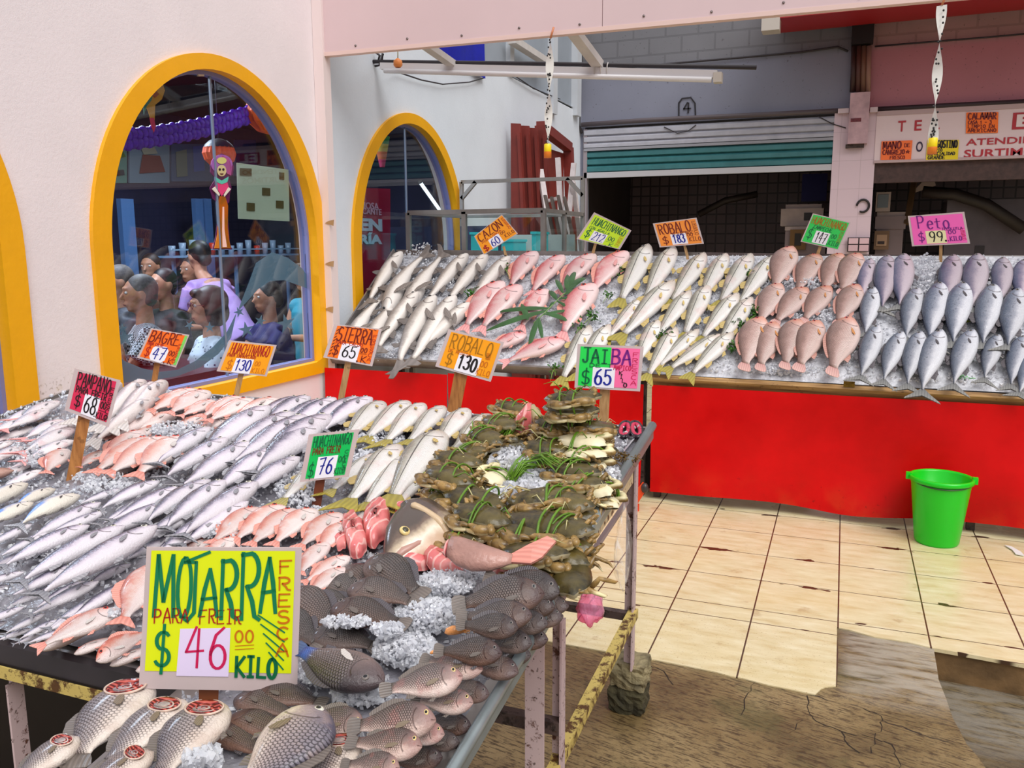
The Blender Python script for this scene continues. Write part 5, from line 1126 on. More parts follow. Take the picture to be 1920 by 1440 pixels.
mx = mx @ Matrix.Rotation(math.radians(-32), 4, 'X')
hd = thing('cut_grouper', 'big cut fish head with open snout lying on red fillets', 'fish head', mx=mx)
mb = MB(); secs = []
for f, up, lo, w in [(-.52, .012, .012, .012), (-.5, .46, .40, .18), (-.34, .52, .44, .23), (-.22, .54, .44, .25), (-.19, .50, .42, .26), (.0, .46, .38, .25), (.2, .36, .30, .20), (.36, .22, .22, .14), (.46, .12, .15, .09), (.5, .03, .05, .04)]:
    secs.append(((f * L, 0, (up - lo) / 2 * L), (0, w * L, 0), (0, 0, (up + lo) / 2 * L)))
loft(mb, secs, 20); mb.build('head', M_headskin, hd)
mb = MB(); mb.tube([(.50 * L, 0, -.02 * L), (.34 * L, .11 * L, -.04 * L), (.16 * L, .165 * L, -.07 * L), (.0, .19 * L, -.10 * L)], [.012, .010, .008, .003], 7); mb.tube([(.50 * L, 0, -.02 * L), (.34 * L, -.11 * L, -.04 * L), (.16 * L, -.165 * L, -.07 * L), (.0, -.19 * L, -.10 * L)], [.012, .010, .008, .003], 7); mb.build('lips', mat('fish_lips', W(196, 150, 136), rough=.3, noise_=.25), hd)
for s in (-1, 1):
    mb = MB(); mb.ball((0, 0, 0), (.012, .006, .012), 14, 9); mb.ball((0, s * .003, 0), (.0075, .0045, .0075), 12, 7, 1); mb.build('eye', [M_iris['yellow'], mat('cloudy_pupil', W(70, 66, 50), rough=.1)], hd, Matrix.Translation((.19 * L, s * .19 * L, .13 * L)))
mb = MB(); loft(mb, [((-.50 * L, 0, .03 * L), (0, .12 * L, 0), (0, 0, .30 * L)), ((-.535 * L, 0, .03 * L), (0, .10 * L, 0), (0, 0, .27 * L))], 16); mb.build('cut_face', M_flesh, hd)
for s in (-1, 1):
    mb = MB(); mb.tube([((-.10 - .12 * math.sin(a)) * L, s * (.255 - .06 * abs(math.cos(a))) * L, .40 * math.cos(a) * L) for a in [PI * (.12 + .76 * k / 14) for k in range(15)]], [.004] + [.008] * 13 + [.004], 7); mb.build('gill_cover_edge', mat('pale_gill_edge', W(214, 186, 150), rough=.3, noise_=.3), hd)
# tail piece
L, mx, H, T = local_frame((842, 1024), (1018, 1034), .125, -1)
tp = thing('fish_tail_piece', 'brownish pink fish tail piece with upturned tail fin beside the fillets', 'fish tail', mx=mx @ Matrix.Rotation(math.radians(-25), 4, 'X'))
mb = MB(); bow = lambda f: .18 * (f + .05) ** 2 * 2.2
secs = [((f * L, 0, -.18 + .0 + (lambda q: -.22 * (1 - (2 * q) ** 2))(f) * L * .6 + .18), (0, w * L, 0), (0, 0, h * L)) for f, h, w in [(.52, .03, .02), (.49, .13, .07), (.38, .17, .10), (.2, .17, .11), (.0, .13, .09), (-.14, .08, .05), (-.2, .055, .03)]]
loft(mb, secs, 16); mb.build('body', mat('pink_brown_skin', W(176, 132, 120), rough=.28, noise_=.35, nscale=12, bump=.3, bscale=90), tp)
mb = MB(); zz = -.22 * (1 - .16) * L * .6
plate(mb, [(-.18 * L, zz + .05 * L), (-.34 * L, zz + .18 * L), (-.52 * L, zz + .30 * L), (-.62 * L, zz + .24 * L), (-.50 * L, zz + .03 * L), (-.40 * L, zz - .05 * L), (-.18 * L, zz - .05 * L)], .008)
me = mb.mesh('tail_fin', [REDF]); l = me.uv_layers.new(name='UVMap')
for lp in me.loops: v = me.vertices[lp.vertex_index].co; l.data[lp.index].uv = (.3, v.z * 8)
link('tail_fin', me, tp)
mb = MB(); loft(mb, [((.515 * L, 0, -.02 * L), (0, .06 * L, 0), (0, 0, .11 * L)), ((.54 * L, 0, -.02 * L), (0, .04 * L, 0), (0, 0, .08 * L))], 14); mb.build('cut_face', M_flesh, tp)
def fillet(pts, off, th, label, seed, warp=.012, m=M_flesh):
    """slab of flesh: outline in pixels on a plane above the ice"""
    P_ = [FP.px(x, y, off) for x, y in pts]; c = sum(P_, Vector()) / len(P_); n = len(P_); vs = []
    for q, d in ((1.0, -.35), (1.03, .1), (.97, .62), (.82, .95), (.5, 1.1), (.15, 1.12)):
        for p in P_:
            v = c + (p - c) * q; v = v + FP.n * (d * th + warp * noise.noise(v * 22 + Vector((seed, 0, 0)))); vs.append(v - c)
    mb = MB(); mb.add(vs, [(j * n + k, j * n + (k + 1) % n, (j + 1) * n + (k + 1) % n, (j + 1) * n + k) for j in range(5) for k in range(n)] + [tuple(range(n)), tuple(5 * n + k for k in range(n - 1, -1, -1))], 0, True)
    o = mb.build('fish_fillet', m, None, Matrix.Translation(c)); tag(o, label, 'fillet', 'red fish fillets')
def blob(cx, cy, rx, ry, rot=0, n=18, k=.12, seed=0):
    r = random.Random(seed); out = []
    for i in range(n):
        a = 2 * PI * i / n; q = 1 + r.uniform(-k, k); x, y = rx * q * math.cos(a), ry * q * math.sin(a); c, s = math.cos(rot), math.sin(rot); out.append((cx + x * c - y * s, cy + x * s + y * c))
    return out
fillet(blob(664, 1002, 20, 42, -.25, seed=1), .055, .022, 'red fillet with white seams, leftmost beside the small red snappers', 1)
fillet(blob(640, 1012, 14, 16, 0, seed=9), .05, .014, 'small flap of red flesh left of the seamed fillet', 8)
fillet(blob(706, 984, 24, 36, .2, seed=2), .05, .026, 'red fillet standing between the seamed fillet and the fish head', 2)
fillet(blob(772, 960, 34, 14, .15, seed=3), .05, .02, 'pale pink fillet behind the big fish head', 3)
fillet(blob(838, 1055, 42, 24, .35, seed=4), .05, .02, 'pink fillet in front of the big fish head', 4)
fillet(blob(775, 1052, 34, 14, -.1, seed=5), .045, .018, 'red fillet strip under the snout of the fish head', 5)
fillet(blob(950, 1066, 36, 12, -.05, seed=6), .05, .018, 'red fillet under the fish tail piece', 6)
fillet(blob(850, 1028, 26, 12, .4, seed=7), .045, .02, 'red fillet wedged between the head and the tail piece', 7)
# cut fish on the crabs
cf = thing('cut_fish', 'opened pink fish head with a yellow tail piece standing among the crabs', 'fish head', mx=Matrix.Translation(FP.px(992, 812, .06)))
mb = MB(); loft(mb, [((-.045, 0, -.03), (.012, 0, 0), (0, .03, .0)), ((-.03, 0, .0), (.035, 0, 0), (0, .035, 0)), ((-.015, 0, .04), (.028, 0, 0), (0, .03, 0)), ((0, 0, .085), (.006, 0, 0), (0, .012, 0))], 14); mb.build('head', M_flesh, cf)
mb = MB(); loft(mb, [((.005, .01, .08), (.006, 0, 0), (0, .012, 0)), ((.03, .0, .04), (.02, 0, 0), (0, .02, 0)), ((.055, -.01, -.02), (.022, 0, 0), (0, .018, 0)), ((.06, -.01, -.04), (.01, 0, 0), (0, .01, 0))], 12); mb.build('side', mat('olive_silver_skin', W(176, 160, 118), rough=.3, noise_=.3), cf)
mb = MB(); mb.tube([(-.11, -.03, -.04), (-.04, -.035, -.025), (.05, -.04, -.025)], [.006, .011, .006], 8, flat=.6); mb.tube([(.03, -.04, -.03), (.08, -.03, -.02), (.13, -.03, -.035)], [.005, .010, .004], 8, flat=.6); mb.build('yellow_fin', mat('yellow_fin_plain', W(206, 166, 66), rough=.4, noise_=.3), cf)
# orange shrimps
def shrimp(x, y, dx, dy, off, label):
    a, c = FP.px(x, y, off), FP.px(x + dx, y + dy, off); d = (c - a); L = d.length; x_ = d.normalized(); n = FP.n; y_ = n.cross(x_)
    b = thing('shrimp', label, 'shrimp', group='orange shrimps', mx=frame(x_ * L, y_ * L, n * L, a))
    mb = MB(); mb.tube([(0, 0, 0), (.1, 0, .05), (.3, 0, .09), (.55, 0, .08), (.7, 0, .03)], [.03, .13, .17, .14, .05], 10); mb.build('shell', mat('shrimp_orange', W(236, 158, 92), rough=.25, noise_=.25, nscale=14), b)
    mb = MB(); r = random.Random(int(x))
    for k in range(9): mb.tube([(.5 + .03 * k, 0, 0), (.75 + .03 * k, r.uniform(-.2, .2), .04), (1.0 + r.uniform(-.1, .25), r.uniform(-.3, .3), -.02)], [.02, .016, .006], 5)
    mb.build('legs', mat('shrimp_legs', W(240, 172, 106), rough=.35), b)
shrimp(834, 1187, 54, -4, .075, 'orange shrimp on the ice beside the dark mojarras')
shrimp(806, 1226, 20, -6, .07, 'orange shrimp tip behind the topmost pale mojarra')
# parsley and the palm frond on the back counter
M_pars = mat('parsley_green', W(64, 118, 36), rough=.5, noise_=.4, nscale=30); M_stem = mat('parsley_stem', W(130, 160, 66), rough=.5)
def parsley(x, y, dx, dy, label, n=34, s=1.0):
    a, c = BP.px(x, y, .07), BP.px(x + dx, y + dy, .06); r = random.Random(int(x * 3 + y)); o = thing('parsley_sprig', label, 'parsley', group='parsley sprigs between the fish', loc=a)
    mb = MB()
    for k in range(n):
        p = Vector((r.gauss(0, .020), r.gauss(0, .010), r.gauss(0, .016))) * s; q = Euler((r.uniform(-1, 1), r.uniform(-1, 1), r.uniform(0, 6))).to_matrix()
        for w in (-.9, 0, .9):
            lf = [Vector((0, 0, 0)), Vector((.004, .006, .002)), Vector((.002, .013, 0)), Vector((-.003, .012, .001)), Vector((-.004, .006, -.001))]; rz = Matrix.Rotation(w, 3, 'Z')
            mb.prism([p + q @ (rz @ (v * s * 1.15)) for v in lf], BP.n * .0006)
    mb.build('leaflets', M_pars, o)
    mb = MB(); e = c - a; mb.tube([(0, 0, 0), e * .5 + BP.n * .01, e], [.0022, .002, .0014], 5); mb.tube([(0, 0, 0), e * .35 + Vector((.012, 0, 0)), e * .6 + Vector((.02, 0, 0))], .0014, 5); mb.build('stems', M_stem, o)
for x, y, dx, dy, lb, n, s in [(946, 502, 12, 24, 'parsley sprig between the last dogfish and the first red snapper', 30, .9), (884, 552, -4, 50, 'parsley sprig between the dogfish and the middle red snappers', 46, 1.2), (1160, 504, -16, 22, 'parsley sprig on the palest red snapper', 40, 1.0),
      (1142, 553, -12, 16, 'parsley sprig on the ice left of the snook', 26, .8), (1110, 592, -26, 30, 'parsley sprig at the end of the palm frond', 40, 1.1), (1088, 612, -10, 20, 'parsley sprig on the tail of the lower red snapper', 30, .9), (1040, 690, -8, 24, 'parsley sprig beside the front snook tail', 32, .9),
      (1408, 516, 14, 20, 'parsley sprig on the last snook of the rear row', 26, .8), (1418, 582, -20, -14, 'parsley sprig between the snook and the pink snappers', 44, 1.1), (1392, 612, 26, -22, 'long parsley sprig below the pink snappers beside the snook', 46, 1.2), (1376, 650, -10, -24, 'parsley sprig beside the first front pink snapper', 36, 1.0), (1248, 630, 24, 20, 'parsley sprig on the front snook', 40, 1.1)]:
    parsley(x, y, dx, dy, lb, n, s)
pf = thing('palm_frond', 'dark green palm frond lying across the red snappers', 'palm leaf', (0, 0, 0))
M_palm = mat('palm_green', W(50, 88, 42), rough=.35, noise_=.35, nscale=9)
def ppx(x, y, o=.105): return BP.px(x, y, o)
mb = MB(); mb.tube([ppx(1076, 535), ppx(1050, 558), ppx(1020, 588), ppx(1000, 606)], [.003, .004, .004, .003], 6); mb.build('rib', mat('palm_rib', W(120, 150, 84), rough=.4), pf)
for bx, by, ex, ey, w in [(1068, 541, 1078, 508, .022), (1064, 545, 1064, 515, .02), (1070, 540, 1094, 520, .02), (1060, 549, 1098, 522, .018), (1056, 553, 1102, 540, .016), (1048, 560, 1096, 562, .016), (1044, 564, 1092, 596, .014), (1056, 550, 1042, 524, .016), (1044, 562, 1030, 545, .018), (1040, 566, 1030, 580, .012),
                       (1030, 578, 930, 585, .022), (1026, 582, 912, 620, .026), (1024, 585, 1076, 608, .016), (1020, 588, 1074, 606, .014), (1010, 596, 992, 652, .02), (1010, 596, 1018, 640, .014), (990, 600, 978, 570, .02), (1018, 590, 1086, 582, .014)]:
    a, e = ppx(bx, by), ppx(ex, ey, .085); d = (e - a).normalized(); s = d.cross(BP.n).normalized(); vs = []; m = 8
    for k in range(m + 1):
        f = k / m; p = a.lerp(e, f) + BP.n * (.012 * math.sin(PI * f)); ww = w * math.sin(PI * min(.999, (f * .9 + .06))) ** .7
        vs += [p - s * ww, p + BP.n * .004, p + s * ww]
    mb = MB(); mb.add(vs, [(k * 3 + q, k * 3 + q + 1, k * 3 + q + 4, k * 3 + q + 3) for k in range(m) for q in (0, 1)], 0, True); mb.build('leaflet', M_palm, pf)
# ================================================================== price signs
def arc(cx, cy, rx, ry, a0, a1, n=12): return [(cx + rx * math.cos(math.radians(a0 + (a1 - a0) * k / n)), cy + ry * math.sin(math.radians(a0 + (a1 - a0) * k / n))) for k in range(n + 1)]
G = {
 'A': [[(0, 0), (.22, .55), (.5, 1), (.78, .55), (1, 0)], [(.1, .36), (.9, .40)]],
 'B': [[(.05, 0), (.05, 1)], [(.0, .97)] + arc(.42, .76, .42, .24, 80, -90) + [(.1, .5)], [(.1, .52)] + arc(.45, .26, .5, .26, 80, -95) + [(0, .0)]],
 'C': [arc(.55, .5, .52, .5, 50, 310)],
 'D': [[(.05, 0), (.05, 1)], [(0, 1)] + arc(.3, .5, .68, .5, 85, -85) + [(0, 0)]],
 'E': [[(.95, 1), (.08, .98), (.05, 0), (1, .03)], [(.05, .5), (.75, .53)]],
 'F': [[(1, 1), (.05, .96), (.08, 0)], [(.05, .52), (.75, .55)]],
 'G': [arc(.52, .5, .5, .5, 55, 330) + [(.95, .45), (.55, .45)]],
 'H': [[(.05, 1), (.05, 0)], [(.95, 1), (.95, 0)], [(.05, .5), (.95, .52)]],
 'I': [[(.5, 1), (.5, 0)], [(.2, 1), (.8, 1)], [(.2, 0), (.8, 0)]],
 'J': [[(.15, 1), (1, 1)], [(.65, 1), (.65, .25)] + arc(.36, .22, .3, .22, 0, -170)],
 'K': [[(.05, 1), (.05, 0)], [(.95, 1), (.1, .48), (1, 0)]],
 'L': [[(.1, 1), (.05, .05), (.95, .03)]],
 'M': [[(0, 0), (.08, 1), (.45, .25), (.85, 1), (1, 0)]],
 'N': [[(.05, 0), (.08, 1), (.9, .02), (.95, 1)]],
 'Ñ': [[(.05, 0), (.08, .85), (.9, .02), (.95, .85)], [(.2, 1), (.5, 1.06), (.8, 1)]],
 'O': [arc(.5, .5, .48, .5, 95, 460, 18)],
 'P': [[(.08, 0), (.05, 1)], [(0, .97)] + arc(.42, .72, .5, .28, 80, -95) + [(.08, .44)]],
 'R': [[(.08, 0), (.05, 1)], [(0, .97)] + arc(.42, .75, .48, .25, 80, -95) + [(.3, .5), (.6, .28), (.75, .05), (1, 0)]],
 'S': [arc(.52, .75, .42, .25, 40, 250) + arc(.48, .26, .48, .26, 75, -150)],
 'T': [[(0, .98), (1, 1)], [(.5, 1), (.5, 0)]],
 'U': [[(.05, 1), (.05, .35)] + arc(.5, .32, .45, .32, 180, 360) + [(.95, 1)]],
 'V': [[(0, 1), (.48, 0), (1, 1)]], 'X': [[(0, 1), (1, 0)], [(1, 1), (0, 0)]],
 'Y': [[(0, 1), (.5, .5)], [(1, 1), (.4, 0)]], 'Z': [[(.05, .98), (.95, 1), (.02, .03), (1, .02)]],
 '0': [arc(.5, .5, .46, .5, 95, 460, 18)], '1': [[(.2, .75), (.55, 1), (.52, 0)]],
 '2': [arc(.5, .72, .42, .28, 160, -30) + [(.05, .03), (1, .05)]], '3': [arc(.45, .75, .42, .25, 150, -85) + arc(.45, .27, .5, .27, 85, -155)],
 '4': [[(.55, 1), (.02, .38), (.98, .42)], [(.70, .95), (.66, 0)]], '5': [[(.9, 1), (.2, .98), (.15, .55)] + arc(.45, .32, .48, .32, 110, -150)],
 '6': [[(.80, .98), (.35, .8), (.08, .4)] + arc(.5, .28, .43, .28, 170, 530, 16)], '7': [[(.05, .95), (.95, 1), (.45, 0)], [(.3, .5), (.85, .52)]],
 '8': [arc(.5, .74, .36, .25, 270, -90, 16), arc(.5, .25, .45, .25, 90, 450, 16)], '9': [arc(.48, .70, .42, .29, 10, 370, 16) + [(.85, .4), (.6, 0)]],
 '$': [arc(.52, .68, .42, .2, 40, 250) + arc(.48, .30, .46, .2, 75, -150), [(.55, 1.05), (.48, -.08)]],
 '.': [arc(.5, .06, .08, .06, 0, 360, 6)], ',': [[(.5, .1), (.4, -.1)]], '-': [[(.1, .5), (.9, .5)]],
 'e': [[(.1, .3), (.9, .35)] + arc(.5, .3, .42, .3, 10, 320)], 't': [[(.45, .8), (.45, .1), (.8, .03)], [(.1, .55), (.9, .58)]], 'o': [arc(.5, .3, .42, .3, 90, 450, 14)], '*': [[(.1, .2), (.5, 1), (.85, .15), (0, .7), (1, .7), (.1, .2)]],
}
def ribbon(mb, pts, w, fn, mi=0):
    """flat marker stroke along pts (sign coordinates), with round-ish ends; sharp corners start a new stroke"""
    if len(pts) < 2: return
    Q_ = [Vector((p[0], p[1])) for p in pts]
    for i in range(1, len(Q_) - 1):
        if (Q_[i] - Q_[i - 1]).length > 1e-6 and (Q_[i + 1] - Q_[i]).length > 1e-6 and (Q_[i] - Q_[i - 1]).normalized().dot((Q_[i + 1] - Q_[i]).normalized()) < .45:
            ribbon(mb, pts[:i + 1], w, fn, mi); ribbon(mb, pts[i:], w, fn, mi); return
    P_ = Q_; d0 = (P_[0] - P_[1]).normalized() * w * .3; d1 = (P_[-1] - P_[-2]).normalized() * w * .3
    P_ = [P_[0] + d0] + P_[1:-1] + [P_[-1] + d1]; vs = []; n = len(P_)
    for i, p in enumerate(P_):
        a = (P_[i] - P_[i - 1]).normalized() if i else (P_[1] - P_[0]).normalized(); b = (P_[i + 1] - P_[i]).normalized() if i < n - 1 else a
        t = (a + b).normalized(); s = Vector((-t.y, t.x)); ww = w * .5 * (.8 if i in (0, n - 1) else 1)
        vs += [fn(p + s * ww), fn(p - s * ww)]
    mb.add(vs, [(2 * i, 2 * i + 1, 2 * i + 3, 2 * i + 2) for i in range(n - 1)], mi)
def write(mb, txt, x0, y0, x1, y1, w, fn, r, slant=.0, gap=.22, jit=.04, vert=False, down=0.0):
    """hand-lettered text in the box x0..x1, y0..y1 (sign units, y up)"""
    n = len(txt)
    if vert:
        ch = (y1 - y0) / n
        for k, c in enumerate(txt):
            for st in G.get(c, []): ribbon(mb, [(x0 + (x1 - x0) * px_ + r.uniform(-.01, .01) * 0, y1 - ch * (k + 1) + ch * (.12 + .76 * py_)) for px_, py_ in st], w, fn)
        return
    cw = (x1 - x0) / (n - gap * 0 if n else 1)
    for k, c in enumerate(txt):
        jx, jy, js = r.uniform(-jit, jit) * cw, r.uniform(-jit, jit) * (y1 - y0), 1 + r.uniform(-jit, jit) * 1.5
        for st in G.get(c, []):
            ribbon(mb, [(x0 + cw * (k + gap / 2 + (1 - gap) * px_) + jx + slant * py_ * (y1 - y0), y0 + down * k / n + jy + (y1 - y0) * py_ * js) for px_, py_ in st], w, fn)
M_sleeve = mat('plastic_sleeve', W(206, 186, 184), rough=.18, spec=.6, noise_=.08, nscale=6)
INK = dict(k=C8(30, 22, 24, 'ink_black', rough=.4), b=C8(30, 40, 150, 'ink_blue', rough=.4), g=C8(0, 120, 76, 'ink_green', rough=.4), r=C8(176, 30, 20, 'ink_red', rough=.4), p=C8(120, 20, 130, 'ink_purple', rough=.4), m=C8(206, 24, 84, 'ink_magenta', rough=.4), o=C8(206, 110, 10, 'ink_orange', rough=.4), d=C8(120, 24, 10, 'ink_brown', rough=.4), y=C8(166, 110, 6, 'ink_ochre', rough=.4), t=C8(0, 100, 60, 'ink_darkgreen', rough=.4), pk=C8(214, 40, 110, 'ink_pink', rough=.4))
def sign(label, plane, quad, base, paper, items, inset=(.05, .05, .05, .05), patch=None, stick=(.5, .016), stickm=None, patches=(), name='price_sign', group='hand-lettered price signs', Y=None, patchcol=(244, 240, 248), boff=.02, top=None):
    """card in a plastic sleeve on a stick. quad: corners TL TR BR BL in the photo, base: foot of the stick"""
    B = plane.px(*base, boff) if plane else at(base[0], base[1], 'Y', Y)
    d = Vector((B.x, B.y, 0)).normalized()              # upright plane through the stick's foot that faces the camera side
    def on(x, y, k=0.0):
        r_ = ray(x, y); c = B - d * k; return CAM + r_ * ((c - CAM).dot(d) / r_.dot(d))
    TL, TR, BR, BL = [on(*q, .02) for q in quad]
    def fn_(k):
        def f(p):
            u, v = p[0], 1 - p[1]; return (TL * (1 - u) + TR * u) * (1 - v) + (BL * (1 - u) + BR * u) * v - d * k - C0
        return f
    C0 = B.copy(); s = thing(name, label, 'sign', C0, group)
    mb = MB(); f = fn_(0); mb.prism([f((0, 0)), f((1, 0)), f((1, 1)), f((0, 1))], d * .0025); mb.build('plastic_sleeve', M_sleeve, s)
    l, t, r_, b_ = inset; f = fn_(.0009); mb = MB(); mats = []
    for i, (c, u0, u1) in enumerate(paper): mb.add([f((u0, b_)), f((u1, b_)), f((u1, 1 - t)), f((u0, 1 - t))], [(0, 1, 2, 3)], i); mats.append(C8(*c, rough=.35))
    mb.build('paper', mats, s)
    f = fn_(.0016)
    if patch:
        for pt in patch:
            mb = MB(); mb.add([f(q) for q in pt], [tuple(range(len(pt)))], 0); mb.build('price_patch', C8(*patchcol, rough=.4), s)
    f = fn_(.0023); r = random.Random(len(label)); byc = {}
    for it in items:
        txt, col, x0, y0, x1, y1, w = it[:7]; kw = it[7] if len(it) > 7 else {}
        mb = byc.setdefault(col, MB())
        if txt == '_': ribbon(mb, [(x0, y0), (x1, y1)], w, f)
        elif txt == '~': ribbon(mb, kw['pts'], w, f)
        else: write(mb, txt, x0, y0, x1, y1, w, f, r, **kw)
    for c, mb in byc.items(): mb.build('lettering', INK[c], s)
    # stick, behind the card
    u = stick[0]; w = stick[1]; tp = fn_(-.012)((u, .45)) if top is None else on(*top, -.012) - C0
    mb = MB(); mb.bar(tp, Vector((0, 0, -.03)) + d * .012, w, .008, up=d); mb.build('stick', stickm or M_stick, s)
    return s
def pq(x0, y0, x1, y1): return [(x0, y0), (x1, y0), (x1, y1), (x0, y1)]
OR, ORY, YG, GR, PK, RD = (252, 112, 26), (254, 164, 16), (206, 240, 40), (48, 208, 88), (252, 104, 190), (222, 44, 84)
sign('orange Cazon 60 sign tilted on its corner behind the dogfish', BP, [(889, 443), (941, 402), (971, 438), (907, 478)], (954, 490), [((253, 160, 20), .02, .98)],
     [('CAZON', 'd', .06, .58, .86, .95, .035), ('POR LONJA', 'r', .10, .46, .72, .55, .012), ('$', 'r', .06, .06, .22, .34, .04), ('60', 'b', .30, .08, .56, .42, .03), ('00', 'd', .64, .32, .78, .44, .014), ('KILO', 'd', .70, .12, .97, .26, .016), ('FRESCO', 'r', .90, .35, .98, .9, .012, dict(vert=True))],
     (.02, .03, .02, .03), [pq(.28, .03, .60, .46)], (.62, .018), M_stickp, top=(944, 462))
sign('lime Huachinango 212 sign behind the red snappers', BP, [(1114, 398), (1184, 432), (1162, 468), (1081, 448)], (1110, 474), [(YG, .05, .95)],
     [('HUACHINANGO', 't', .10, .62, .92, .90, .022), ('CON AGALLA', 't', .10, .46, .6, .56, .012), ('$', 't', .08, .14, .22, .46, .024), ('212', 'b', .28, .10, .56, .40, .022), ('00', 't', .62, .26, .78, .42, .018), ('.K', 't', .60, .02, .82, .16, .018), ('_', 't', .62, .2, .8, .22, .012), ('FRESCO', 'o', .84, .1, .93, .62, .010, dict(vert=True))],
     (.05, .05, .05, .03), [pq(.25, .06, .58, .44)], (.35, .02), M_stickp)
sign('orange Robalo 183 sign behind the snook', BP, [(1224, 419), (1306, 408), (1320, 457), (1237, 464)], (1292, 484), [((250, 148, 52), .04, .96)],
     [('ROBALO', 'd', .08, .52, .82, .92, .03), ('VERACRUZ', 'd', .34, .43, .84, .53, .012), ('$', 'd', .10, .10, .26, .42, .026), ('183', 'b', .34, .12, .62, .44, .034), ('00', 'd', .68, .34, .82, .46, .014), ('KILO', 'd', .70, .14, .97, .30, .016), ('FRESCO', 'd', .86, .35, .95, .9, .010, dict(vert=True))],
     (.04, .04, .04, .04), [pq(.31, .06, .66, .48)], (.58, .018), M_stickp, top=(1280, 445))
sign('green Huachinango 147 sign behind the pink snappers', BP, [(1524, 400), (1595, 417), (1572, 469), (1501, 453)], (1530, 478), [(GR, .03, .97)],
     [('HUACHINANGO', 'y', .06, .68, .94, .92, .026), ('CAMPECHE', 't', .16, .52, .66, .64, .016), ('$', 't', .07, .14, .22, .50, .022), ('147', 'k', .30, .10, .60, .44, .026), ('00', 't', .68, .34, .82, .48, .016), ('.KILO', 't', .62, .10, .94, .26, .018), ('FRESCO', 'y', .86, .22, .95, .72, .010, dict(vert=True))],
     (.03, .03, .03, .03), [pq(.27, .06, .64, .48)], (.5, .02), M_stickp)
sign('pink Peto 99 sign behind the bonitos', BP, [(1702, 405), (1808, 397), (1819, 457), (1710, 462)], (1764, 492), [(PK, .04, .96)],
     [('P', 'p', .14, .56, .29, .94, .03), ('eto', 'p', .30, .52, .72, .94, .03), ('TECOLUTLA', 'p', .56, .46, .92, .54, .012), ('$', 'p', .12, .12, .25, .44, .022), ('99', 'k', .32, .12, .58, .44, .026), ('.', 'k', .57, .12, .64, .44, .03), ('00', 'p', .66, .34, .80, .46, .016), ('.KILO', 'p', .62, .12, .88, .26, .018), ('FRESCO', 'm', .88, .12, .95, .5, .010, dict(vert=True))],
     (.04, .05, .04, .04), [pq(.27, .06, .62, .47)], (.55, .018), M_stickp, patchcol=(240, 232, 178))
sign('orange Bagre 47 sign in front of the restaurant window', FP, [(283, 615), (355, 628), (330, 689), (257, 671)], (284, 728), [(OR, .05, .90), ((130, 214, 96), .90, .97)],
     [('BAGRE', 'd', .06, .60, .84, .95, .032), ('PARA CALDO', 'r', .08, .48, .48, .58, .014), ('$', 'r', .10, .10, .25, .46, .026), ('47', 'b', .30, .10, .62, .46, .034), ('00', 'd', .68, .30, .84, .44, .018), ('.K', 'd', .60, .04, .86, .22, .022), ('FRESCO', 'r', .84, .1, .92, .7, .011, dict(vert=True))],
     (.05, .04, .05, .06), [[(.26, .14), (.32, .04), (.58, .02), (.66, .12), (.66, .42), (.58, .52), (.34, .52), (.26, .42)]], (.42, .02))
sign('orange Huachinango 130 sign in front of the yellow window sill', FP, [(430, 638), (519, 647), (500, 706), (406, 696)], (438, 745), [(ORY, .06, .95)],
     [('HUACHINANGO', 'r', .10, .60, .90, .93, .022), ('PARA EMPAPELADO', 'r', .08, .50, .66, .60, .012), ('$', 'o', .12, .08, .26, .42, .02), ('130', 'b', .30, .10, .62, .44, .030), ('00', 'o', .68, .30, .80, .44, .012), ('KILO', 'o', .66, .08, .92, .22, .012)],
     (.05, .05, .05, .05), [pq(.28, .02, .64, .48)], (.45, .018), M_stickp)
sign('crimson Pampano 68 sign on a long stick at the left', FP, [(140, 691), (226, 713), (204, 801), (121, 769)], (130, 902), [(RD, .09, .92)],
     [('PAMPANO', 'k', .10, .66, .84, .96, .026), ('PARA FREIR', 'k', .12, .50, .80, .64, .022), ('$', 'k', .14, .16, .30, .48, .026), ('68', 'k', .36, .12, .64, .46, .032), ('00', 'k', .70, .32, .84, .46, .020), ('_', 'k', .70, .27, .84, .27, .014), ('.KILO', 'k', .60, .10, .90, .22, .020), ('FRESCO', 'k', .84, .12, .92, .82, .014, dict(vert=True))],
     (.08, .05, .07, .08), [pq(.34, .06, .68, .52)], (.42, .030), M_stick)
sign('orange Sierra 65 sign below the yellow window edge', FP, [(627, 608), (716, 617), (698, 687), (606, 670)], (632, 768), [((254, 118, 20), .07, .94)],
     [('SIERRA', 'd', .12, .56, .86, .94, .032), ('PARA CALDO', 'r', .14, .46, .70, .55, .014), ('$', 'd', .12, .10, .26, .46, .028), ('65', 'k', .32, .12, .62, .46, .030), ('00', 'd', .68, .32, .82, .44, .020), ('_', 'd', .68, .28, .82, .29, .012), ('.K', 'd', .60, .06, .86, .24, .024), ('FRESCA', 'r', .86, .1, .94, .84, .012, dict(vert=True))] + [('_', 'k', .09, .12 + .1 * k, .12, .17 + .1 * k, .02) for k in range(8)] + [('_', 'k', .14 + .1 * k, .965, .19 + .1 * k, .94, .016) for k in range(8)],
     (.05, .03, .05, .05), [pq(.28, .02, .66, .50)], (.48, .02), M_stickp)
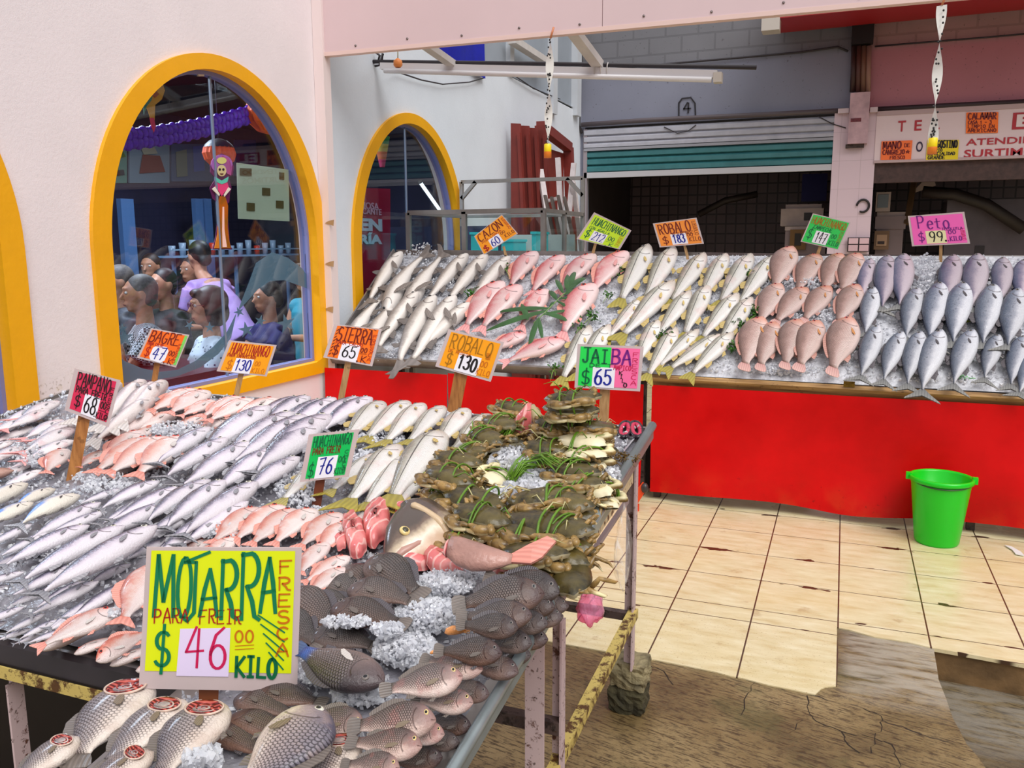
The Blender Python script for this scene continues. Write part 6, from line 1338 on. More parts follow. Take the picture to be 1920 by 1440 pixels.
sign('orange Robalo 130 sign on a wide stick behind the rear snook row', FP, [(841, 617), (945, 642), (920, 716), (816, 687)], (848, 768), [(ORY, .06, .95)],
     [('ROBALO', 'y', .10, .56, .86, .92, .024), ('DE MEDIDA', 'o', .12, .46, .52, .54, .012), ('$', 'y', .12, .10, .26, .44, .022), ('130', 'k', .34, .12, .68, .46, .040), ('00', 'o', .72, .30, .86, .44, .016), ('KILO', 'o', .70, .10, .94, .24, .014), ('FRESCO', 'o', .78, .5, .86, .66, .008, dict(vert=True))],
     (.05, .05, .05, .06), [pq(.32, .04, .72, .50)], (.42, .042), M_stick)
sign('green and pink Jaiba 65 sign above the crabs', FP, [(1083, 645), (1207, 650), (1200, 734), (1077, 727)], (1131, 790), [((36, 222, 84), .05, .52), ((255, 112, 166), .52, .95)],
     [('JAI', 't', .08, .60, .50, .92, .034), ('BA', 'p', .52, .58, .84, .90, .036), ('DE T', 't', .20, .50, .56, .58, .014), ('AMPICO', 'm', .57, .46, .84, .56, .014), ('$', 't', .08, .08, .24, .46, .026), ('65', 'b', .28, .10, .56, .46, .036), ('K', 'k', .66, .36, .72, .44, .016), ('I', 'k', .68, .27, .72, .35, .014), ('L', 'k', .71, .18, .76, .27, .014), ('O', 'k', .74, .08, .80, .17, .018), ('FRESCA', 'm', .85, .12, .93, .88, .012, dict(vert=True))],
     (.05, .05, .05, .06), [pq(.26, .04, .60, .50)], (.46, .03), M_stickp)
sign('green Huachinango 76 sign in the middle of the front table', FP, [(579, 815), (674, 805), (654, 894), (562, 904)], (588, 956), [((0, 192, 88), .10, .90)],
     [('HUACHINANGO', 't', .12, .72, .88, .95, .020), ('PARA FREIR', 'd', .14, .56, .70, .70, .018), ('$', 't', .12, .08, .26, .42, .020), ('76', 'b', .32, .12, .62, .46, .034), ('00', 't', .70, .34, .84, .46, .016), ('KILO', 't', .66, .10, .88, .22, .016), ('CHICO', 't', .80, .16, .88, .6, .012, dict(vert=True))],
     (.06, .05, .06, .06), [pq(.28, .04, .68, .50)], (.40, .022), C8(120, 60, 36, 'red_brown_stick', rough=.5))
sign('big yellow Mojarra 46 sign standing in front of the near tray', FP, [(275, 1026), (566, 1027), (557, 1297), (260, 1291)], (388, 1332), [((226, 236, 10), .03, .955)],
     [('M', 'g', .05, .52, .20, .93, .031), ('O', 'g', .19, .52, .30, .93, .024), ('~', 'g', 0, 0, 0, 0, .026, dict(pts=[(.39, .97), (.24, .90), (.31, .90), (.31, .55), (.27, .49), (.23, .52)])), ('A', 'g', .33, .53, .47, .86, .028), ('R', 'g', .46, .52, .60, .92, .031), ('R', 'g', .58, .50, .74, .95, .031), ('A', 'g', .72, .56, .85, .95, .031),
      ('PARA FREIR', 'r', .06, .475, .62, .575, .010), ('$', 'g', .07, .15, .19, .46, .024), ('46', 'm', .26, .16, .54, .44, .020), ('00', 'o', .57, .35, .70, .43, .012), ('_', 'o', .58, .32, .70, .33, .006), ('_', 'o', .58, .295, .70, .305, .006), ('KILO', 't', .58, .10, .86, .24, .026), ('FRESCA', 'o', .85, .24, .93, .93, .014, dict(vert=True))] + [('_', 'g', .72 + .02 * k, .54 - .065 * k, .90, .42 - .065 * k, .012) for k in range(5)],
     (.05, .022, .05, .13), [[(.22, .10), (.545, .10), (.545, .445), (.23, .435)]], (.42, .030), C8(140, 74, 34, 'wet_brown_stick', rough=.4), patchcol=(232, 214, 244))
# paper notes stuck on the sign board over the right stall
def note(label, quad, col, items):
    d = .072; s = thing('paper_note', label, 'note', (0, 0, 0), 'paper notes on the sign board')
    TL, TR, BR, BL = [fc(*q, YB - d) for q in quad]
    f0 = lambda k: (lambda p: (TL * (1 - p[0]) + TR * p[0]) * p[1] + (BL * (1 - p[0]) + BR * p[0]) * (1 - p[1]) - Vector((0, k, 0)))
    mb = MB(); f = f0(0); mb.prism([f((0, 0)), f((1, 0)), f((1, 1)), f((0, 1))], (0, .004, 0)); mb.build('paper', C8(*col, rough=.5), s)
    mb = MB(); r = random.Random(3)
    for txt, x0, y0, x1, y1, w in items: write(mb, txt, x0, y0, x1, y1, w, f0(.003), r)
    mb.build('lettering', INK['k'] if col[2] < 40 and col[0] > 200 and col[1] > 180 else INK['d'], s)
note('orange Calamar note at the top of the sign board', [(1812, 211), (1872, 210), (1871, 249), (1811, 250)], (255, 116, 20), [('CALAMAR', .05, .66, .95, .96, .05), ('CASA 1 - 3', .06, .44, .8, .6, .03), ('LIMPIO EN', .05, .24, .9, .40, .03), ('AMERICANO', .05, .05, .95, .20, .03)])
note('orange Mano de Cangrejo note at the left end of the sign board', [(1653, 265), (1711, 263), (1708, 299), (1651, 300)], (250, 116, 50), [('MANO', .05, .58, .66, .95, .06), ('DE', .74, .66, .94, .84, .03), ('CANGREJO', .05, .28, .78, .52, .04), ('*', .8, .3, .95, .5, .03), ('FRESCO', .3, .03, .8, .2, .03)])
note('yellow Langostino note beside the letter O', [(1739, 262), (1798, 262), (1796, 299), (1736, 300)], (232, 206, 20), [('LANGOSTINO', .04, .6, .96, .95, .05), ('LIMPIO', .06, .42, .5, .56, .03), ('ESPECIALIDAD', .04, .24, .9, .38, .03), ('GRANDE', .05, .04, .6, .2, .03)])
# ================================================================== inside the restaurant
GX = WX - .076      # just behind the glass
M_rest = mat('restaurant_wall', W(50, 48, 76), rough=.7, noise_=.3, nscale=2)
mb = MB(); mb.box((-7.6, -.6, -.1), (-7.4, 9.5, 3.0)); struct(mb, 'wall_restaurant', M_rest)
mb = MB(); mb.box((-7.6, -.8, -.1), (WX - .2, -.6, 3.0)); struct(mb, 'wall_restaurant.001', M_rest)
mb = MB(); mb.box((-7.6, 9.5, -.1), (WX - .2, 9.7, 3.0)); struct(mb, 'wall_restaurant.002', M_rest)
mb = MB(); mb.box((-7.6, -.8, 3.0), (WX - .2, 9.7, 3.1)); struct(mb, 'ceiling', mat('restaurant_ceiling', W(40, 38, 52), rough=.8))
mb = MB(); mb.box((-7.6, -.8, -.1), (WX - .2, 9.7, 0)); struct(mb, 'floor_restaurant', mat('restaurant_floor', W(70, 46, 40), rough=.5, noise_=.2))
def wx(x, y, X=GX): return at(x, y, 'X', X)
def flat(name, pts, m, label=None, cat=None, parent=None, X=GX, th=.003, group=None, holes=None):
    mb = MB(); P_ = [wx(x, y, X) for x, y in pts]
    mb.prism(P_, (-th, 0, 0)); o = mb.build(name, m, parent)
    if cat: tag(o, label, cat, group)
    return o
# sheet taped to the glass, seen from its taped side
sh_ = thing('paper_sheet', 'cream sheet of paper taped inside the arched window with five brown tape squares', 'paper', (0, 0, 0))
flat('sheet', [(444, 305), (541, 318), (543, 415), (447, 410)], C8(206, 210, 178, rough=.6), parent=sh_)
for q in [(450, 315, 472, 330), (524, 323, 533, 337), (492, 352, 507, 367), (463, 380, 478, 396), (518, 376, 532, 391)]:
    flat('tape_square', [(q[0], q[1]), (q[2], q[1] + 1), (q[2], q[3]), (q[0], q[3] - 1)], C8(104, 88, 48, rough=.4), parent=sh_, X=GX + .004, th=.002)
for x, y, lb in [(377, 135, 'small white latch plate at the top of the arched window'), (446, 152, 'small white latch plate right of the glass joint at the top')]:
    flat('latch_plate', [(x - 5, y - 6), (x + 6, y - 6), (x + 6, y + 8), (x - 5, y + 8)], C8(214, 196, 172, rough=.5), lb, 'latch', group='latch plates on the window', X=GX + .03, th=.01)
# frosted wave with starfish on the glass
def frost():
    m = bpy.data.materials.new('frosted_teal_film'); t = NT(m)
    d = t.n('BsdfPrincipled', {'Base Color': (*W(108, 138, 156), 1), 'Roughness': .5}).outputs[0]; tr = t.n('BsdfTransparent', {'Color': (.8, .9, .95, 1)}).outputs[0]
    t.t.links.new(t.n('MixShader', {0: .78, 1: tr, 2: d}).outputs[0], t.out.inputs[0]); return m
M_frost = frost()
wd = thing('window_decal', 'frosted teal wave and starfish film on the arched window glass', 'decal', (0, 0, 0))
def zz(pts): return [(x / 3, y / 3 + 420) for x, y in pts]
def tri_strip(name, up, lo, parent, X=GX + .012):
    n = min(len(up), len(lo)); mb = MB(); vs = []
    for a, b in zip(up, lo): vs += [wx(*a, X), wx(*b, X)]
    vs2 = [v + Vector((-.001, 0, 0)) for v in vs]; k = len(vs)
    mb.add(vs + vs2, [(2 * i, 2 * i + 1, 2 * i + 3, 2 * i + 2) for i in range(n - 1)] + [(k + 2 * i + 2, k + 2 * i + 3, k + 2 * i + 1, k + 2 * i) for i in range(n - 1)]); return mb.build(name, M_frost, parent)
tri_strip('wave_crest', zz([(1345, 470), (1400, 330), (1440, 220), (1530, 158), (1620, 190), (1700, 250), (1755, 325)]), zz([(1346, 482), (1395, 430), (1450, 368), (1520, 320), (1600, 316), (1690, 348), (1755, 372)]), wd)
tri_strip('wave_swoosh', zz([(1330, 500), (1275, 610), (1200, 690), (1100, 770), (1000, 820), (900, 832), (800, 812), (700, 770), (640, 722), (607, 700)]), zz([(1326, 520), (1300, 640), (1230, 730), (1130, 805), (1000, 856), (900, 872), (800, 880), (720, 890), (660, 900), (612, 900)]), wd)
for x, y, s in [(1065, 570, 30), (1180, 582, 34), (1465, 545, 36), (1610, 560, 60), (1385, 595, 50), (1345, 495, 34), (700, 640, 60), (690, 590, 34)]:
    c = (x / 3, y / 3 + 420); pts = []
    for k in range(10):
        a = PI / 2 + 2 * PI * k / 10 + x; q = s / 3 * (.95 if k % 2 == 0 else .34); pts.append((c[0] + q * math.cos(a), c[1] - q * math.sin(a)))
    flat('starfish', pts, M_frost, parent=wd, X=GX + .010, th=.001)
# cut-out figure of a lady in a big hat
cl = thing('paper_figure', 'cut-out paper lady with a big pink hat and long orange dress on the window', 'decoration', (0, 0, 0))
def zl(pts): return [(180 + x / 4.5, 110 + y / 4.5) for x, y in pts]
def ell(cx, cy, rx, ry, n=20): return [(cx + rx * math.cos(2 * PI * k / n), cy + ry * math.sin(2 * PI * k / n)) for k in range(n)]
XF = GX + .010
flat('outline', zl([(1060, 800), (1130, 830), (1165, 910), (1155, 980), (1120, 1000), (1145, 1090), (1130, 1140), (1125, 1210), (1105, 1230), (1120, 1440), (1130, 1560), (1150, 1610), (985, 1610), (1010, 1500), (1030, 1330), (1010, 1200), (985, 1180), (960, 1090), (1010, 1010), (965, 960), (965, 900), (1000, 830)]), C8(120, 26, 90, rough=.5), parent=cl, X=XF)
flat('hat', zl(ell(1062, 890, 90, 80)), C8(196, 110, 196, rough=.5), parent=cl, X=XF + .004); flat('hat_brim', zl([(1062, 815), (1120, 840), (1150, 920), (1140, 985), (1110, 970), (1095, 900)]), C8(236, 120, 190, rough=.5), parent=cl, X=XF + .006)
flat('hat_flowers', zl(ell(1062, 860, 40, 28)), C8(206, 200, 120, rough=.5), parent=cl, X=XF + .008); flat('face', zl(ell(1062, 945, 38, 48)), C8(206, 190, 140, rough=.5), parent=cl, X=XF + .010)
for x in (1046, 1076): flat('eye', zl(ell(x, 935, 9, 11, 10)), C8(40, 24, 40, rough=.5), parent=cl, X=XF + .012)
flat('mouth', zl([(1046, 968), (1078, 968), (1070, 980), (1054, 980)]), C8(90, 30, 40, rough=.5), parent=cl, X=XF + .012)
flat('collar', zl([(1010, 1000), (1062, 1030), (1120, 995), (1110, 1040), (1062, 1060), (1020, 1040)]), C8(90, 190, 170, rough=.5), parent=cl, X=XF + .010)
flat('bodice', zl([(1020, 1045), (1110, 1045), (1125, 1100), (1090, 1120), (1062, 1160), (1030, 1110), (1005, 1090)]), C8(222, 60, 120, rough=.5), parent=cl, X=XF + .008)
for pts in ([(1005, 1080), (980, 1100), (1040, 1160), (1046, 1145)], [(1120, 1085), (1140, 1100), (1085, 1165), (1080, 1150)]): flat('arm', zl(pts), C8(226, 220, 206, rough=.5), parent=cl, X=XF + .012)
flat('dress', zl([(1045, 1160), (1090, 1160), (1115, 1240), (1112, 1420), (1125, 1540), (1140, 1600), (1000, 1600), (1025, 1480), (1040, 1300), (1030, 1220)]), C8(240, 140, 30, rough=.5), parent=cl, X=XF + .006); flat('dress_stripe', zl([(1070, 1250), (1082, 1250), (1084, 1440), (1105, 1590), (1070, 1590), (1066, 1440)]), C8(246, 200, 190, rough=.5), parent=cl, X=XF + .008)
# parrot cut-out
pr = thing('paper_parrot', 'orange and green cut-out parrot hanging upside down at the upper left of the window', 'decoration', (0, 0, 0))
flat('body', zl([(430, 260), (490, 205), (560, 200), (582, 270), (555, 345), (500, 390), (495, 520), (470, 540), (440, 440), (400, 360)]), C8(236, 160, 20, rough=.5), parent=pr, X=XF - .08); flat('wing', zl([(395, 340), (440, 280), (480, 300), (470, 350), (430, 400), (405, 470)]), C8(70, 140, 110, rough=.5), parent=pr, X=XF - .074)
flat('tail', zl([(455, 500), (490, 500), (504, 575), (490, 622), (470, 575)]), C8(226, 40, 80, rough=.5), parent=pr, X=XF - .076); flat('beak', zl([(470, 300), (505, 270), (535, 300), (500, 330)]), C8(196, 100, 60, rough=.5), parent=pr, X=XF - .074)
# garland and paper lanterns
a, c = wx(196, 258, -3.85), wx(480, 205, -3.85); mb = MB(); n = 34
for row in range(2):
    for k in range(n):
        p = a.lerp(c, k / (n - 1)) + Vector((0, 0, -.05 * row - .03 * math.sin(PI * k / (n - 1)))); mb.ball(p + Vector((0, 0, .008 * (k % 2))), (.035, .030, .038), 8, 6)
tag(mb.build('paper_garland', mat('purple_foil', W(92, 40, 190), rough=.25, noise_=.4, nscale=40)), 'purple foil garland strung across the restaurant window', 'garland')
def lantern(px_, r, X, cap, label):
    p = wx(*px_, X); o = thing('paper_lantern', label, 'lantern', p, 'orange paper lanterns'); mb = MB(); n = 40; prof = [(.12, -.95), (.55, -.82), (.88, -.45), (1, 0), (.9, .42), (.58, .8), (.12, .95)]; vs = []
    for q, z in prof:
        for k in range(n): w_ = r * q * (1 + .06 * (k % 2)); vs.append((w_ * math.cos(2 * PI * k / n), w_ * math.sin(2 * PI * k / n), r * z * .92))
    mb.add(vs, [(j * n + k, j * n + (k + 1) % n, (j + 1) * n + (k + 1) % n, (j + 1) * n + k) for j in range(6) for k in range(n)], 0, False)
    mb.build('lantern_body', mat('orange_tissue', W(246, 86, 20), rough=.6, noise_=.25, nscale=30), o)
    if cap:
        mb = MB(); mb.lathe([(r * .96, r * .36), (r * .84, r * .56), (r * .55, r * .82), (.01, r * .95)], 24); mb.build('black_top', C8(24, 20, 26, rough=.5), o)
    mb = MB(); mb.tube([(0, 0, r * .9), (0, 0, 3.0 - p.z)], .003, 5); mb.build('string', C8(60, 60, 70, rough=.5), o)
lantern((508, 212), .165, -3.75, False, 'large orange honeycomb paper lantern at the right of the window')
lantern((411, 288), .105, -4.0, True, 'small orange paper lantern with a black top behind the paper lady')
# wall menus, shelf with glasses and pale posts at the back of the room
def rest_panel(name, q, col, label, cat, X=-7.37, m=None):
    return flat(name, [(q[0], q[1]), (q[2], q[1]), (q[2], q[3]), (q[0], q[3])], m or C8(*col, rough=.5), label, cat, X=X, th=.02)
def picture(q, bg, shapes, label):
    o = thing('menu_picture', label, 'picture', (0, 0, 0), 'menu pictures on the restaurant wall'); rest_panel('panel', q, bg, None, None).parent = o
    for pts, col in shapes: flat('motif', pts, C8(*col, rough=.5), parent=o, X=-7.35, th=.004)
picture((200, 268, 238, 343), (110, 150, 130), [([(208, 320), (232, 318), (234, 328), (206, 330)], (60, 60, 60)), ([(219, 318), (222, 318), (221, 295), (219, 295)], (120, 110, 40)), ([(205, 295), (212, 284), (221, 290), (230, 282), (236, 294), (222, 298)], (90, 120, 30))], 'menu picture with a palm tree, leftmost on the restaurant wall')
picture((243, 262, 318, 343), (130, 150, 160), [([(268, 290), (300, 292), (310, 322), (262, 325)], (130, 50, 40)), ([(265, 278), (290, 276), (296, 288), (270, 290)], (190, 180, 150))], 'menu picture with a red dish beside the palm picture')
picture((322, 270, 400, 340), (70, 100, 130), [([(330, 285), (350, 280), (352, 330), (332, 332)], (120, 130, 110)), ([(362, 275), (382, 272), (384, 320), (364, 322)], (60, 100, 170))], 'bluish menu picture behind the paper lanterns')
picture((440, 262, 556, 330), (84, 76, 136), [([(450, 290), (470, 288), (470, 300), (450, 302)], (60, 50, 100)), ([(480, 278), (500, 276), (500, 300), (480, 302)], (56, 48, 96))], 'violet menu board behind the taped sheet')
for x0, x1, lb in [(384, 396, 'pale blue post behind the paper lady'), (226, 250, 'pale blue post at the left of the room'), (366, 380, 'grey blue post beside the pale blue one')]:
    a, c = wx(x0, 372, -6.9), wx(x1, 372, -6.9); mb = MB(); mb.box((-6.96, a.y, 0), (-6.9, c.y, a.z)); tag(mb.build('post', C8(96, 136, 190, rough=.5)), lb, 'post', 'posts in the restaurant')
shf = thing('bar_shelf', 'pale blue metal shelf with rails at the back of the restaurant', 'shelf', (0, 0, 0)); XS = -6.2
a, c = wx(325, 480, XS), wx(560, 472, XS)
mb = MB(); mb.box((XS - .25, a.y, a.z - .02), (XS, c.y, a.z)); mb.build('shelf_board', C8(130, 170, 206, rough=.4), shf)
mb = MB(); mb.bar((XS, a.y, a.z + .06), (XS, c.y, a.z + .06), .015); mb.build('rail', C8(150, 180, 206, rough=.4), shf)
for k in range(3): mb = MB(); yy = a.y + (c.y - a.y) * (.05 + .45 * k); mb.bar((XS - .1, yy, 0), (XS - .1, yy, a.z), .03); mb.build('leg', C8(110, 140, 180, rough=.4), shf)
M_cup = C8(150, 170, 190, 'cup_glass', rough=.15); proto = None
for k in range(14):
    f = k / 13; y = a.y + (c.y - a.y) * (.04 + .92 * f); hh = .10 + .03 * ((k * 7) % 3)
    mb = MB(); mb.lathe([(.028, 0), (.036, hh), (.032, hh), (.025, .01)], 14, cap0=True); o = mb.build('drinking_glass', C8(206, 60, 40, rough=.3) if k in (4, 9) else M_cup, None, Matrix.Translation((XS - .09, y, a.z)))
    tag(o, 'drinking glass standing %s from the left on the pale blue restaurant shelf' % ORD[k], 'glass', 'glasses on the bar shelf')
tb = thing('restaurant_table', 'dark maroon table behind the bottom of the arched window', 'table', (-4.0, 3.9, 0))
mb = MB(); mb.box((-.42, -.95, .70), (.42, .75, .74)); mb.build('tabletop', mat('maroon_cloth', W(70, 24, 34), rough=.4, noise_=.3), tb)
for x in (-.36, .36):
    for y in (-.88, .68): mb = MB(); mb.bar((x, y, 0), (x, y, .70), .05); mb.build('leg', C8(40, 20, 20, rough=.5), tb)
# red poster in the second window
ps = thing('window_poster', 'dark red poster with pale lettering inside the second arched window', 'poster', (0, 0, 0))
flat('poster', [(664, 352), (732, 354), (732, 548), (664, 560)], mat('poster_red', W(176, 16, 58), rough=.4), parent=ps, X=GX - .004, th=.004)
def wall_text(txt, q, col, parent, X, bold=.02):
    """lettering on a surface that faces +X; q = left, top, right, bottom in the photo"""
    A, B = wx(q[0], q[3], X), wx(q[2], q[1], X); me, lo, hi = text_mesh(txt, 1, .002, bold); sy, sz = (B.y - A.y) / (hi[0] - lo[0]), (B.z - A.z) / (hi[1] - lo[1])
    me.transform(Matrix(((0, 0, 1, X), (sy, 0, 0, A.y - lo[0] * sy), (0, sz, 0, A.z - lo[1] * sz), (0, 0, 0, 1)))); me.materials.append(C8(*col, rough=.5)); link('lettering', me, parent)
wall_text('CIOSA', (673, 381, 710, 391), (222, 170, 190), ps, GX + .004); wall_text('SCANTE', (674, 392, 715, 401), (222, 170, 190), ps, GX + .004); wall_text('Y', (675, 403, 681, 409), (222, 170, 190), ps, GX + .004)
wall_text('EN', (674, 411, 716, 433), (200, 214, 226), ps, GX + .004, .05); wall_text('RÍA', (674, 436, 716, 458), (200, 214, 226), ps, GX + .004, .05)
pn = thing('paper_pinata', 'small rainbow paper ornament hanging in the second arched window', 'decoration', wx(716, 285, GX - .2))
for k, c in enumerate([(226, 60, 110), (236, 120, 60), (226, 196, 60), (70, 170, 90)]):
    mb = MB(); mb.lathe([(.02 + .012 * k, -.12 + .06 * k), (.032 + .012 * k, -.06 + .06 * k)], 12); mb.build('fringe', C8(*c, rough=.6), pn)
# glowing tube added behind the second window as a reflection in its glass
tl_ = thing('tube_lamp', 'slanting white tube lamp seen through the second arched window', 'lamp', (0, 0, 0))
mb = MB(); mb.tube([wx(788, 342, -4.6), wx(826, 396, -4.6)], .02, 8); m_ = mat('tube_reflection', W(230, 240, 246), rough=.4, emc=(.9, .97, 1, 1), ems=2.0); mb.build('tube', m_, tl_)
mb = MB(); mb.tube([wx(787, 340, -4.6), wx(788, 342, -4.6)], .026, 8); mb.build('end_cap', C8(120, 120, 120), tl_)

# ------------------------------------------------------------------ people
M_skin = [mat('skin_%d' % k, W(*c), rough=.5, noise_=.08, nscale=12, sss=.1, sssr=(.02, .008, .004)) for k, c in enumerate([(186, 128, 98), (196, 138, 108), (212, 158, 128)])]
def remesh(o, vox, it=6):
    m = o.modifiers.new('join', 'REMESH'); m.mode = 'VOXEL'; m.voxel_size = vox; m.use_smooth_shade = True
    s = o.modifiers.new('soften', 'SMOOTH'); s.factor = .5; s.iterations = it
def hand(mb, w, d, up, side, curl=.5, s=1.0):
    """palm with five fingers at wrist w pointing along d"""
    d = d.normalized(); up = (up - d * up.dot(d)).normalized(); sd = d.cross(up) * side
    mb.tube([w, w + d * .045 * s, w + d * .085 * s], [.026, .036, .032], 8, flat=.5)
    for k, (off, L) in enumerate([(-.026, .062), (-.009, .074), (.009, .070), (.025, .055)]):
        b = w + d * .080 * s + sd * off; p1 = b + (d * math.cos(curl) - up * math.sin(curl) * .7) * L * .5; p2 = p1 + (d * math.cos(curl * 2) - up * math.sin(curl * 2)) * L * .5
        mb.tube([b, p1, p2], [.0095, .009, .0075], 6)
    t0 = w + d * .02 * s - sd * .026; mb.tube([t0, t0 - sd * .026 + d * .03, t0 - sd * .028 + d * .062], [.012, .0105, .009], 6)
def person(label, px_, X, facing, skin, hair, shirt, pose='seated', lean=0.0, tilt=0.0, arms=None, hairstyle='short', extra=None, headscale=1.0, sleeve='short', vox=.009):
    c = wx(*px_, X); left = Vector((-math.cos(math.atan2(-c.x, c.y)), -math.sin(math.atan2(-c.x, c.y)), 0))
    f = Vector((facing[0], facing[1], 0)).normalized(); z = Vector((0, 0, 1)); y = z.cross(f)
    o = thing('person', label, 'person', mx=frame(f, y, z, c), group='people in the restaurant')
    b = MB(); hs = headscale
    b.ball((0, 0, .015), (.098 * hs, .078 * hs, .105 * hs), 20, 14); b.ball((.018, 0, -.045), (.070 * hs, .060 * hs, .075 * hs), 16, 12); b.ball((.055, 0, -.088), (.028, .030, .022), 10, 8)
    b.tube([(.088, 0, .03), (.104, 0, .0), (.116, 0, -.018), (.100, 0, -.026)], [.009, .011, .014, .010], 8)         # nose
    b.tube([(.082, .045, .042), (.094, .02, .046), (.096, 0, .040), (.094, -.02, .046), (.082, -.045, .042)], [.008, .010, .009, .010, .008], 7)   # brow
    b.tube([(.078, .028, -.055), (.094, 0, -.052), (.078, -.028, -.055)], [.007, .010, .007], 7); b.tube([(.080, .024, -.068), (.092, 0, -.067), (.080, -.024, -.068)], [.006, .009, .006], 7)
    for s in (-1, 1): b.ball((-.005, s * .080, .0), (.020, .010, .032), 10, 8)
    dz = -.16; L = Vector((-.02 - lean * .10, 0, -.25)); hip = Vector((-.06 - lean * .5, 0, -.72))
    b.tube([(-.012, 0, -.06), (-.022, 0, -.14), (L.x, 0, -.22)], [.055, .055, .062], 12)
    sh = [Vector((L.x, s * .185, -.265)) for s in (1, -1)]
    arms = arms or [[(.06, .23, -.52), (.30, .10, -.50)], [(.06, -.23, -.52), (.30, -.10, -.50)]]
    cl_ = MB(); cl_.tube([L + Vector((0, 0, .03)), L + Vector((0, 0, -.04)), L.lerp(hip, .4), L.lerp(hip, .75), hip], [.085, .15, .165, .15, .165], 16); 
    cl_.tube([sh[0], L + Vector((0, 0, -.01)), sh[1]], [.075, .09, .075], 12)
    for s, (el, wr) in zip((1, -1), arms):
        el, wr = Vector(el), Vector(wr); S = sh[0] if s > 0 else sh[1]
        b.tube([S, S.lerp(el, .5), el, el.lerp(wr, .4), wr], [.050, .046, .038, .036, .026], 10); hand(b, wr, wr - el, Vector((0, 0, 1)), s)
        e = .62 if sleeve == 'short' else 1.0
        pts = [S, S.lerp(el, .35), S.lerp(el, e)]; rs = [.068, .064, .060]
        if sleeve == 'long': pts += [el.lerp(wr, .5), el.lerp(wr, .88)]; rs = [.068, .062, .054, .048, .040]
        if sleeve != 'none': cl_.tube(pts, rs, 10)
    b.tube([L, L.lerp(hip, .5), hip], [.12, .14, .14], 12)
    body = b.build('body', M_skin[skin], o); remesh(body, vox)
    shirt_o = cl_.build('shirt', shirt, o); remesh(shirt_o, .012, 4)
    h = MB()
    if hairstyle == 'short': h.ball((-.018, 0, .040), (.100, .084, .098), 18, 12); h.ball((-.045, 0, -.01), (.066, .078, .075), 14, 10)
    elif hairstyle == 'bob': h.ball((-.030, 0, .045), (.112, .105, .105), 18, 12); h.ball((-.050, 0, -.03), (.090, .112, .10), 18, 12); h.ball((-.02, .075, -.03), (.055, .04, .09), 12, 9); h.ball((-.02, -.075, -.03), (.055, .04, .09), 12, 9); h.ball((.06, 0, .095), (.045, .06, .032), 12, 8)
    else: h.ball((-.024, 0, .045), (.104, .09, .102), 18, 12); h.ball((-.085, 0, -.02), (.055, .06, .06), 12, 9)
    ho = h.build('hair', hair, o); remesh(ho, .010, 3)
    for s in (-1, 1):
        e = MB(); e.ball((0, 0, 0), (.012, .014, .010), 12, 8); e.ball((.006, 0, 0), (.007, .007, .007), 10, 7, 1); e.build('eye', [C8(226, 220, 212, rough=.2), C8(26, 16, 12, rough=.15)], o, Matrix.Translation((.082, s * .034, .018)))
    mb = MB(); mb.tube([(.090, .026, -.062), (.102, 0, -.060), (.090, -.026, -.062)], [.002, .003, .002], 6); mb.build('mouth', C8(110, 44, 40, rough=.5), o)
    if extra: extra(o)
    return o
def checks(name, a, c, s):
    m = bpy.data.materials.new(name); t = NT(m); ch = t.n('TexChecker', {'Vector': t.obj(), 'Color1': (*a, 1), 'Color2': (*c, 1), 'Scale': s}).outputs[0]; t.bsdf(col=ch, rough=.7); return m
def dots(name, a, c, s):
    m = bpy.data.materials.new(name); t = NT(m); v = t.n('TexVoronoi', {'Vector': t.obj(), 'Scale': s}).outputs[0]; t.bsdf(col=t.mix(t.smooth(v, .28, .20), a, c), rough=.7); return m
H_grey = mat('grey_hair', W(86, 78, 76), rough=.6, noise_=.4, nscale=60); H_dark = mat('dark_brown_hair', W(46, 22, 20), rough=.5, noise_=.4, nscale=60); H_black = mat('black_hair', W(22, 18, 20), rough=.5, noise_=.3, nscale=60)
LEFT = (-.70, -.72)
def watch(o):
    mb = MB(); mb.lathe([(.030, -.010), (.032, -.010), (.032, .010), (.030, .010)], 16); mb.build('wristwatch', C8(200, 200, 200, rough=.2, metal=.8), o, Matrix.Translation((.15, -.10, -.22)) @ Matrix.Rotation(.9, 4, 'Y'))
person('grey-haired man in a small-checked shirt with hands clasped at his chin', (262, 553), -4.25, (-.62, -.78), 0, H_grey, checks('black_white_checks', W(30, 30, 38), W(206, 206, 212), 70), arms=[[(.14, .22, -.48), (.20, .03, -.13)], [(.14, -.22, -.48), (.20, -.03, -.13)]], extra=watch, sleeve='short', vox=.007)
def specs(o):
    mb = MB()
    for s in (-1, 1): mb.tube([(.104, s * (.036 + .026 * math.cos(a)), .016 + .020 * math.sin(a)) for a in [2 * PI * k / 16 for k in range(17)]], .0025, 5); mb.tube([(.104, s * .06, .020), (.0, s * .084, .022)], .0025, 5)
    mb.tube([(.104, -.010, .018), (.108, 0, .020), (.104, .010, .018)], .0025, 5); mb.build('glasses', C8(120, 20, 40, rough=.3), o)
    mb = MB(); mb.lathe([(.012, -.02), (.012, 0), (.004, .02)], 10); mb.build('earring', C8(206, 210, 214, rough=.2, metal=.6), o, Matrix.Translation((-.005, -.094, -.06)))
person('woman with dark brown bob, red glasses and a white dotted blouse, facing left', (388, 577), -3.85, (-.55, -.83), 1, H_dark, dots('white_dotted_blouse', W(206, 214, 226), W(50, 60, 96), 34), hairstyle='bob', extra=specs, arms=[[(.10, .22, -.50), (.26, .04, -.40)], [(.10, -.22, -.50), (.28, -.06, -.40)]])
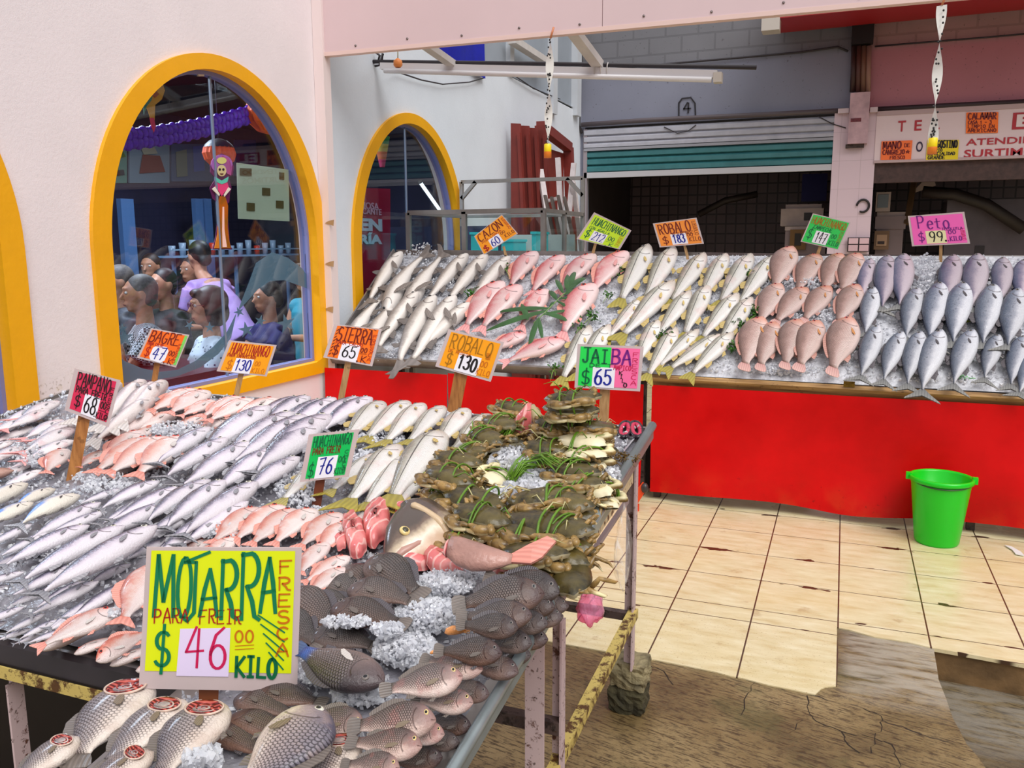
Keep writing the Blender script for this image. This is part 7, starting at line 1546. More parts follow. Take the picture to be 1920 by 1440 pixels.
person('person in a lilac blouse leaning over behind the seated woman', (372, 482), -5.2, (-.9, .2), 1, H_black, mat('lilac_blouse', W(186, 150, 216), rough=.7, noise_=.15), hairstyle='bun', lean=1.0, arms=[[(-.05, .24, -.55), (.10, .20, -.70)], [(-.05, -.26, -.55), (.12, -.24, -.70)]])
person('woman in a navy top bending over her table at the right', (500, 560), -4.2, (-.45, -.9), 0, H_black, mat('navy_top', W(40, 36, 96), rough=.7, noise_=.2), hairstyle='bun', arms=[[(.12, .20, -.42), (.30, .06, -.34)], [(.12, -.20, -.42), (.30, -.08, -.34)]])
person('person in a turquoise sleeveless top at the right edge of the arched window', (572, 520), -4.4, (-.3, -.95), 2, H_dark, mat('turquoise_top', W(60, 160, 180), rough=.7), hairstyle='bob', sleeve='none')
person('dark-haired diner in black seated behind the man with the checked shirt', (306, 535), -4.9, (-.2, -1), 1, H_black, mat('black_shirt', W(30, 26, 30), rough=.7), hairstyle='short')
person('diner with a moustache in a dark olive shirt further back', (358, 508), -5.7, (-.1, -1), 0, H_black, mat('olive_shirt', W(60, 60, 46), rough=.7), hairstyle='short')
person('diner in a grey jacket at the left edge of the arched window', (222, 530), -5.0, (-.5, -.85), 1, H_grey, mat('grey_jacket', W(70, 72, 80), rough=.7), hairstyle='short', sleeve='long')
person('diner in a brown shirt in the back of the restaurant, left of the lilac blouse', (282, 502), -6.0, (.3, -.95), 0, H_dark, mat('brown_shirt', W(96, 60, 46), rough=.7), hairstyle='short')
# ================================================================== things at the back and on the floor
def bars(mb, segs, w):
    for a, c in segs: mb.bar(a, c, w)
M_alu = mat('dull_steel', W(150, 146, 142), rough=.4, metal=.4, noise_=.15); M_gcase = glass_mat('case_glass', (.86, .92, .92))
ct = thing('display_cart', 'steel-framed glass display cart with an upper rack behind the metal tray', 'cart', (0, 0, 0))
x0, x1, y0, y1, zt = -3.20, -2.08, 5.95, 6.95, 1.745
mb = MB(); bars(mb, [((x0, y0, 0), (x0, y0, zt)), ((x1, y0, 0), (x1, y0, zt)), ((x0, y0, zt), (x1, y0, zt)), ((x0, y0, .9), (x1, y0, .9)), ((x0 + .48, y0, .9), (x0 + .48, y0, zt))], .035); mb.build('front_frame', M_alu, ct)
mb = MB(); bars(mb, [((x0, y0, zt), (x0, y1, zt)), ((x1, y0, zt), (x1, y1, zt)), ((x1, y0 + .5, .9), (x1, y0 + .5, zt))], .03); mb.build('side_frame', M_alu, ct)
mb = MB(); bars(mb, [((x0, y1, 0), (x0, y1, 2.045)), ((x1, y1, 0), (x1, y1, 2.045)), ((x0, y1, 2.045), (x1, y1, 2.045)), ((x0, y1, zt), (x1, y1, zt)), ((x0, y1, 1.90), (x0 + .14, y1, 2.045)), ((x1, y1, 1.90), (x1 - .14, y1, 2.045))], .03); mb.build('upper_rack', M_alu, ct)
mb = MB(); mb.box((x0 + .02, y0 - .004, .92), (x1 - .02, y0 + .002, zt - .03)); mb.build('front_glass', M_gcase, ct)
mb = MB(); mb.box((x1 - .002, y0 + .02, .92), (x1 + .004, y1 - .02, zt - .03)); mb.build('side_glass', M_gcase, ct)
mb = MB(); mb.box((x0, y0 + .01, .86), (x1, y1, .90)); mb.build('case_floor', C8(120, 120, 122, rough=.4), ct)
mb = MB(); mb.box((x0 + .46, y1 - .06, .92), (x1 - .05, y1 - .04, 1.58)); mb.build('inner_panel', mat('case_panel', W(196, 200, 196), rough=.5, noise_=.1), ct)
mb = MB(); mb.box((x0 + .01, y1 - .06, .92), (x0 + .44, y1 - .04, 1.66)); mb.build('dark_panel', mat('dark_blue_panel', W(56, 62, 92), rough=.4, noise_=.4), ct)
M_cyan = mat('turquoise_plastic', W(60, 206, 210), rough=.35)
mb = MB(); mb.box((x0 + .03, y0 + .05, 1.36), (x1 - .03, y1 - .03, 1.38)); mb.build('glass_shelf', C8(150, 156, 156, rough=.3), ct)
pxx = lambda a: at(a, 450, 'Y', y1 - .5).x
for i, (xa, xb, lb) in enumerate([(pxx(883), pxx(908), 'turquoise plastic crate left of the Cazon stick inside the display cart'), (pxx(997), pxx(1005), 'turquoise plastic crate at the right end inside the display cart'), (pxx(940), pxx(962), 'turquoise plastic crate right of the Cazon sign inside the display cart')]):
    o = thing('plastic_crate', lb, 'crate', (0, 0, 0), 'turquoise crates in the display cart'); mb = MB(); mb.box((xa, y1 - .5, 1.381), (xb, y1 - .2, 1.58 - .06 * (i == 2))); mb.build('crate_body', M_cyan, o); mb = MB(); mb.box((xa - .008, y1 - .51, 1.58 - .06 * (i == 2)), (xb + .008, y1 - .19, 1.60 - .06 * (i == 2))); mb.build('rim', M_cyan, o)
# red corrugated panels leaning on the wall, and scraps of white timber
M_redpan = mat('brown_red_panel', W(124, 44, 36), rough=.55, noise_=.3, nscale=3)
PX0 = -3.2
for k in range(4):
    a, c = at(946 + 16 * k, 230 + 2 * k, 'X', PX0 + .03 * k), at(962 + 16 * k, 402, 'X', PX0 + .03 * k + .25)
    o = thing('shutter_panel', '%s brown red metal panel from the left in the leaning stack by the wall' % ORD[k], 'panel', (0, 0, 0), 'brown red panels leaning on the wall')
    yy = 8.15 + .10 * k; xk = PX0 + .055 * k
    mb = MB(); mb.prism([(xk, yy, 0), (xk + .26, yy, 0), (xk + .10, yy, 2.69 - .012 * k), (xk + .0, yy, 2.70 - .012 * k)], (0, .03, 0)); mb.build('panel', M_redpan, o)
    mb = MB(); mb.bar((xk + .22, yy - .012, .1), (xk + .088, yy - .012, 2.6), .03, .02); mb.build('rib', M_redpan, o)
df = thing('door_frame', 'folded brown red door frame leaning beside the panels', 'frame', (0, 0, 0))
mb = MB(); bars(mb, [((-2.98, 8.6, 0), (-3.04, 8.6, 2.72)), ((-3.04, 8.6, 2.72), (-3.10, 9.75, 2.62)), ((-2.98, 9.75, 0), (-3.10, 9.75, 2.62))], .10); mb.build('frame', M_redpan, df)
mb = MB(); mb.box((-3.2, 8.7, 0), (-3.14, 9.7, 2.55)); mb.build('backing', M_redpan, df)
M_white = mat('scuffed_white', W(206, 196, 196), rough=.5, noise_=.2)
for i, (ax, ay, bx, by, w, lb) in enumerate([(1013, 318, 1026, 392, .06, 'white board leaning left among the scraps'), (1046, 296, 1052, 400, .05, 'tallest white board among the scraps behind the cart'), (1076, 306, 1066, 400, .05, 'white plank leaning right among the scraps'), (1024, 378, 1046, 360, .05, 'short crossing white board among the scraps'), (1082, 400, 1074, 330, .05, 'white pipe at the right end of the scraps')]):
    a, c = at(ax, ay, 'Y', 8.4), at(bx, by + 12, 'Y', 8.3); o = thing('timber_scrap', lb, 'timber', (0, 0, 0), 'scraps behind the cart'); a0, c0 = (a, c) if a.z > c.z else (c, a)
    d = (c0 - a0).normalized(); e = a0 + d * min(1.0, (a0.z - 1.07) / max(.3, -d.z)); mb = MB(); mb.bar(a0, e if a0.z - e.z < 2 else a0 + d * 1.0, w, .03); mb.build('board', M_white, o)
for i in range(4):
    a = at(1022 + 12 * i, 366 + 3 * (i % 2), 'Y', 8.1); o = thing('metal_offcut', '%s dark metal offcut from the left in front of the white boards' % ORD[i], 'offcut', (0, 0, 0), 'dark offcuts behind the cart'); mb = MB(); mb.bar(a, a + Vector((.14, 0, -.6)), .06, .02); mb.build('strip', mat('dark_offcut', W(96, 84, 78), rough=.5, noise_=.4), o)
bxs = thing('storage_bench', 'low dark bench behind the cart carrying the scraps', 'bench', (0, 0, 0)); mb = MB(); mb.box((-2.75, 8.0, 1.0), (-1.95, 8.6, 1.06)); mb.build('bench_top', M_darkiron, bxs)
for x in (-2.72, -2.0):
    for y in (8.03, 8.55): mb = MB(); mb.bar((x, y, 0), (x, y, 1.0), .04); mb.build('leg', M_darkiron, bxs)
# wall above the restaurant wall: grey sheets, posts, blue tarp, struts, wires
mb = MB(); mb.box((WX - .06, 7.70, WTOP), (WX - .02, YB, 4.8)); struct(mb, 'wall_upper', mat('upper_sheet', W(150, 158, 168), rough=.6, noise_=.1, nscale=2))
mb = MB(); mb.box((WX - .02, 8.25, WTOP), (WX + .03, 8.36, 4.6)); struct(mb, 'pillar_sheet', M_greywall)
mb = MB(); mb.box((WX - .02, 9.55, WTOP - .2), (WX + .05, 9.70, 4.6)); struct(mb, 'pillar_sheet.001', M_greywall)
mb = MB(); mb.box((WX - .02, 10.45, WTOP - .1), (WX + .06, 10.62, 4.6)); struct(mb, 'pillar_sheet.002', M_greywall)
mb = MB(); mb.box((WX - .06, 4.95, WTOP), (WX - .02, 6.4, 4.4)); struct(mb, 'wall_upper.001', M_shadewall)
mb = MB(); vs = []
A, B, Cc, D = [wx(*q, WX + .03) for q in [(790, 66), (908, 60), (908, 148), (800, 88)]]
n = 10
for j in range(n + 1):
    for i in range(n + 1): u, v = i / n, j / n; p = (A * (1 - u) + B * u) * (1 - v) + (D * (1 - u) + Cc * u) * v; vs.append(p + Vector((.03 * noise.noise(p * 3), 0, .25 * (1 - v) * 1.0)))
mb.add(vs, [(j * 11 + i, j * 11 + i + 1, (j + 1) * 11 + i + 1, (j + 1) * 11 + i) for j in range(n) for i in range(n)], 0, True); tag(mb.build('blue_tarp', mat('blue_tarp', W(14, 30, 168), rough=.4, noise_=.2)), 'dark blue tarpaulin hanging over the top of the restaurant wall', 'tarp')
# the fascia of the awning and its corner post
YF = 4.86
fa = thing('awning_fascia', 'pale pink sheet-metal awning fascia with screws along its lower edge', 'awning', (0, 0, 0)); fa['kind'] = 'structure'
M_fas = mat('pink_sheet_metal', W(216, 190, 192), rough=.42, noise_=.03, nscale=2)
A, B = at(597, 103, 'Y', YF), at(1439, 25.5, 'Y', YF); sl = (B.z - A.z) / (B.x - A.x); XEND = 8.5; zl_ = lambda x: A.z + sl * (x - A.x)
mb = MB(); xs = [A.x, -1.35, 1.1, 3.6, XEND]
for a_, c_ in zip(xs, xs[1:]): mb.prism([(a_ + .002, YF, zl_(a_)), (c_ - .002, YF, zl_(c_)), (c_ - .002, YF, zl_(c_) + .9), (a_ + .002, YF, zl_(a_) + .9)], (0, .012, 0))
mb.build('fascia_sheet', M_fas, fa)
mb = MB(); mb.prism([(A.x, YF - .004, zl_(A.x) - .012), (XEND, YF - .004, zl_(XEND) - .012), (XEND, YF - .004, zl_(XEND) + .012), (A.x, YF - .004, zl_(A.x) + .012)], (0, .05, 0)); mb.build('lower_edge', mat('pink_edge', W(226, 196, 188), rough=.45), fa)
for k in range(12):
    x = A.x + .28 + .37 * k; mb = MB(); mb.lathe([(.007, 0), (.007, .004), (.0, .006)], 10, mx=Matrix.Translation((x, YF, zl_(x) + .035 + .012 * (k % 2))) @ Matrix.Rotation(PI / 2, 4, 'X')); mb.build('screw', C8(120, 110, 108, rough=.3, metal=.6), fa)
mb = MB(); P0 = at(599, 100, 'Y', YF); mb.box((WX + .002, YF - .02, 0), (WX + .075, YF + .06, zl_(WX) + .9)); mb.build('corner_post', mat('pink_post', W(232, 214, 212), rough=.5), fa)
for i, (x, y) in enumerate([(618, 418), (618, 495), (617, 580)]):
    p = at(x, y, 'Y', YF - .022); mb = MB(); mb.prism([p + Vector(v) for v in [(-.035, 0, .0), (.0, 0, .015), (.035, 0, .02), (.03, 0, -.02), (0, 0, -.01)]], (0, -.003, 0)); tag(mb.build('tape_scrap', mat('brown_tape', W(176, 140, 100), rough=.5)), ['torn brown tape scrap highest on the corner post', 'torn brown tape scrap in the middle of the corner post', 'torn brown tape scrap lowest on the corner post'][i], 'tape', 'tape scraps on the corner post')
def strut(a, c, label, w=.05):
    o = thing('roof_strut', label, 'strut', (0, 0, 0), 'struts under the awning'); mb = MB(); mb.bar(a, c, w, w * .7); mb.build('strut', mat('white_strut', W(206, 200, 196), rough=.5, noise_=.1), o)
YLF = 5.6
a_ = at(795, 88, 'Y', YF + .05); strut(a_ + Vector((-.12, 0, .1)), at(848, 120, 'Y', YLF), 'white strut from the awning to the lamp in front of the blue tarp', .06)
a_ = at(1078, 62, 'Y', YF + .05); strut(a_ + Vector((-.12, 0, .15)), at(1122, 122, 'Y', YLF), 'white strut from the awning to the middle of the lamp', .07)
a_ = wx(960, 75, WX + .1); strut(a_, wx(1022, 115, WX + .1), 'grey strut on the upper wall right of the blue tarp', .09)
# fluorescent lamp
lm = thing('tube_lamp', 'long unlit fluorescent lamp fitting hanging under the awning', 'lamp', (0, 0, 0))
A1, B1, C1 = at(716, 126, 'Y', YLF), at(1345, 140, 'Y', YLF), at(1418, 136, 'Y', YLF)
mb = MB(); mb.bar(A1 + Vector((.0, 0, .005)), B1, .06, .045); mb.build('fitting', mat('lamp_white', W(216, 214, 216), rough=.35), lm)
mb = MB(); mb.tube([A1 + Vector((.04, -.035, -.035)), B1 + Vector((-.03, -.035, -.035))], .017, 10); mb.build('tube', mat('tube_white', W(236, 234, 236), rough=.25), lm)
mb = MB(); mb.tube([A1 + Vector((-.08, 0, .045)), A1.lerp(B1, .5) + Vector((0, 0, .045)), C1 + Vector((0, 0, .03))], .014, 8); mb.build('support_rod', C8(46, 40, 44, rough=.5), lm)
mb = MB(); mb.bar(B1 + Vector((-.02, 0, -.02)), B1 + Vector((.03, 0, -.02)), .07, .06); mb.build('end_cap', C8(206, 200, 190, rough=.4), lm)
mb = MB(); 
for k in range(3): mb.tube([A1.lerp(B1, .67 + .018 * k) + Vector((0, .035 * math.cos(q), .01 + .05 * math.sin(q))) for q in [2 * PI * j / 10 for j in range(11)]], .004, 5)
mb.build('wire_ties', C8(206, 200, 196, rough=.5), lm)
tg = thing('orange_tag', 'small orange tag hanging on a strip near the left end of the lamp', 'tag', (0, 0, 0)); p = at(746, 118, 'Y', YLF - .1); q = at(746, 92, 'Y', YLF - .1)
mb = MB(); mb.tube([q, p], .004, 5); mb.build('strip', C8(150, 140, 100), tg); mb = MB(); mb.lathe([(.02, -.03), (.032, -.015), (.03, .015), (.01, .03)], 12, mx=Matrix.Translation(p)); mb.build('tag', C8(230, 140, 70, rough=.5), tg)
def wire(label, pts, r=.006, col=(46, 40, 44), name='wire'):
    o = MB(); o.tube(pts, r, 6); tag(o.build(name, C8(*col, rough=.5)), label, 'wire', 'wires at the back')
wire('black wire sagging from the lamp end across the restaurant wall', [at(722, 128, 'Y', YLF), at(745, 135, 'Y', 5.9), wx(790, 150, WX + .03), wx(830, 158, WX + .03), wx(880, 154, WX + .03), wx(908, 146, WX + .03)])
wire('black wire sagging down from the upper wall beside the fly strip', [wx(955, 136, WX + .03), wx(980, 152, WX + .03), wx(1000, 166, WX + .03), wx(1025, 176, WX + .03), wx(1050, 186, WX + .03)])
wire('tangle of black wire at the left end of the lamp', [at(704, 98, 'Y', YLF), at(712, 104, 'Y', YLF), at(708, 118, 'Y', YLF), at(716, 112, 'Y', YLF), at(718, 100, 'Y', YLF), at(712, 122, 'Y', YLF), at(703, 124, 'Y', YLF)], .009)
wire('long black cable climbing the facade from the lamp to the meter box', [fc(1130, 131, YB - .03), fc(1260, 119, YB - .03), fc(1400, 107, YB - .03), fc(1500, 98, YB - .03), fc(1570, 88, YB - .03), fc(1590, 96, YB - .03)], .013)
wire('dark cable across the upper pink facade', [fc(1640, 87, YB - .03), fc(1750, 78, YB - .03), fc(1850, 70, YB - .03), fc(1960, 60, YB - .03)], .010)
wire('upright black cable in the corner between the walls', [fc(1092, 60, YB - .05), fc(1087, 150, YB - .05), fc(1086, 236, YB - .05), fc(1091, 250, YB - .05)], .018)
wire('dark pipe running along the top of the rolling shutter', [fc(1090, 234, YB - .05), fc(1200, 226, YB - .05), fc(1300, 221, YB - .05), fc(1450, 214, YB - .05), fc(1585, 207, YB - .05)], .03, (90, 80, 84), 'pipe')
wire('dark pipe along the top of the sign board', [fc(1645, 205, YB - .05), fc(1780, 198, YB - .05), fc(1960, 189, YB - .05)], .03, (50, 34, 40), 'pipe')
wire('thin wire hanging below the shutter pipe', [fc(1245, 238, YB - .06), fc(1270, 250, YB - .06), fc(1290, 246, YB - .06), fc(1305, 234, YB - .06)])
wire('thin wire running from the shutter pipe to the meter box', [fc(1530, 216, YB - .06), fc(1560, 232, YB - .06), fc(1586, 240, YB - .06)])
# hanging fly strips
def fly(label, top, bot, seed):
    o = thing('fly_strip', label, 'fly strip', (0, 0, 0), 'fly strips hanging from the awning'); r = random.Random(seed); vs = []; n = 26; A_, B_ = at(*top, 'Y', YF - .03), at(*bot, 'Y', YF - .03)
    for k in range(n + 1):
        f = k / n; p = A_.lerp(B_, f); a = 1.3 + 2.2 * f * PI + seed; w = .024; s = Vector((math.cos(a), math.sin(a), 0)) * w * (.6 + .4 * abs(math.cos(a))); vs += [p - s, p + s]
    mb = MB(); mb.add(vs, [(2 * k, 2 * k + 1, 2 * k + 3, 2 * k + 2) for k in range(n)], 0, True); mb.build('sticky_paper', mat('fly_paper', W(226, 222, 216), rough=.3), o)
    mb = MB()
    for k in range(34): f = r.random(); p = A_.lerp(B_, f) + Vector((r.uniform(-.012, .012), -.014, 0)); mb.ball(p, (.005, .004, .006), 6, 4)
    x = mb.build('flies', C8(24, 20, 22, rough=.5), o); x['kind'] = 'stuff'
    mb = MB(); mb.lathe([(.022, -.05), (.022, .02), (.018, .025)], 12, mx=Matrix.Translation(B_), cap0=True); mb.build('yellow_tube', C8(246, 216, 10, rough=.4), o)
    mb = MB(); mb.lathe([(.0225, -.055), (.0225, -.02)], 12, mx=Matrix.Translation(B_), cap0=True); mb.build('red_band', C8(236, 130, 40, rough=.4), o)
    mb = MB(); mb.tube([A_, A_ + Vector((.02, 0, .06))], .006, 6); mb.build('hook', C8(206, 130, 90), o)
fly('fly strip with a yellow tube hanging in front of the red brown panels', (1032, 72), (1027, 278), .4)
fly('fly strip with a yellow tube hanging in front of the sign board', (1766, 10), (1749, 268), 1.5)
# number plate, meter box, conduits, horseshoe
npl = thing('number_plate', 'painted stall number 4 in a black outline above the shutter', 'number', (0, YB, 0)); mb = MB()
f4 = lambda p: fc(1270 + 36 * p[0], 219 - 36 * p[1], YB - .012) - Vector((0, YB, 0))
ribbon(mb, [(.08, 0), (.08, .72), (.25, .95), (.7, 1), (.92, .7), (.95, 0)], .085, f4); ribbon(mb, [(.08, .02), (.95, .02)], .06, f4)
for st in G['4']: ribbon(mb, [(.33 + .36 * a, .22 + .52 * c) for a, c in st], .10, f4)
mb.build('digit', C8(30, 24, 30, rough=.5), npl)
bx = thing('meter_box', 'rusty pinkish electric meter box on the pillar between the stalls', 'meter box', (0, 0, 0)); a, c = fc(1589, 270, YB - .15), fc(1632, 172, YB - .15)
mb = MB(); mb.box((a.x, YB - .16, a.z), (c.x, YB - .0, c.z)); mb.build('box', mat('box_paint', W(196, 160, 166), rough=.5, noise_=.3, nscale=7), bx); mb = MB(); mb.box((a.x - .02, YB - .12, a.z - .04), (c.x - .03, YB, a.z)); mb.build('lower_flange', M_darkiron, bx)
mb = MB(); q = fc(1604, 225, YB - .165); mb.box((q.x - .05, YB - .164, q.z - .02), (q.x + .06, YB - .158, q.z + .02)); mb.build('rust_marks', mat('rust_patch', W(110, 40, 50), rough=.6, noise_=.5, nscale=30), bx)
for x0_, x1_, y_ in ((1571, 1592, 208), (1631, 1646, 206)):
    a, c = fc(x0_, y_ + 5, YB - .1), fc(x1_, y_ - 5, YB - .1); mb = MB(); mb.box((a.x, YB - .12, a.z), (c.x, YB - .05, c.z)); mb.build('side_arm', C8(206, 186, 190, rough=.5), bx)
cdg = thing('conduits', 'bundle of brown conduits rising from the meter box in a dark recess', 'conduit', (0, 0, 0)); a, c = fc(1593, 172, YB - .03), fc(1640, -30, YB - .03)
mb = MB(); mb.box((a.x, YB - .03, a.z), (c.x, YB + .0, 5.0)); mb.build('recess', C8(26, 16, 16, rough=.7), cdg)
for k, col in enumerate([(60, 34, 30), (90, 54, 46), (120, 84, 66), (150, 112, 96)]):
    p, q = fc(1599 + 9.5 * k, 172, YB - .06), fc(1601 + 9.5 * k, 86, YB - .06); mb = MB(); mb.tube([p, q], .028, 10); mb.build('pipe', C8(*col, rough=.5), cdg)
mb = MB(); a, c = fc(1596, 86, YB - .06), fc(1641, 20, YB - .06); mb.box((a.x, YB - .14, a.z), (c.x, YB - .03, 5.0)); mb.build('black_duct', C8(18, 12, 14, rough=.6), cdg)
rt = thing('red_awning', 'red awning edge with a lamp bracket at the top of the facade', 'awning', (0, 0, 0)); a, c = fc(1442, 36, 9.6), fc(1960, -24, 9.6)
mb = MB(); mb.prism([(a.x, 9.6, a.z), (7.5, 9.6, c.z + .0), (7.5, 9.6, c.z + .5), (a.x, 9.6, a.z + .5)], (0, 1.1, .1)); mb.build('awning_cloth', C8(160, 20, 26, rough=.5), rt); p = fc(1440, 40, 9.6); mb = MB(); mb.box((p.x - .06, 9.55, p.z - .1), (p.x + .12, 9.75, p.z + .02)); mb.build('bracket', C8(190, 180, 170, rough=.5), rt)
hsn = thing('horseshoe', 'dark horseshoe hung on the tiled pillar', 'horseshoe', (0, 0, 0)); c = fc(1618, 386, YB - .065); mb = MB(); mb.tube([c + Vector((.065 * math.cos(q), 0, .07 * math.sin(q))) for q in [math.radians(-150 + 300 * k / 20 + 90 - 60) for k in range(21)]], [.008] + [.013] * 19 + [.008], 7); mb.build('horseshoe', C8(36, 28, 30, rough=.5), hsn)
# inside the stalls
def stallbox(name, label, cat, q, Y, dep, parts, group=None):
    o = thing(name, label, cat, (0, 0, 0), group); a, c = fc(q[0], q[3], Y), fc(q[2], q[1], Y)
    for nm, (u0, v0, u1, v1), d0, d1, m in parts:
        mb = MB(); mb.box((a.x + (c.x - a.x) * u0, Y + d0, a.z + (c.z - a.z) * v0), (a.x + (c.x - a.x) * u1, Y + d1, a.z + (c.z - a.z) * v1)); mb.build(nm, m, o)
    return o
def stand(o, q, Y, d):
    a, c = fc(q[0], q[3], Y), fc(q[2], q[1], Y); mb = MB(); mb.box((a.x + .02, Y + .02, 0), (c.x - .02, Y + d - .02, a.z)); mb.build('stand', M_appd, o)
M_app = mat('cream_enamel', W(176, 158, 150), rough=.4, noise_=.12); M_appd = mat('grey_enamel', W(130, 112, 112), rough=.4)
stallbox('scale', 'cream weighing machine inside the left stall beside the pillar', 'scale', (1463, 382, 1545, 424), 11.6, .4, [('body', (0, 0, 1, .8), 0, .4, M_app), ('platform', (.1, .8, .95, 1), .05, .35, M_app), ('display', (.55, .25, .75, .6), -.01, .02, C8(30, 26, 28))])
stallbox('freezer', 'white freezer cabinet in the left stall under the scale', 'freezer', (1461, 424, 1550, 668), 11.5, .5, [('cabinet', (0, 0, 1, .97), 0, .6, M_appd), ('lid', (-.01, .97, 1.01, 1), -.02, .62, M_app)])
stallbox('warning_sign', 'dark yellow warning triangle sign in the left stall', 'sign', (1480, 430, 1512, 468), 11.45, .02, [('panel', (0, 0, 1, 1), 0, .02, C8(110, 76, 26, rough=.5)), ('triangle', (.3, .2, .7, .8), -.01, 0, C8(30, 22, 10))])
stallbox('blue_board', 'dark blue board hanging in the left stall', 'board', (1502, 325, 1552, 378), 12.6, .03, [('board', (0, 0, 1, 1), 0, .03, C8(34, 34, 110, rough=.5)), ('frame', (-.04, -.06, 1.04, 0), -.01, .04, C8(40, 30, 34))])
stallbox('computer_monitor', 'old cream computer monitor in the right stall beside the pillar', 'monitor', (1641, 360, 1671, 397), 11.5, .3, [('case', (0, 0, 1, 1), 0, .3, M_app), ('screen', (.12, .2, .85, .88), -.01, .005, C8(96, 104, 108, rough=.15))])
stand(stallbox('scale', 'cream weighing machine in the right stall below the monitor', 'scale', (1640, 397, 1700, 430), 11.5, .4, [('body', (0, 0, 1, .75), 0, .4, M_appd), ('platform', (.05, .75, 1, 1), .05, .35, M_app)]), (1640, 397, 1700, 430), 11.5, .4)
stallbox('wash_hands_sign', 'small framed hand-washing picture sign in the right stall', 'sign', (1638, 433, 1668, 468), 11.45, .02, [('panel', (0, 0, 1, 1), 0, .02, C8(120, 90, 62, rough=.5)), ('picture', (.15, .2, .85, .8), -.01, 0, C8(176, 140, 110, rough=.5)), ('hands', (.25, .3, .7, .45), -.02, -.01, C8(50, 34, 30))])
stallbox('certificate', 'pinkish framed certificate sheet at the foot of the pillar', 'sign', (1588, 445, 1632, 472), 10.70, .02, [('frame', (0, 0, 1, 1), 0, .02, C8(40, 26, 30)), ('sheet', (.05, .55, .47, .95), -.01, 0, C8(216, 180, 186)), ('sheet', (.53, .55, .95, .95), -.01, 0, C8(216, 180, 186)), ('sheet', (.05, .05, .47, .48), -.01, 0, C8(206, 170, 176)), ('sheet', (.53, .05, .95, .48), -.01, 0, C8(206, 170, 176))])
stallbox('display_fridge', 'grey counter front in the right stall', 'counter', (1752, 372, 1960, 684), 11.6, .6, [('counter_body', (0, 0, 1, 1), 0, .6, mat('grey_counter', W(84, 74, 80), rough=.4, noise_=.15)), ('label_plate', (.33, .66, .43, .73), -.01, 0, C8(36, 28, 32))])
ap = thing('hanging_pipe', 'dark curved pipe hanging across the right stall', 'pipe', (0, 0, 0)); mb = MB(); mb.tube([fc(1730, 360, 11.4), fc(1790, 364, 11.4), fc(1850, 384, 11.4), fc(1920, 430, 11.4)], .07, 8); mb.build('pipe', mat('black_hose', W(40, 30, 26), rough=.6, noise_=.3), ap)
ap = thing('hanging_pipe', 'dark curved hose across the left stall', 'pipe', (0, 0, 0)); mb = MB(); mb.tube([fc(1310, 402, 12.2), fc(1360, 376, 12.2), fc(1420, 364, 12.2)], .045, 8); mb.build('pipe', mat('black_hose', W(40, 30, 26), rough=.6, noise_=.3), ap)
ap = thing('wooden_ladder', 'brown leaning pole with pale rag in the right stall', 'pole', (0, 0, 0)); mb = MB(); mb.bar(fc(1716, 330, 11.8), fc(1700, 420, 11.5), .06); mb.build('pole', mat('dull_pole', W(90, 66, 40), rough=.6), ap); mb = MB(); c = fc(1735, 345, 11.8); mb.prism([c + Vector(v) for v in [(-.16, 0, -.12), (.12, 0, -.02), (.06, 0, .14)]], (0, .02, 0)); mb.build('rag', C8(170, 150, 146, rough=.7), ap)

# ------------------------------------------------------------------ bucket, scissors, bags, blocks
bk = thing('bucket', 'bright green plastic bucket on the tiles in front of the red cloth', 'bucket', (.515, 4.585, 0))
M_green = mat('green_plastic', W(4, 200, 24), rough=.3, sss=.05)
mb = MB(); mb.lathe([(.0, .004), (.098, .0), (.104, .01), (.136, .300), (.141, .318)], 40); mb.lathe([(.141, .318), (.150, .322), (.150, .342), (.140, .345), (.134, .335), (.100, .02), (.0, .012)], 40); mb.build('pail', M_green, bk)
mb = MB(); mb.tube([(-.15, 0, .335)] + [(.146 * math.cos(a), -.146 * math.sin(a), .338 - .026 * math.sin(a)) for a in [PI - PI * k / 22 for k in range(1, 22)]] + [(.15, 0, .335)], .0035, 6); mb.build('handle', C8(60, 80, 56, rough=.3, metal=.6), bk)
for s in (-1, 1): mb = MB(); mb.box((s * .15 - .012, -.012, .318), (s * .15 + .012, .012, .352)); mb.build('handle_lug', M_green, bk)
sc_ = thing('scissors', 'open scissors with black and red handles on the tray corner', 'scissors', (0, 0, 0)); O = .022
def spt(x, y, o=O): return FP.px(x, y, o)
M_hnd = C8(36, 24, 34, 'scissor_black', rough=.35); M_hr = C8(196, 44, 80, 'scissor_red', rough=.35); M_bl = C8(196, 196, 200, 'blade_steel', rough=.2, metal=.8)
for sgn_, (cx, cy), tip, piv in ((-1, (1171, 806), (1168, 852), (1184, 824)), (1, (1193, 806), (1172, 842), (1181, 824))):
    loop = [spt(cx + 9.5 * math.cos(a) + 3 * math.sin(a) * sgn_, cy + 14 * math.sin(a)) for a in [2 * PI * k / 20 for k in range(21)]]
    mb = MB(); mb.tube(loop + [], .008, 8); mb.tube([spt(cx - sgn_ * 2, cy + 13), spt(*piv)], .008, 8); mb.build('handle', M_hnd, sc_)
    loop = [spt(cx + 7.2 * math.cos(a) + 2.4 * math.sin(a) * sgn_, cy + 11 * math.sin(a), O + .003) for a in [2 * PI * k / 20 for k in range(21)]]
    mb = MB(); mb.tube(loop, .0065, 8); mb.build('handle_lining', M_hr, sc_)
    p, q = spt(*piv), spt(*tip); s = (q - p).cross(FP.n).normalized() * .009; mb = MB(); mb.prism([p - s, p + s, q], FP.n * .003); mb.build('blade', M_bl, sc_)
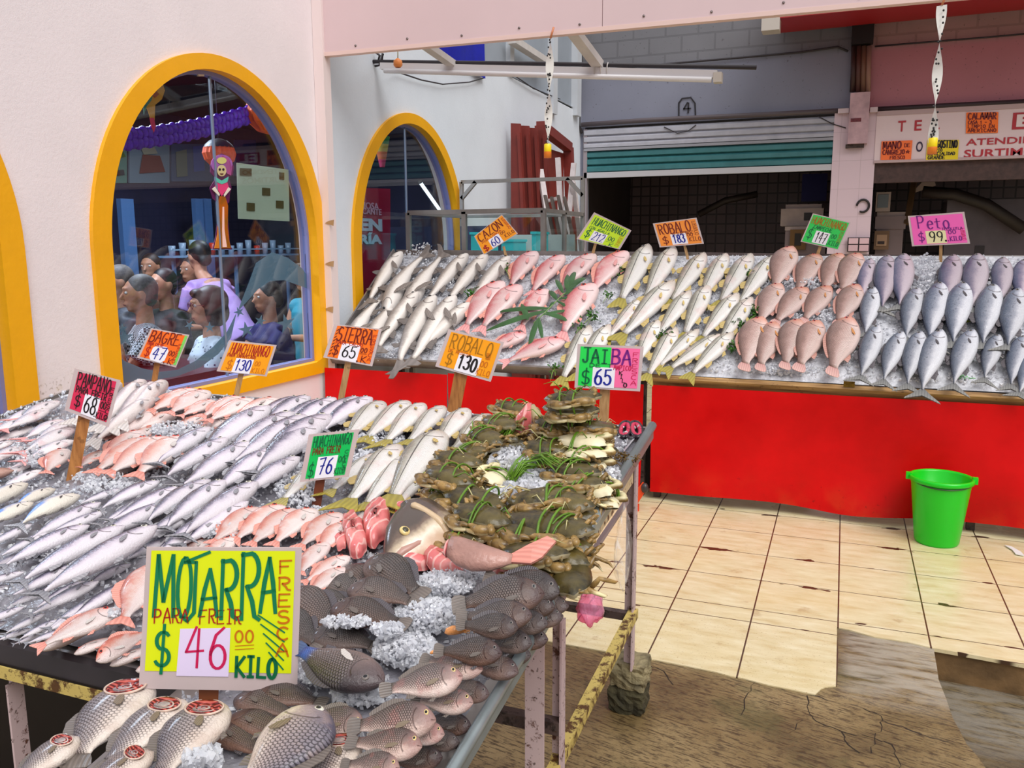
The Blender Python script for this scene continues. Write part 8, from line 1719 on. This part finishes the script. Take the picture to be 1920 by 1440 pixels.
def bag_mat(name, tint, a):
    m = bpy.data.materials.new(name); t = NT(m); o = t.obj(); n = t.noise(t.scale(o, (30, 30, 8)), 1.5, 4)
    d = t.n('BsdfPrincipled', {'Base Color': (*tint, 1), 'Roughness': .15, 'Normal': t.bump(n, .8, .01)}).outputs[0]; tr = t.n('BsdfTransparent', {'Color': (*[min(1, q * 1.1) for q in tint], 1)}).outputs[0]
    t.t.links.new(t.n('MixShader', {0: t.math('ADD', a, t.math('MULTIPLY', t.smooth(n, .5, .68), .35)), 1: tr, 2: d}).outputs[0], t.out.inputs[0]); return m
def bag(name, c, rx, ry, rz, m, label, seed, top=None):
    vs = []; n, k_ = 22, 16
    for j in range(k_ + 1):
        th = PI * j / k_
        for i in range(n):
            a = 2 * PI * i / n; p = Vector((math.sin(th) * math.cos(a), math.sin(th) * math.sin(a), math.cos(th))); q = 1 + .28 * noise.noise(p * 2.3 + Vector((seed, 0, 0))) + .12 * noise.noise(p * 6)
            if top and p.z > 0: p.x *= 1 - .5 * p.z; p.y *= 1 - .5 * p.z
            vs.append(Vector(c) + Vector((p.x * rx, p.y * ry, p.z * rz)) * q)
    mb = MB(); mb.add(vs, [(j * n + i, j * n + (i + 1) % n, (j + 1) * n + (i + 1) % n, (j + 1) * n + i) for j in range(k_) for i in range(n)], 0, True); o = mb.build(name, m); tag(o, label, 'plastic bag'); return o
bag('plastic_bag', at(1162, 1022, 'X', -.555) + Vector((.01, 0, 0)), .02, .075, .115, bag_mat('clear_plastic', (.93, .90, .88), .12), 'crumpled clear plastic bag hanging under the table rim', 2.0, True)
bag('plastic_bag', at(1107, 1140, 'X', -.455), .026, .042, .036, bag_mat('pink_plastic', W(246, 176, 206), .35), 'pink plastic bag sticking out under the mojarra tray rim', 5.0)
M_block = mat('mossy_concrete', W(136, 124, 92), rough=.85, noise_=.55, nscale=22, bump=.8, bscale=50)
def block(label, c, s, seed, m):
    bm = bmesh.new(); bmesh.ops.create_cube(bm, size=1); bmesh.ops.subdivide_edges(bm, edges=bm.edges[:], cuts=7, use_grid_fill=True)
    for v in bm.verts:
        q = v.co.copy(); r_ = max(abs(q.x), abs(q.y), abs(q.z)); rd = q.normalized() * .60; q = q.lerp(rd, .36); q += q.normalized() * .11 * noise.noise(q * 6 + Vector((seed, 0, 0))); v.co = Vector((q.x * s[0], q.y * s[1], q.z * s[2]))
    me = bpy.data.meshes.new('concrete_block'); bm.to_mesh(me); bm.free(); me.materials.append(m); o = link('concrete_block', me, None, Matrix.Translation(c)); tag(o, label, 'block', 'concrete blocks under the table leg')
block('lighter broken concrete lump directly under the table leg', (-.575, 2.515, .128), (.118, .11, .09), 3, M_block); block('darker concrete lump at the bottom under the table leg', (-.58, 2.52, .042), (.118, .115, .094), 9, mat('dark_mossy_concrete', W(64, 58, 36), rough=.9, noise_=.6, nscale=22, bump=.8, bscale=50))
og = thing('orange_dustpan', 'orange plastic dustpan with a black knob leaning behind the table leg', 'dustpan', (0, 0, 0)); p = at(1195, 930, 'Y', 4.5)
mb = MB(); mb.prism([at(*q, 'Y', 4.55) for q in [(1172, 945), (1204, 905), (1214, 915), (1195, 945)]], (0, .02, 0)); mb.build('pan', C8(226, 70, 20, rough=.4), og); mb = MB(); mb.ball(at(1209, 915, 'Y', 4.55), (.022, .022, .03), 10, 8); mb.build('knob', C8(50, 44, 44, rough=.4), og); mb = MB(); mb.tube([at(1195, 945, 'Y', 4.56), at(1194, 985, 'Y', 4.5)], .012, 7); mb.build('handle', C8(200, 60, 20, rough=.4), og)
kt = thing('black_tyre', 'black rubber tyre edge standing in the gap between the red cloths', 'tyre', at(1196, 878, 'Y', 5.05)); mb = MB(); mb.tube([(.0, .22 * math.cos(a) * .3, .22 * math.sin(a)) for a in [2 * PI * k / 24 for k in range(25)]], .05, 8); mb.build('tyre', C8(20, 18, 20, rough=.6), kt, Matrix.Rotation(math.radians(90), 4, 'Z')); mb = MB(); mb.lathe([(.05, -.02), (.17, -.02), (.17, .02), (.05, .02)], 20); mb.build('hub', C8(40, 38, 40, rough=.5), kt, Matrix.Rotation(PI / 2, 4, 'X'))
mb = MB(); p = at(1900, 1032, 'Z', .004); 
mb.prism([p + Vector(v) for v in [(-.03, .06, 0), (.0, .05, 0), (.03, -.02, 0), (.035, -.07, 0), (.0, -.06, 0), (-.005, .0, 0)]], (0, 0, .004)); tag(mb.build('paper_scrap', C8(226, 226, 224, rough=.5)), 'white paper scrap on the tiles right of the bucket', 'scrap')
# ================================================================== light
w = bpy.data.worlds.new('sky'); SC.world = w; w.use_nodes = True; t = w.node_tree; t.nodes.clear()
out = t.nodes.new('ShaderNodeOutputWorld'); bg = t.nodes.new('ShaderNodeBackground'); tc = t.nodes.new('ShaderNodeTexCoord'); sx = t.nodes.new('ShaderNodeSeparateXYZ'); rp = t.nodes.new('ShaderNodeValToRGB')
t.links.new(tc.outputs['Generated'], sx.inputs[0]); t.links.new(sx.outputs[2], rp.inputs[0])
e = rp.color_ramp.elements; e[0].position = .0; e[0].color = (.56, .55, .56, 1); e[1].position = .5; e[1].color = (.98, .99, 1.02, 1)
t.links.new(rp.outputs[0], bg.inputs[0]); bg.inputs[1].default_value = .70; t.links.new(bg.outputs[0], out.inputs[0])
def sun(name, az, el, e, ang, col=(1, 1, 1)):
    d = bpy.data.lights.new(name, 'SUN'); d.energy = e; d.angle = math.radians(ang); d.color = col; o = bpy.data.objects.new(name, d); COL.objects.link(o)
    v = Vector((math.sin(math.radians(az)) * math.cos(math.radians(el)), math.cos(math.radians(az)) * math.cos(math.radians(el)), math.sin(math.radians(el))))
    o.rotation_euler = v.to_track_quat('Z', 'Y').to_euler()
sun('sun', 135, 50, 1.75, 40, (1, .985, .97))
for i, (x, y, e_) in enumerate([(-5.0, 2.4, 80), (-5.0, 4.6, 80), (-5.2, 6.8, 30)]):  # unseen fill lights added so the people inside show
    d = bpy.data.lights.new('restaurant_fill', 'AREA'); d.energy = e_; d.size = .8; d.color = (.86, .90, 1); o = bpy.data.objects.new('restaurant_fill', d); COL.objects.link(o); o.location = (x, y, 2.95)
SC.view_settings.view_transform = 'Standard'; SC.view_settings.look = 'None'; SC.view_settings.gamma = 1; SC.view_settings.use_curve_mapping = False
SC.view_settings.exposure = .42
for l, n in LABELS.items():
    if len(n) > 1: print('shared label', len(n), l)
    k = len(l.split())
    if not 4 <= k <= 16: print('label length', k, l)
